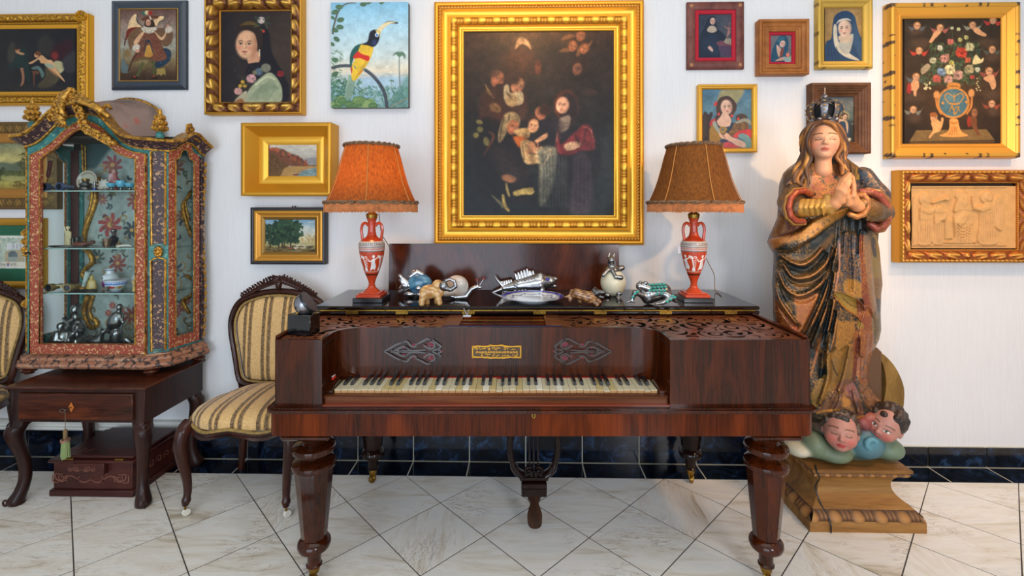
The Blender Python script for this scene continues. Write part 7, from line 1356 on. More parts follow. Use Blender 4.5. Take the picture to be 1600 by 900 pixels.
Hh.p(g(130),[(640,560),(750,604),(765,780),(620,880)],14);Hh.p(g(150),[(845,560),(912,590),(912,900),(790,900)],12)
Hh.rez(1190,230,5.295);Hh.p(g(215),[(40,770),(130,745),(300,705),(440,600),(700,500),(690,560),(560,650),(400,770),(250,850),(130,870),(50,820)],26);Hh.p(g(40),[(150,560),(330,610),(400,600),(300,690),(120,735),(100,650)],24);[Hh.s(g(v),q,30,.8,soft=20) for v,q in ((190,[(740,100),(760,260)]),(170,[(900,190),(830,300)]),(60,[(860,180),(810,300)]),(180,[(980,260),(880,340)]),(60,[(940,240),(850,330)]))]
[Hh.s(g(95),[(620+60*k,600),(600+64*k,880)],22,.8,soft=16) for k in range(4)];[Hh.s(g(140),[(650+60*k,600),(632+64*k,880)],22,.8,soft=16) for k in range(4)]
Hh.rez(1240,520,4.284);[Hh.s(g(v),q,34,.85,soft=18) for v,q in ((200,[(250,0),(230,160),(230,300),(170,480)]),(30,[(205,0),(180,300)]),(50,[(430,40),(410,330)]),(200,[(380,90),(330,330),(260,460)]),(190,[(490,0),(480,300),(560,460)]),(60,[(300,400),(250,520)]),(190,[(400,380),(440,540)]),(60,[(460,400),(520,510)]),(200,[(540,390),(600,480)]))]
sil=np.array([(240,1262,1316),(252,1248,1330),(262,1234,1344),(270,1226,1356),(285,1220,1371),(300,1218,1378),(320,1217,1382),(340,1216,1381),(352,1211,1378),(365,1205,1373),(378,1200,1372),(388,1204,1374),(396,1210,1375),(410,1210,1376),(430,1209,1378),(445,1208,1379),(460,1209,1377),(490,1209,1376),(515,1212,1377),(530,1215,1374),(545,1220,1367),(560,1226,1360),(580,1234,1357),(600,1240,1358),(615,1246,1366),(630,1250,1380),(645,1256,1388),(655,1264,1389),(660,1272,1388)],float)
def samp(cv,px,py):
    i=np.clip(((py-cv.b[1])/(cv.b[3]-cv.b[1])*(cv.h-1)).round().astype(int),0,cv.h-1);j=np.clip(((px-cv.b[0])/(cv.b[2]-cv.b[0])*(cv.w-1)).round().astype(int),0,cv.w-1); return cv.A[i,j]
Pn= lambda px,py,Y:(lambda t:(lambda X:np.stack([X,Y,CH-(py-YH)*(-_s*X+_c*Y)/F],-1))(Y*(t*_c-_s)/(_c+t*_s)))((px-800)/F)
nr,nf,nbk=420,230,24
py=np.linspace(240,660,nr)[:, None];Lx,Rx=np.interp(py,sil[:,0],sil[:,1]),np.interp(py,sil[:,0],sil[:,2])
D=np.interp(py,[240,256,275,330,380,450,560,620,660],[.03,.075,.10,.115,.13,.125,.11,.125,.11])
a_=np.linspace(-pi/2,pi/2,nf)[None];px=(Lx+Rx)/2+(Rx-Lx)/2*np.sin(a_);hh=samp(Hc,px,py+0*px)[...,0]/255
Yv=SY-D*np.cos(a_)**.8-(hh-.35)*.068*np.cos(a_)**.5;Vf=Pn(px,py+0*px,Yv);Cf=srgb(np.clip(samp(C,px,py+0*px),0,255))
b_=np.linspace(pi/2,3*pi/2,nbk)[None,1:-1];pxb=(Lx+Rx)/2+(Rx-Lx)/2*np.sin(b_);Vb=Pn((Lx+Rx)/2+0*pxb,py+0*pxb,SY+0*pxb);Xs=Pn(pxb,py+0*pxb,SY+0*pxb);Vb=Xs.copy();Vb[...,1]=SY-.09*np.cos(b_)
Vv=np.concatenate([Vf,Vb],1);Cc=np.concatenate([Cf,np.broadcast_to(srgb((60,40,28)),Vb.shape)],1);W_=nf+nbk-2
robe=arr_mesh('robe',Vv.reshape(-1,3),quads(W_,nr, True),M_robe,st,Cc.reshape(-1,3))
# ---- heads
def head(w_,loc,rot,skin,prims_extra=(),eyes='down',parent=None,name='head',lip=(180,88,72),blush=.4,chub=0.,res=None):
    k=w_;sk=skin
    pr=[('e',(0,.15,.25),(1.0,1.15,1.15), None,sk),('e',(0,-.25,-.2),(.84+chub*.1,.85,1.08-chub*.12), None,sk),('e',(0,-.60,-1.02+chub*.12),(.34,.30,.24), None,sk),('e',(.44,-.62,-.36),(.34+chub*.08,.30+chub*.06,.36), None,sk),('e',(-.44,-.62,-.36),(.34+chub*.08,.30+chub*.06,.36), None,sk),
          ('c',(-.55,-.72,.24),(-.18,-.93,.20),.10,.10,sk),('c',(.55,-.72,.24),(.18,-.93,.20),.10,.10,sk),('c',(0,-.98,.14),(0,-1.16,-.26),.085,.12,sk,.12),('e',(0,-1.17,-.33),(.15,.13,.11), None,sk,.08),('e',(.13,-1.07,-.37),(.09,.10,.08), None,sk,.06),('e',(-.13,-1.07,-.37),(.09,.10,.08), None,sk,.06),
          ('c',(-.20,-.95,-.67),(.0,-1.02,-.645),.04,.06,lip,.06),('c',(.20,-.95,-.67),(0,-1.02,-.645),.04,.06,lip,.06),('c',(-.12,-.95,-.76),(.12,-.95,-.76),.06,.06,lip,.06),('e',(.39,-.80,-.0),(.21,.13,.14), None,sk,.06),('e',(-.39,-.80,-.0),(.21,.13,.14), None,sk,.06),('c',(.20,-.86,-.09),(.58,-.76,-.08),.03,.03,sk,.04),('c',(-.20,-.86,-.09),(-.58,-.76,-.08),.03,.03,sk,.04),
          ('e',(1.0,.1,-.1),(.1,.2,.27), None,sk,.06),('e',(-1.0,.1,-.1),(.1,.2,.27), None,sk,.06)]
    pr=[p if len(p)>(6 if p[0]=='c' else 5) else p+(.2,) for p in pr]+list(prims_extra)
    V,Q,Cx=blob(pr,res or .045,.2,pad=.15,colk=.03)
    x,z=np.abs(V[:,0]),V[:,2];fr_=V[:,1]<-.35
    def mixc(m,col): nonlocal Cx;m=np.clip(m,0,1)[:, None]*fr_[:, None];Cx=Cx*(1-m)+srgb(col)*m
    for sx in (-1,1):mixc(blush*np.exp(-(((V[:,0]-sx*.52)/.32)**2+((z+.42)/.3)**2)),(196,76,66))
    mixc(1.2-np.abs(z-(.36-.55*(x-.36)**2))/.045 if True else 0,(84,56,38)) if False else mixc(np.where((x>.16)&(x<.70),1.5-np.abs(z-(.37-.6*(x-.38)**2))/.038,0),(88,58,40))
    if eyes=='down':mixc(np.where((x>.19)&(x<.60),1.5-np.abs(z-(-.075+.9*(x-.39)**2))/.042,0),(64,42,32));mixc(np.where((x>.2)&(x<.58),1.4-np.abs(z-(.10-1.4*(x-.39)**2))/.02,0)*.6,(120,80,58));mixc(.5*np.exp(-(((x-.39)/.2)**2+((z-.02)/.1)**2)),(176,130,104))
    else:
        e2=((x-.39)/.19)**2+((z-.0)/.085)**2;mixc((1.15-e2)*6,(222,214,200));mixc((1.1-(((x-.36)/.08)**2+((z)/.085)**2))*5,(60,62,60));mixc(np.where((x>.18)&(x<.60),1.5-np.abs(z-(.095-1.6*(x-.39)**2))/.03,0),(60,42,34))
    mixc((1.05-((V[:,0]/.25)**2+((z+.705)/.085)**2))*4,lip);mixc(np.where(x<.22,1.3-np.abs(z+.70)/.018,0)*.7,(96,40,36))
    R3=np.array(Euler(rot).to_matrix());V=(V*k)@R3.T+np.array(loc); return arr_mesh(name,V,Q,M_skin,parent,Cx),(lambda q:Vector(R3@(np.array(q)*k)+np.array(loc)))
hc=P(1287,222,2.055);hw=.0615
hd_,HT=head(hw,(hc.x,hc.y,hc.z),(-.12,.04,-.46),(214,158,122),[('c',(0,.1,-1.0),(.02,.15,-2.0),.48,.56,(210,150,112),.25)],parent=st)
# ---- hair: carved wavy locks
def lock(pl,r0,r1,wv=.006,ph=0.):
    q=spline(pl,5);out=[];n=len(q)
    for i,v in enumerate(q):t=i/(n-1);out.append(Vector(v)+Vector((wv*sin(t*17+ph),0,wv*.3*cos(t*17+ph)))*min(1,t*2))
    return [('c',tuple(out[i]),tuple(out[i+1]),r0+(r1-r0)*i/n,r0+(r1-r0)*(i+1)/n) for i in range(n-1)]
pr=[];R_=random.Random(8);cols=[(70,46,32),(150,98,44),(190,130,56),(104,66,40),(74,52,46)]
def hp(px,py,Y): return tuple(P(px,py,Y))
for i in range(8):
    t=i/7
    L_=[hp(1283-2*t,190+1*t,2.02+.05*t),hp(1270-6*t,197-1*t,2.0+.055*t),hp(1263-9*t,214-2*t,2.01+.06*t),hp(1262-10*t,232,2.02+.06*t),hp(1265-14*t,248+2*t,2.03+.045*t),hp(1262-22*t,264+4*t,2.03+.03*t),hp(1262-32*t,282+6*t,2.02+.03*t)]
    if i<4:L_+=[hp(1256+2*i,298,2.005),hp(1266+2*i,308-2*i,1.998)]
    R2=[hp(1289+2*t,190+t,2.02+.05*t),hp(1303+6*t,196-t,2.0+.055*t),hp(1311+9*t,213-2*t,2.01+.06*t),hp(1313+9*t,230,2.02+.06*t),hp(1310+10*t,246,2.03+.045*t),hp(1314+8*t,260,2.02+.04*t),hp(1318+6*t,272-4*t,2.01+.04*t)]
    for q in (L_,R2):
        c=cols[(i*2+(q is R2))%5];pr+=[p+(c,.004) for p in lock(q,0.0080,.0058,.0072,i*1.7)]
pr+=[('e',tuple(HT((0,.28,.30))),(hw*1.06,hw*1.14,hw*1.2), None,(92,60,38),.006)]
V,Q,Cx=blob(pr,.003,.002,colk=.0015);arr_mesh('hair',V,Q,M_hair,st,Cx)
# ---- crown
cr0=HT((.0,.05,1.40));T=Matrix.Translation(cr0)@Euler((-.06,.05,0)).to_matrix().to_4x4()@Matrix.Diagonal((.86,.86,1.3,1))
M_crown=plain('crown_silver',(150,146,150),.28,.92,bmp=.3,bscale=150,var=.5);M_cgold=plain('crown_gilding',(188,152,92),.3,.9)
crn=MB().lathe([(.046,-.020),(.050,-.020),(.052,-.012),(.050,-.004),(.053,.002),(.050,.006),(.046,.004)],28,T,cap=False).build('crown',M_crown,st)
M,B=MB(),MB()
for k in range(8):
    a=2*pi*k/8+.22;pf_=spline([(.050,.0),(.066,.014),(.076,.032),(.077,.046),(.066,.062),(.044,.072),(.018,.075)],4)
    M.tube([T@Vector((r*cos(a),r*sin(a),z)) for r,z in pf_],[.011]*(len(pf_)-6)+[.010,.009,.008,.007,.006,.005],8,flat=.28,up=None) if 0 else None
    tx=Vector((-sin(a),cos(a),0));vs=[];wd=np.interp(np.linspace(0,1,len(pf_)),[0,.5,1],[.011,.0165,.006])
    for (r,z),w_ in zip(pf_,wd):
        c=Vector((r*cos(a),r*sin(a),z));o=Vector((cos(a),sin(a),.3))*.003
        vs+=[T@(c-tx*w_),T@(c+o),T@(c+tx*w_),T@(c-o)]
    M.add(vs,[(i*4+j,i*4+(j+1)%4,i*4+4+(j+1)%4,i*4+4+j) for i in range(len(pf_)-1) for j in range(4)])
    for i in range(4,len(pf_)-6,4):r,z=pf_[i];B.ball(T@Vector(((r+.002)*cos(a),(r+.002)*sin(a),z)),.0048,7,6)
    M.ball(T@Vector((.052*cos(a+.39),.052*sin(a+.39),.006)),(.012,.012,.010),7,5);M.tube([T@Vector((.051*cos(a+.2+.4*t),.051*sin(a+.2+.4*t),.002+.012*sin(pi*t))) for t in np.linspace(0,1,6)],.003,5)
M.build('crown_arches',M_crown,crn);B.build('crown_beads',M_cgold,crn,kind='stuff')
MB().ball(T@Vector((0,0,.03)),(.052,.052,.045),16,10).build('crown_inner_cap',plain('matt_black',(12,12,16),.9),crn)  # plain black ellipsoid filling the crown between the arches
M=MB();M.ball(T@Vector((0,0,.086)),.0135,12,8);M.tube([T@Vector((0,0,.095)),T@Vector((0,0,.118))],.0028,6);M.ball(T@Vector((0,0,.118)),.004,6,5);M.build('crown_orb',M_crown,crn)
MB().ball(T@Vector((-.004,-.052,-.008)),.0042,8,6).build('red_stone',plain('red_stone',(190,24,28),.1,coat=1.),crn)
# ---- arms and sleeves
def S(px,py,Y): return tuple(P(px,py,Y))
gs,ds=(160,112,46),(74,60,44)
pr=[('c',S(1241,278,2.10),S(1233,316,2.06),.044,.040,(84,66,50)),('c',S(1233,316,2.06),S(1239,328,2.01),.040,.042,(110,78,46)),('c',S(1243,300,2.05),S(1245,324,1.99),.036,.036,(92,68,48))]
V,Q,Cx=blob(pr,.005,.025);arr_mesh('mantle_sleeve',V,Q,M_robe,st,Cx)
pr=[]
for k in range(22):
    t=k/21;x=1242+57*t;r=.037-.010*t+.0022*sin(k*2.1);pr.append(('c',S(x-1,325-5*t**2,2.0-.08*t),S(x+1,325.4-5*t**2,1.996-.08*t),r,r,(198,146,66) if k%3 else (112,74,36),.006))
for x,Yq in ((1250,1.955),(1258,1.943),(1266,1.93),(1275,1.918),(1284,1.905)):
    pr+=[('c',S(x+4,312,Yq+.012),S(x,324,Yq),.004,.0055,(222,170,80),.006),('c',S(x,324,Yq),S(x+3,336,Yq+.012),.0055,.004,(200,148,66),.006)]
pr+=[('c',S(1293,309,1.92),S(1297,330,1.915),.017,.016,(186,138,64),.006)]
V,Q,Cx=blob(pr,.0042,.012);arr_mesh('gilded_sleeve',V,Q,M_robe,st,Cx)
def ringlip(name,pl,r,col):
    V,Q,Cx=blob([('c',pl[i],pl[(i+1)%len(pl)],r,r,col,.004) for i in range(len(pl)-1)],.0042,.004); return arr_mesh(name,V,Q,M_robe,st,Cx)
ringlip('sleeve_lining',[S(*q) for q in ((1267,304,1.985),(1256,298,1.975),(1244,300,1.965),(1235,310,1.955),(1232,324,1.95),(1235,337,1.95),(1243,345,1.955),(1255,346,1.965))],.012,(150,62,42))
ringlip('sleeve_edge',[S(*q) for q in ((1268,303,1.99),(1255,295,1.985),(1241,297,1.975),(1230,308,1.965),(1226,325,1.96),(1230,340,1.96),(1240,349,1.962),(1257,349,1.972))],.0085,(170,118,54))
pr=[('c',S(1348,276,2.09),S(1370,306,2.05),.042,.044,BL),('c',S(1370,306,2.05),S(1377,338,2.03),.040,.03,(92,60,46)),('c',S(1378,340,2.06),S(1370,356,2.04),.035,.022,(140,84,66))]
V,Q,Cx=blob(pr,.005,.025);arr_mesh('mantle_sleeve',V,Q,M_robe,st,Cx)
pr=[('c',S(1379,332,2.0),S(1362,329,1.95),.042,.040,(76,60,38)),('c',S(1362,329,1.95),S(1346,319,1.915),.038,.031,(120,84,42))]
for k in range(5):pr.append(('c',S(1356+5*k,311+k,1.93+.012*k),S(1355+6*k,343,1.93+.012*k),.007,.007,(150,108,50) if k%2 else (50,44,34),.01))
V,Q,Cx=blob(pr,.0042,.012);arr_mesh('gilded_sleeve',V,Q,M_robe,st,Cx)
ringlip('cuff',[S(*q) for q in ((1341,305,1.905),(1349,304,1.90),(1355,312,1.895),(1355,325,1.895),(1349,335,1.895),(1338,339,1.90),(1328,335,1.905))],.011,(170,106,56))
ringlip('sleeve_lining',[S(*q) for q in ((1345,300,1.965),(1360,300,1.955),(1374,306,1.955),(1384,322,1.96),(1386,340,1.97),(1380,353,1.985),(1370,357,2.0),(1360,350,2.01))],.015,(150,72,58))
ringlip('sleeve_edge',[S(*q) for q in ((1338,302,1.97),(1356,296,1.955),(1374,299,1.95),(1387,312,1.955),(1391,330,1.965),(1389,347,1.975),(1380,359,1.99),(1370,362,2.005))],.009,(150,98,56))
# ---- praying hands: palm, four unequal fingers and a thumb each
SK=(206,140,92)
def hand(name,wrist,palm,knuck,tips,thumb,rf):
    pr=[('c',S(*wrist[0]),S(*wrist[1]),.021,.022,SK),('c',S(*wrist[1]),S(*palm),.022,.024,SK)]
    for (kx,ky,kY),mid,tip in zip(knuck,tips[0],tips[1]):
        pr+=[('c',S(*palm),S(kx,ky,kY),.019,rf*1.15,SK,.01),('c',S(kx,ky,kY),S(*mid),rf*1.12,rf,SK,.0025),('c',S(*mid),S(*tip),rf,rf*.78,SK,.0025)]
    pr+=[('c',S(*thumb[0]),S(*thumb[1]),.013,.0095,SK,.008),('c',S(*thumb[1]),S(*thumb[2]),.0095,.0075,SK,.003)]
    V,Q,Cx=blob(pr,.0026,.010); return arr_mesh(name,V,Q,M_skin,st,Cx)
hand('hand',[(1297,320,1.915),(1304,318,1.905)],(1311,309,1.895),[(1308,296,1.885),(1312,296,1.877),(1316,298,1.871),(1320,302,1.868)],([(1315,283,1.882),(1319,282,1.874),(1322,286,1.868),(1324,291,1.865)],[(1326,271,1.884),(1328,272,1.876),(1329,277,1.870),(1329,283,1.866)]),[(1316,314,1.885),(1323,305,1.875),(1326,297,1.870)],.0088)
hand('hand',[(1346,322,1.915),(1340,322,1.905)],(1332,315,1.897),[(1331,300,1.892),(1332,300,1.884),(1333,302,1.876),(1333,306,1.869)],([(1332,289,1.890),(1333.5,288,1.882),(1334,291,1.875),(1334,296,1.868)],[(1331,275,1.889),(1332.5,277,1.882),(1333,281,1.875),(1333,287,1.869)]),[(1325,318,1.885),(1324,309,1.872),(1325,300,1.866)],.0086)
# ---- cherub heads, cloud, crescent moon
def curls(HT_,n,seed,zmin,parent):
    pr=[];R_=random.Random(seed)
    for i in range(n):
        a=R_.uniform(-pi,pi);e_=R_.uniform(zmin,1.3);r=1.08;q=(r*sin(a)*cos(e_),(-r*1.02)*cos(a)*cos(e_)+.15,.25+1.18*sin(e_))
        if q[1]<-.45 and q[2]<.75: continue
        t0=R_.uniform(0,6);tg=Vector((cos(a),sin(a),0));ps=[HT_((q[0]+tg.x*.17*cos(t0+t)*(1-t/9),q[1]+tg.y*.17*cos(t0+t)*(1-t/9),q[2]+.17*sin(t0+t)*(1-t/9))) for t in np.linspace(0,5.5,8)]
        c=R_.choice([(46,36,32),(66,52,44),(88,70,58)]);pr+=[('c',tuple(ps[j]),tuple(ps[j+1]),.0066,.0060,c,.003) for j in range(7)]
    pr.append(('e',tuple(HT_((0,.25,.38))),(.066,.066,.066), None,(44,36,32),.008));V,Q,Cx=blob(pr,.0034,.003,colk=.002); return arr_mesh('cherub_hair',V,Q,M_hair,parent,Cx)
for px_c,py_c,Yc,rot,ey,w_,sd in ((1313,674,2.02,(-.20,.06,-.52),'down',.062,3),(1383,663,2.03,(-.05,.40,-.92),'open',.060,5)):
    c=P(px_c,py_c,Yc);o,HT_=head(w_,tuple(c),rot,(176,122,106),eyes=ey,parent=st,name='cherub_head',lip=(176,60,54),blush=.6,chub=1.);curls(HT_,44,sd,-.15,o)
gr,bl=(104,116,90),(72,110,118)
V,Q,Cx=blob([('e',S(1272,694,2.07),(.05,.06,.055), None,gr),('e',S(1300,704,2.06),(.075,.075,.042), None,gr),('e',S(1352,692,2.04),(.072,.06,.064), None,bl),('e',S(1385,700,2.07),(.065,.06,.045), None,(104,122,98)),('e',S(1330,680,2.12),(.17,.10,.10), None,gr),('e',S(1330,664,2.12),(.17,.09,.07), None,(120,90,70)),('e',S(1350,662,2.02),(.03,.022,.024),(0,.5,0),(130,62,58)),('e',S(1358,650,2.04),(.03,.03,.018), None,(150,84,70)),('e',S(1246,700,2.09),(.05,.06,.03), None,(190,184,160))]+[('c',S(1362+8*cos(t),694-8*sin(t),1.985),S(1362+8*cos(t+.7),694-8*sin(t+.7),1.985),.009,.009,(88,140,152),.006) for t in np.arange(0,4,.7)],.0055,.016,colk=.006)
V[:,2]=np.maximum(V[:,2],.2372);arr_mesh('cloud_base',V,Q,M_cloudm,st,Cx)
mo=[(1369.5,550),(1382,555),(1399,574),(1411,600),(1413,622),(1409,648),(1400,665),(1385,660),(1380,640),(1385,600),(1380,570)]
MB().prism([(P(a,b,2.16).x,P(a,b,2.16).z) for a,b in spline(mo,4, True)], lambda a,b,t:(a,2.16+t,b),0,.07).build('crescent_horn',wood('gilded_crescent',(84,58,26),(128,96,46),(152,122,66),(5,5,2),.45,.1,2.),st)
ml=[(1200,552),(1190,575),(1184,605),(1188,640),(1200,660),(1220,660),(1212,620),(1206,590)]
MB().prism([(P(a+14,b,2.2).x,P(a,b,2.2).z) for a,b in spline(ml,4, True)], lambda a,b,t:(a,2.2+t,b),0,.05).build('crescent_horn',bpy.data.materials['gilded_crescent'],st)
MB().box(P(1252,600,2.2).x,P(1370,600,2.2).x,2.15,2.22,.24,P(1300,540,2.2).z,.02).build('rear_support',plain('bare_carved_wood',(86,60,36),.6),st)
# ================================================================ ORNAMENTS ON THE PIANO
LZ=.9117
M_stone=vcm('polished_stone',.25,coat=.4,bmp=.15,bscale=120);M_shine=plain('bright_silver',(196,196,198),.2,.95,bmp=.12,bscale=220,var=.2);M_nacre=vcm('mother_of_pearl_shell',.18,coat=.5,bmp=.1,bscale=40)
def orn(name,label,px,v,z=LZ,cat='ornament'): return thing(name,label,cat,uvw(ub(px,v),v,z),PSI)
def bl(th,nm,mat,v,l,res=.0026,k=.005,fn=None,zmin=LZ):
    q=v/F;G= lambda p:tuple(uvw(ub(p[0],v),v+p[2]*q,uz(p[1],v)));pr=[]
    for p in l:
        if p[0]=='c':pr.append(('c',G(p[1]),G(p[2]),p[3]*q,p[4]*q,p[5])+tuple(p[6:]))
        else:pr.append(('e',G(p[1]),tuple(r*q for r in p[2]),p[3],p[4])+tuple(p[5:]))
    V,Q,Cx=blob(pr,res,k);V[:,2]=np.maximum(V[:,2],zmin)
    if fn:Cx=fn(V,Cx)
    return arr_mesh(nm,V,Q,mat,th,Cx)
def mott(a,b,sc=90.,th=0.):
    def f(V,Cx):m=np.clip(.5+(np.sin(V[:,0]*sc+3*np.sin(V[:,2]*sc*.7))*np.sin(V[:,2]*sc*1.3+V[:,1]*sc)-th)*1.2,0,1)[:, None]; return srgb(a)*m+srgb(b)*(1-m)
    return f
w3=(200,200,200);v=2.17
th=orn('fish_ornament','round blue stone fish with silver fins, left on piano lid',650,v)
bl(th,'stone_body',M_stone,v,[('e',(656,443,0),(19,10,16), None,w3),('c',(668,447,0),(675,446,0),6,2.5,w3)],fn=mott((44,96,128),(86,138,160),70))
bl(th,'silver_fins',M_shine,v,[('c',(640,446,0),(625,431,0),5,3,w3),('c',(640,446,0),(625,456,0),5,3,w3),('c',(632,446,0),(627,438,0),5,3.4,w3),('c',(632,446,0),(627,450,0),5,3.4,w3),('e',(650,428,0),(10,3,6),(0,.3,0),w3),('c',(642,432,0),(652,424,0),4,3,w3),('c',(652,424,0),(660,429,0),3,4,w3),('e',(656,449,-11),(5,2,4), None,w3),('e',(641,459,-2),(10,6,4.5), None,w3),('e',(658,459,-4),(8,5,5), None,w3),('c',(640,462,0),(660,463,0),3,3,w3)])
v=1.995
th=orn('elephant_ornament','small amber stone elephant with silver head and raised trunk',675,v)
bl(th,'stone_body',M_stone,v,[('e',(670,456,0),(15,10,11.5),(0,-.15,0),w3),('c',(662,460,-5),(660,473,-6),5.5,4.6,w3),('c',(664,460,5),(666,474,6),5.5,4.6,w3),('c',(683,458,-5),(688,472,-6),5.5,4.4,w3),('c',(682,458,5),(682,473,6),5.5,4.4,w3),('e',(684,446,0),(9,8,9), None,w3),('e',(690,454,-8),(5,2.5,9), None,w3)],fn=mott((206,168,110),(176,122,62),110))
bl(th,'silver_head',M_silv,v,[('e',(694,446,-7),(7,6.5,8), None,w3),('c',(697,449,-8),(706,451,-8),4.4,3.2,w3),('c',(706,451,-8),(713,446,-8),3.2,2.8,w3),('c',(713,446,-8),(711,438,-8),2.8,2.4,w3),('c',(711,438,-8),(704,435,-8),2.4,2.2,w3),('c',(704,435,-8),(698,437,-8),2.2,2.4,w3),('c',(696,450,-4),(703,455,-5),1.6,.9,w3)],.0022,.003)
v=2.12
th=orn('snail_ornament','mother of pearl snail with silver body and red-tipped horns',715,v)
bl(th,'pearl_shell',M_nacre,v,[('e',(714,447,0),(18,12,17), None,w3),('e',(704,455,-4),(14,9,7),(0,-.3,0),w3),('e',(717,443,-6),(12,8,11), None,w3)],fn=mott((214,204,192),(186,160,138),34,-.2))
bl(th,'silver_body',M_shine,v,[('c',(692,459,0),(712,464,0),4,4.6,w3),('c',(712,464,0),(728,463,0),4.6,4.4,w3),('c',(728,463,0),(737,452,0),4.4,3.4,w3),('c',(737,452,0),(744,448.5,0),3.4,3.8,w3),('c',(744,449,0),(751,449,0),3.6,2.2,w3),('c',(747,447,-2),(745.5,438,-3),.9,.8,w3),('c',(749,447,2),(755,437,3),.9,.8,w3)],.0022,.003)
for px,py,d in ((745.3,436.8,-3),(755.6,435.4,3)):MB().ball(uvw(ub(px,v),v+d*v/F,uz(py,v)),.0042,8,6).build('horn_tip',plain('red_tip',(190,50,40),.3),th)
v=2.29
th=orn('silver_fish','large silver fish with blue eye and open mouth behind plate',825,v)
R_=random.Random(1)
bl(th,'body',M_shine,v,[('c',(788,450,0),(812,446,0),5,10.5,w3),('c',(812,446,0),(842,441,0),10.5,15,w3),('c',(842,441,0),(860,439,0),15,8,w3),('c',(858,436,0),(868,436,0),6,3.4,w3,.002),('c',(856,446,0),(868,447,0),4,2.2,w3,.002),('c',(844,430,-6),(846,452,-9),5,5,w3,.004)]+[('c',(804+5*i,443-1*i+5*j,-8-.5*i+abs(j-.5)),(806+5*i,444-i+5*j,-8.5-.5*i),1.4,1.1,w3,.001) for i in range(7) for j in range(-1,3)],.0024,.006)
bl(th,'fins',M_shine,v,[('c',(788,450,0),(776,436,0),3.4,1.6,w3),('c',(776,436,0),(774,432,0),1.6,.8,w3),('c',(788,450,0),(768,458,0),3.4,1.4,w3)]+[('c',(808+4.4*i,438-1.2*i,0),(805+4.6*i,428-1.8*i if i<5 else 424,0),2.9,1.9,w3) for i in range(7)]+[('c',(784+4*i,446-i,0),(784+3.6*i,440-.6*i,0),2.5,1.6,w3) for i in range(5)]+[('c',(822+6*i,455,-4),(814+7*i,461,-6),2.2,1.2,w3) for i in range(5)]+[('c',(786+4*i,455,0),(784+4*i,461,0),2,1.4,w3) for i in range(4)],.0022,.003)
MB().ball(uvw(ub(855,v),v-9.6*v/F,uz(435,v)),(.0095,.005,.008),10,8).build('blue_eye',plain('blue_enamel_eye',(26,30,140),.15,coat=.6),th)
v=2.10
th=orn('oval_plate','white porcelain plate with cobalt rim lying on piano lid',832,v,cat='plate');C=Cv(0,0,360,60,(0,0,1),(222,228,232),1.2,3)
for y0,y1,c in ((52,61,(30,38,160)),(49.5,50.6,(190,150,90)),(59,61,(206,190,150))):C.p(c,[(-9,y0),(369,y0),(369,y1),(-9,y1)],.5,n=0)
for k in range(9):a=40*k+10;C.s((40,54,130),[(a-14,43),(a,37),(a+14,43)],2.4);C.e((40,54,130),a+20,43,4,2.4)
cp=uvw(ub(832,v),v,LZ);C.rect('plate',M_china,th, lambda u,w_:(cp.x+.138*w_*np.cos(u*2*pi),cp.y+.138*w_*np.sin(u*2*pi),LZ+.006+.014*np.clip((w_-.5)/.5,0,1)**1.3))
MB().lathe([(.07,.0002),(.072,.004),(.135,.0185)],40,Matrix.Translation(cp),cap=False).build('plate_underside',plain('white_glaze',(206,212,216),.2),th)
v=2.0
th=orn('tiger_ornament','small striped stone tiger with silver snarling head',915,v)
bl(th,'stone_body',M_stone,v,[('c',(901,459,2),(920,464,-4),8,9,w3),('c',(896,461,6),(891,470,4),5,3,w3),('c',(894,455,6),(890,464,5),2,2,w3),('c',(890,464,5),(884,464.5,4),2,2,w3),('c',(906,464,8),(908,473,8),4,3.4,w3),('c',(922,466,-6),(931,473.5,-10),4.6,3.2,w3),('c',(927,464,4),(937,471.5,0),4,3,w3),('e',(926,461,-3),(8,7,8), None,w3)],.0024,fn=mott((190,140,90),(112,72,44),190,.2))
bl(th,'silver_head',M_silvd,v,[('e',(931,457,-4),(7,7,7), None,w3),('c',(934,455,-6),(942,455.5,-8),4,3,w3,.002),('c',(934,462,-6),(941,463,-8),2.6,2,w3,.002),('e',(926,452,-7),(2.4,2,3), None,w3),('e',(930,451,1),(2.4,2,3), None,w3)],.0022,.003)
v=2.2
th=orn('egg_ornament','large cream egg clasped by a long-eared silver animal',958,v)
bl(th,'egg',vcm('ostrich_egg',.3),v,[('e',(958,441.5,0),(19.4,19.4,21.5), None,(222,214,184))],.003)
bl(th,'silver_animal',M_silv,v,[('e',(957,421,0),(12,12,6), None,w3),('c',(956,418,0),(955,410,-2),7,6,w3),('e',(954.5,406,-4),(5.4,7,6), None,w3),('c',(951,402,0),(953,395,1),2.6,1.2,w3),('c',(958,402,0),(961,395,1),2.6,1.2,w3),('c',(949,420,-9),(940,428,-14),3.4,3,w3),('c',(954,421,-12),(958,430,-19),3,2.8,w3),('c',(958,430,-19),(966,431,-18),2.8,4,w3),('c',(969,419,-2),(972,418,-2),5,4,w3),('e',(964,456,-14),(4.6,5,4), None,w3),('e',(962,462,-18),(4,6,3), None,w3),('e',(947,459,-10),(5,5,4), None,w3)],.0024,.004)
v=2.02
th=orn('frog_ornament','silver frog with turquoise studded back and open mouth',1018,v)
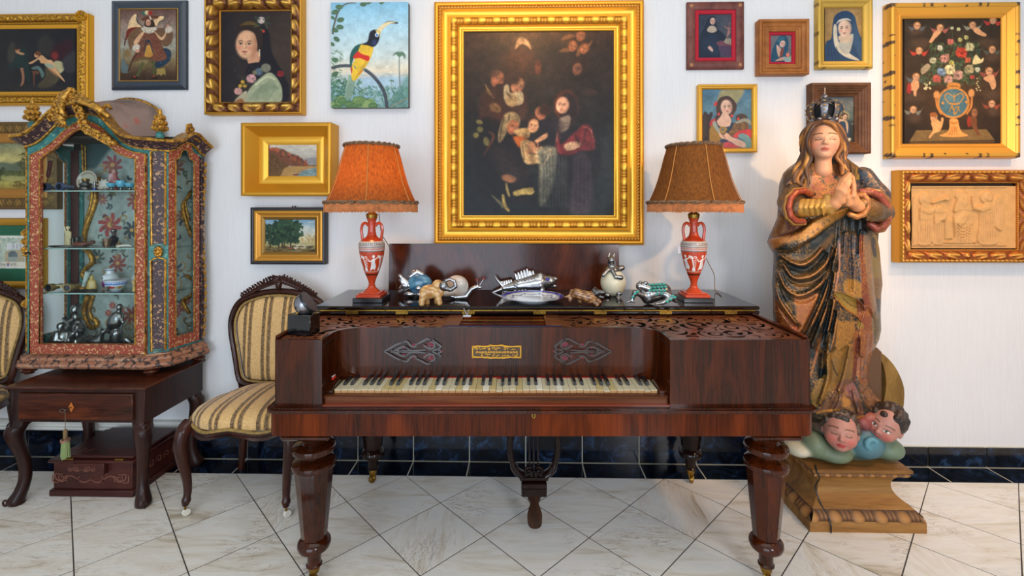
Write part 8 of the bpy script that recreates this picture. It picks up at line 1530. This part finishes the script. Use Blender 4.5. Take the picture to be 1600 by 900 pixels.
bl(th,'body',M_silv,v,[('c',(1014,460,0),(1036,455,2),14,13,w3),('c',(1010,450,-4),(998,446,-6),9,6,w3,.002),('c',(1010,464,-4),(1002,460,-6),10,6,w3,.002),('e',(1006,441,-9),(3.6,3,3.6), None,w3),('e',(999,440,-6),(2.4,2,2.4), None,w3),('c',(1008,462,-8),(989,455,-12),4.5,4,w3),('c',(989,455,-12),(984,467,-12),4,3,w3),('c',(984,467,-12),(976,469.5,-14),2.4,1.5,w3),('c',(984,467,-12),(987,469.5,-16),2,1.5,w3),('c',(1036,458,-8),(1046,462,-14),7,5,w3),('c',(1046,462,-14),(1030,470,-16),4.6,3,w3),('c',(1030,470,-16),(1020,471.5,-18),2.6,1.8,w3),('c',(1046,464,-8),(1054,470,-6),4,2.4,w3),('c',(1020,466,6),(1014,471,4),3,2,w3)],.0026,.005)
R_=random.Random(4);M=MB();q=v/F
for px,py,d in [(1012+5.6*i+2*(j%2),443.5+4*j-.3*i*(j<2),-8.5-2.4*j) for j in range(3) for i in range(5)]+[(992,453,-16),(988,456,-16),(985,461,-15.5),(1044,459,-20),(1048,461,-19),(1041,464,-20),(1036,467,-20),(1022,457,-13),(1030,456,-12)]:M.ball(uvw(ub(px,v),v+d*q,uz(py,v)),(2.7*q,1.8*q,2.2*q),7,5)
M.build('turquoise_studs',plain('turquoise',(60,166,150),.3,var=.2,bscale=60),th,kind='stuff')
# silver dome on a black block, red eraser and its modelled reflection, white place card
v=1.69;c=uvw(ub(475,v),v,.8718);th=thing('dome_on_block','brushed silver half dome on black block at piano left corner','ornament',c,-.16);T=Matrix.Translation(c)@Matrix.Rotation(-.16,4,'Z')
MB().box(-.044,.044,-.03,.03,.0004,.073,.002,m=T).build('black_block',plain('black_acrylic',(10,11,14),.12,coat=.6),th)
MB().tube([T@Vector((-.02,-.012,.073)),T@Vector((-.012,-.006,.084))],.005,8).tube([T@Vector((.01,0,.073)),T@Vector((.008,0,.084))],.006,8).build('peg',M_brass,th)
D=T@Matrix.Translation((.004,0,.105))@Matrix.Rotation(.95,4,'Y')@Matrix.Rotation(-.25,4,'X');MB().lathe([(.040*sin(t),-.036*cos(t)) for t in np.linspace(0,pi/2,12)]+[(.040,.008)],28,D,cap=False).build('dome',plain('brushed_steel',(150,150,156),.25,.95),th);MB().lathe([(.0385,.008),(.042,.008),(.043,.013),(.041,.018),(0,.018)],28,D).build('dome_rim',plain('black_rim',(18,20,24),.3),th)
for px,vv,lb in ((518.5,1.70,'brighter red and white eraser on left key block'),(509,1.72,'reflection of the eraser in the piano cheek, built as solid')):  # second piece is the eraser's reflection, modelled as a solid copy
    c=uvw(ub(px,vv),vv,.7063);th=thing('eraser',lb,'eraser',c,0);MB().box(c.x-.0105,c.x+.0105,c.y-.014,c.y+.014,c.z,c.z+.010,.001).build('red_sleeve',plain('red_rubber',(206,40,22),.5),th);MB().box(c.x-.0095,c.x+.0095,c.y-.013,c.y+.013,c.z+.0101,c.z+.0145,.001).build('white_top',plain('white_rubber',(214,206,196),.5),th)
v=1.957;c=uvw(ub(730,v),v,.8722);th=thing('card_holder','tiny white card holder with clear prongs before the lid hinge','holder',c,0);MB().box(c.x-.016,c.x+.016,c.y-.012,c.y+.004,c.z,c.z+.006,.001).build('foot',plain('white_plastic',(214,216,220),.4),th);MB().tube([c+Vector((.0,-.004,.006)),c+Vector((-.014,-.003,.034))],.0016,5).tube([c+Vector((.0,-.004,.006)),c+Vector((.008,-.003,.03))],.0016,5).build('prongs',plain('clear_prong',(170,174,180),.2),th)
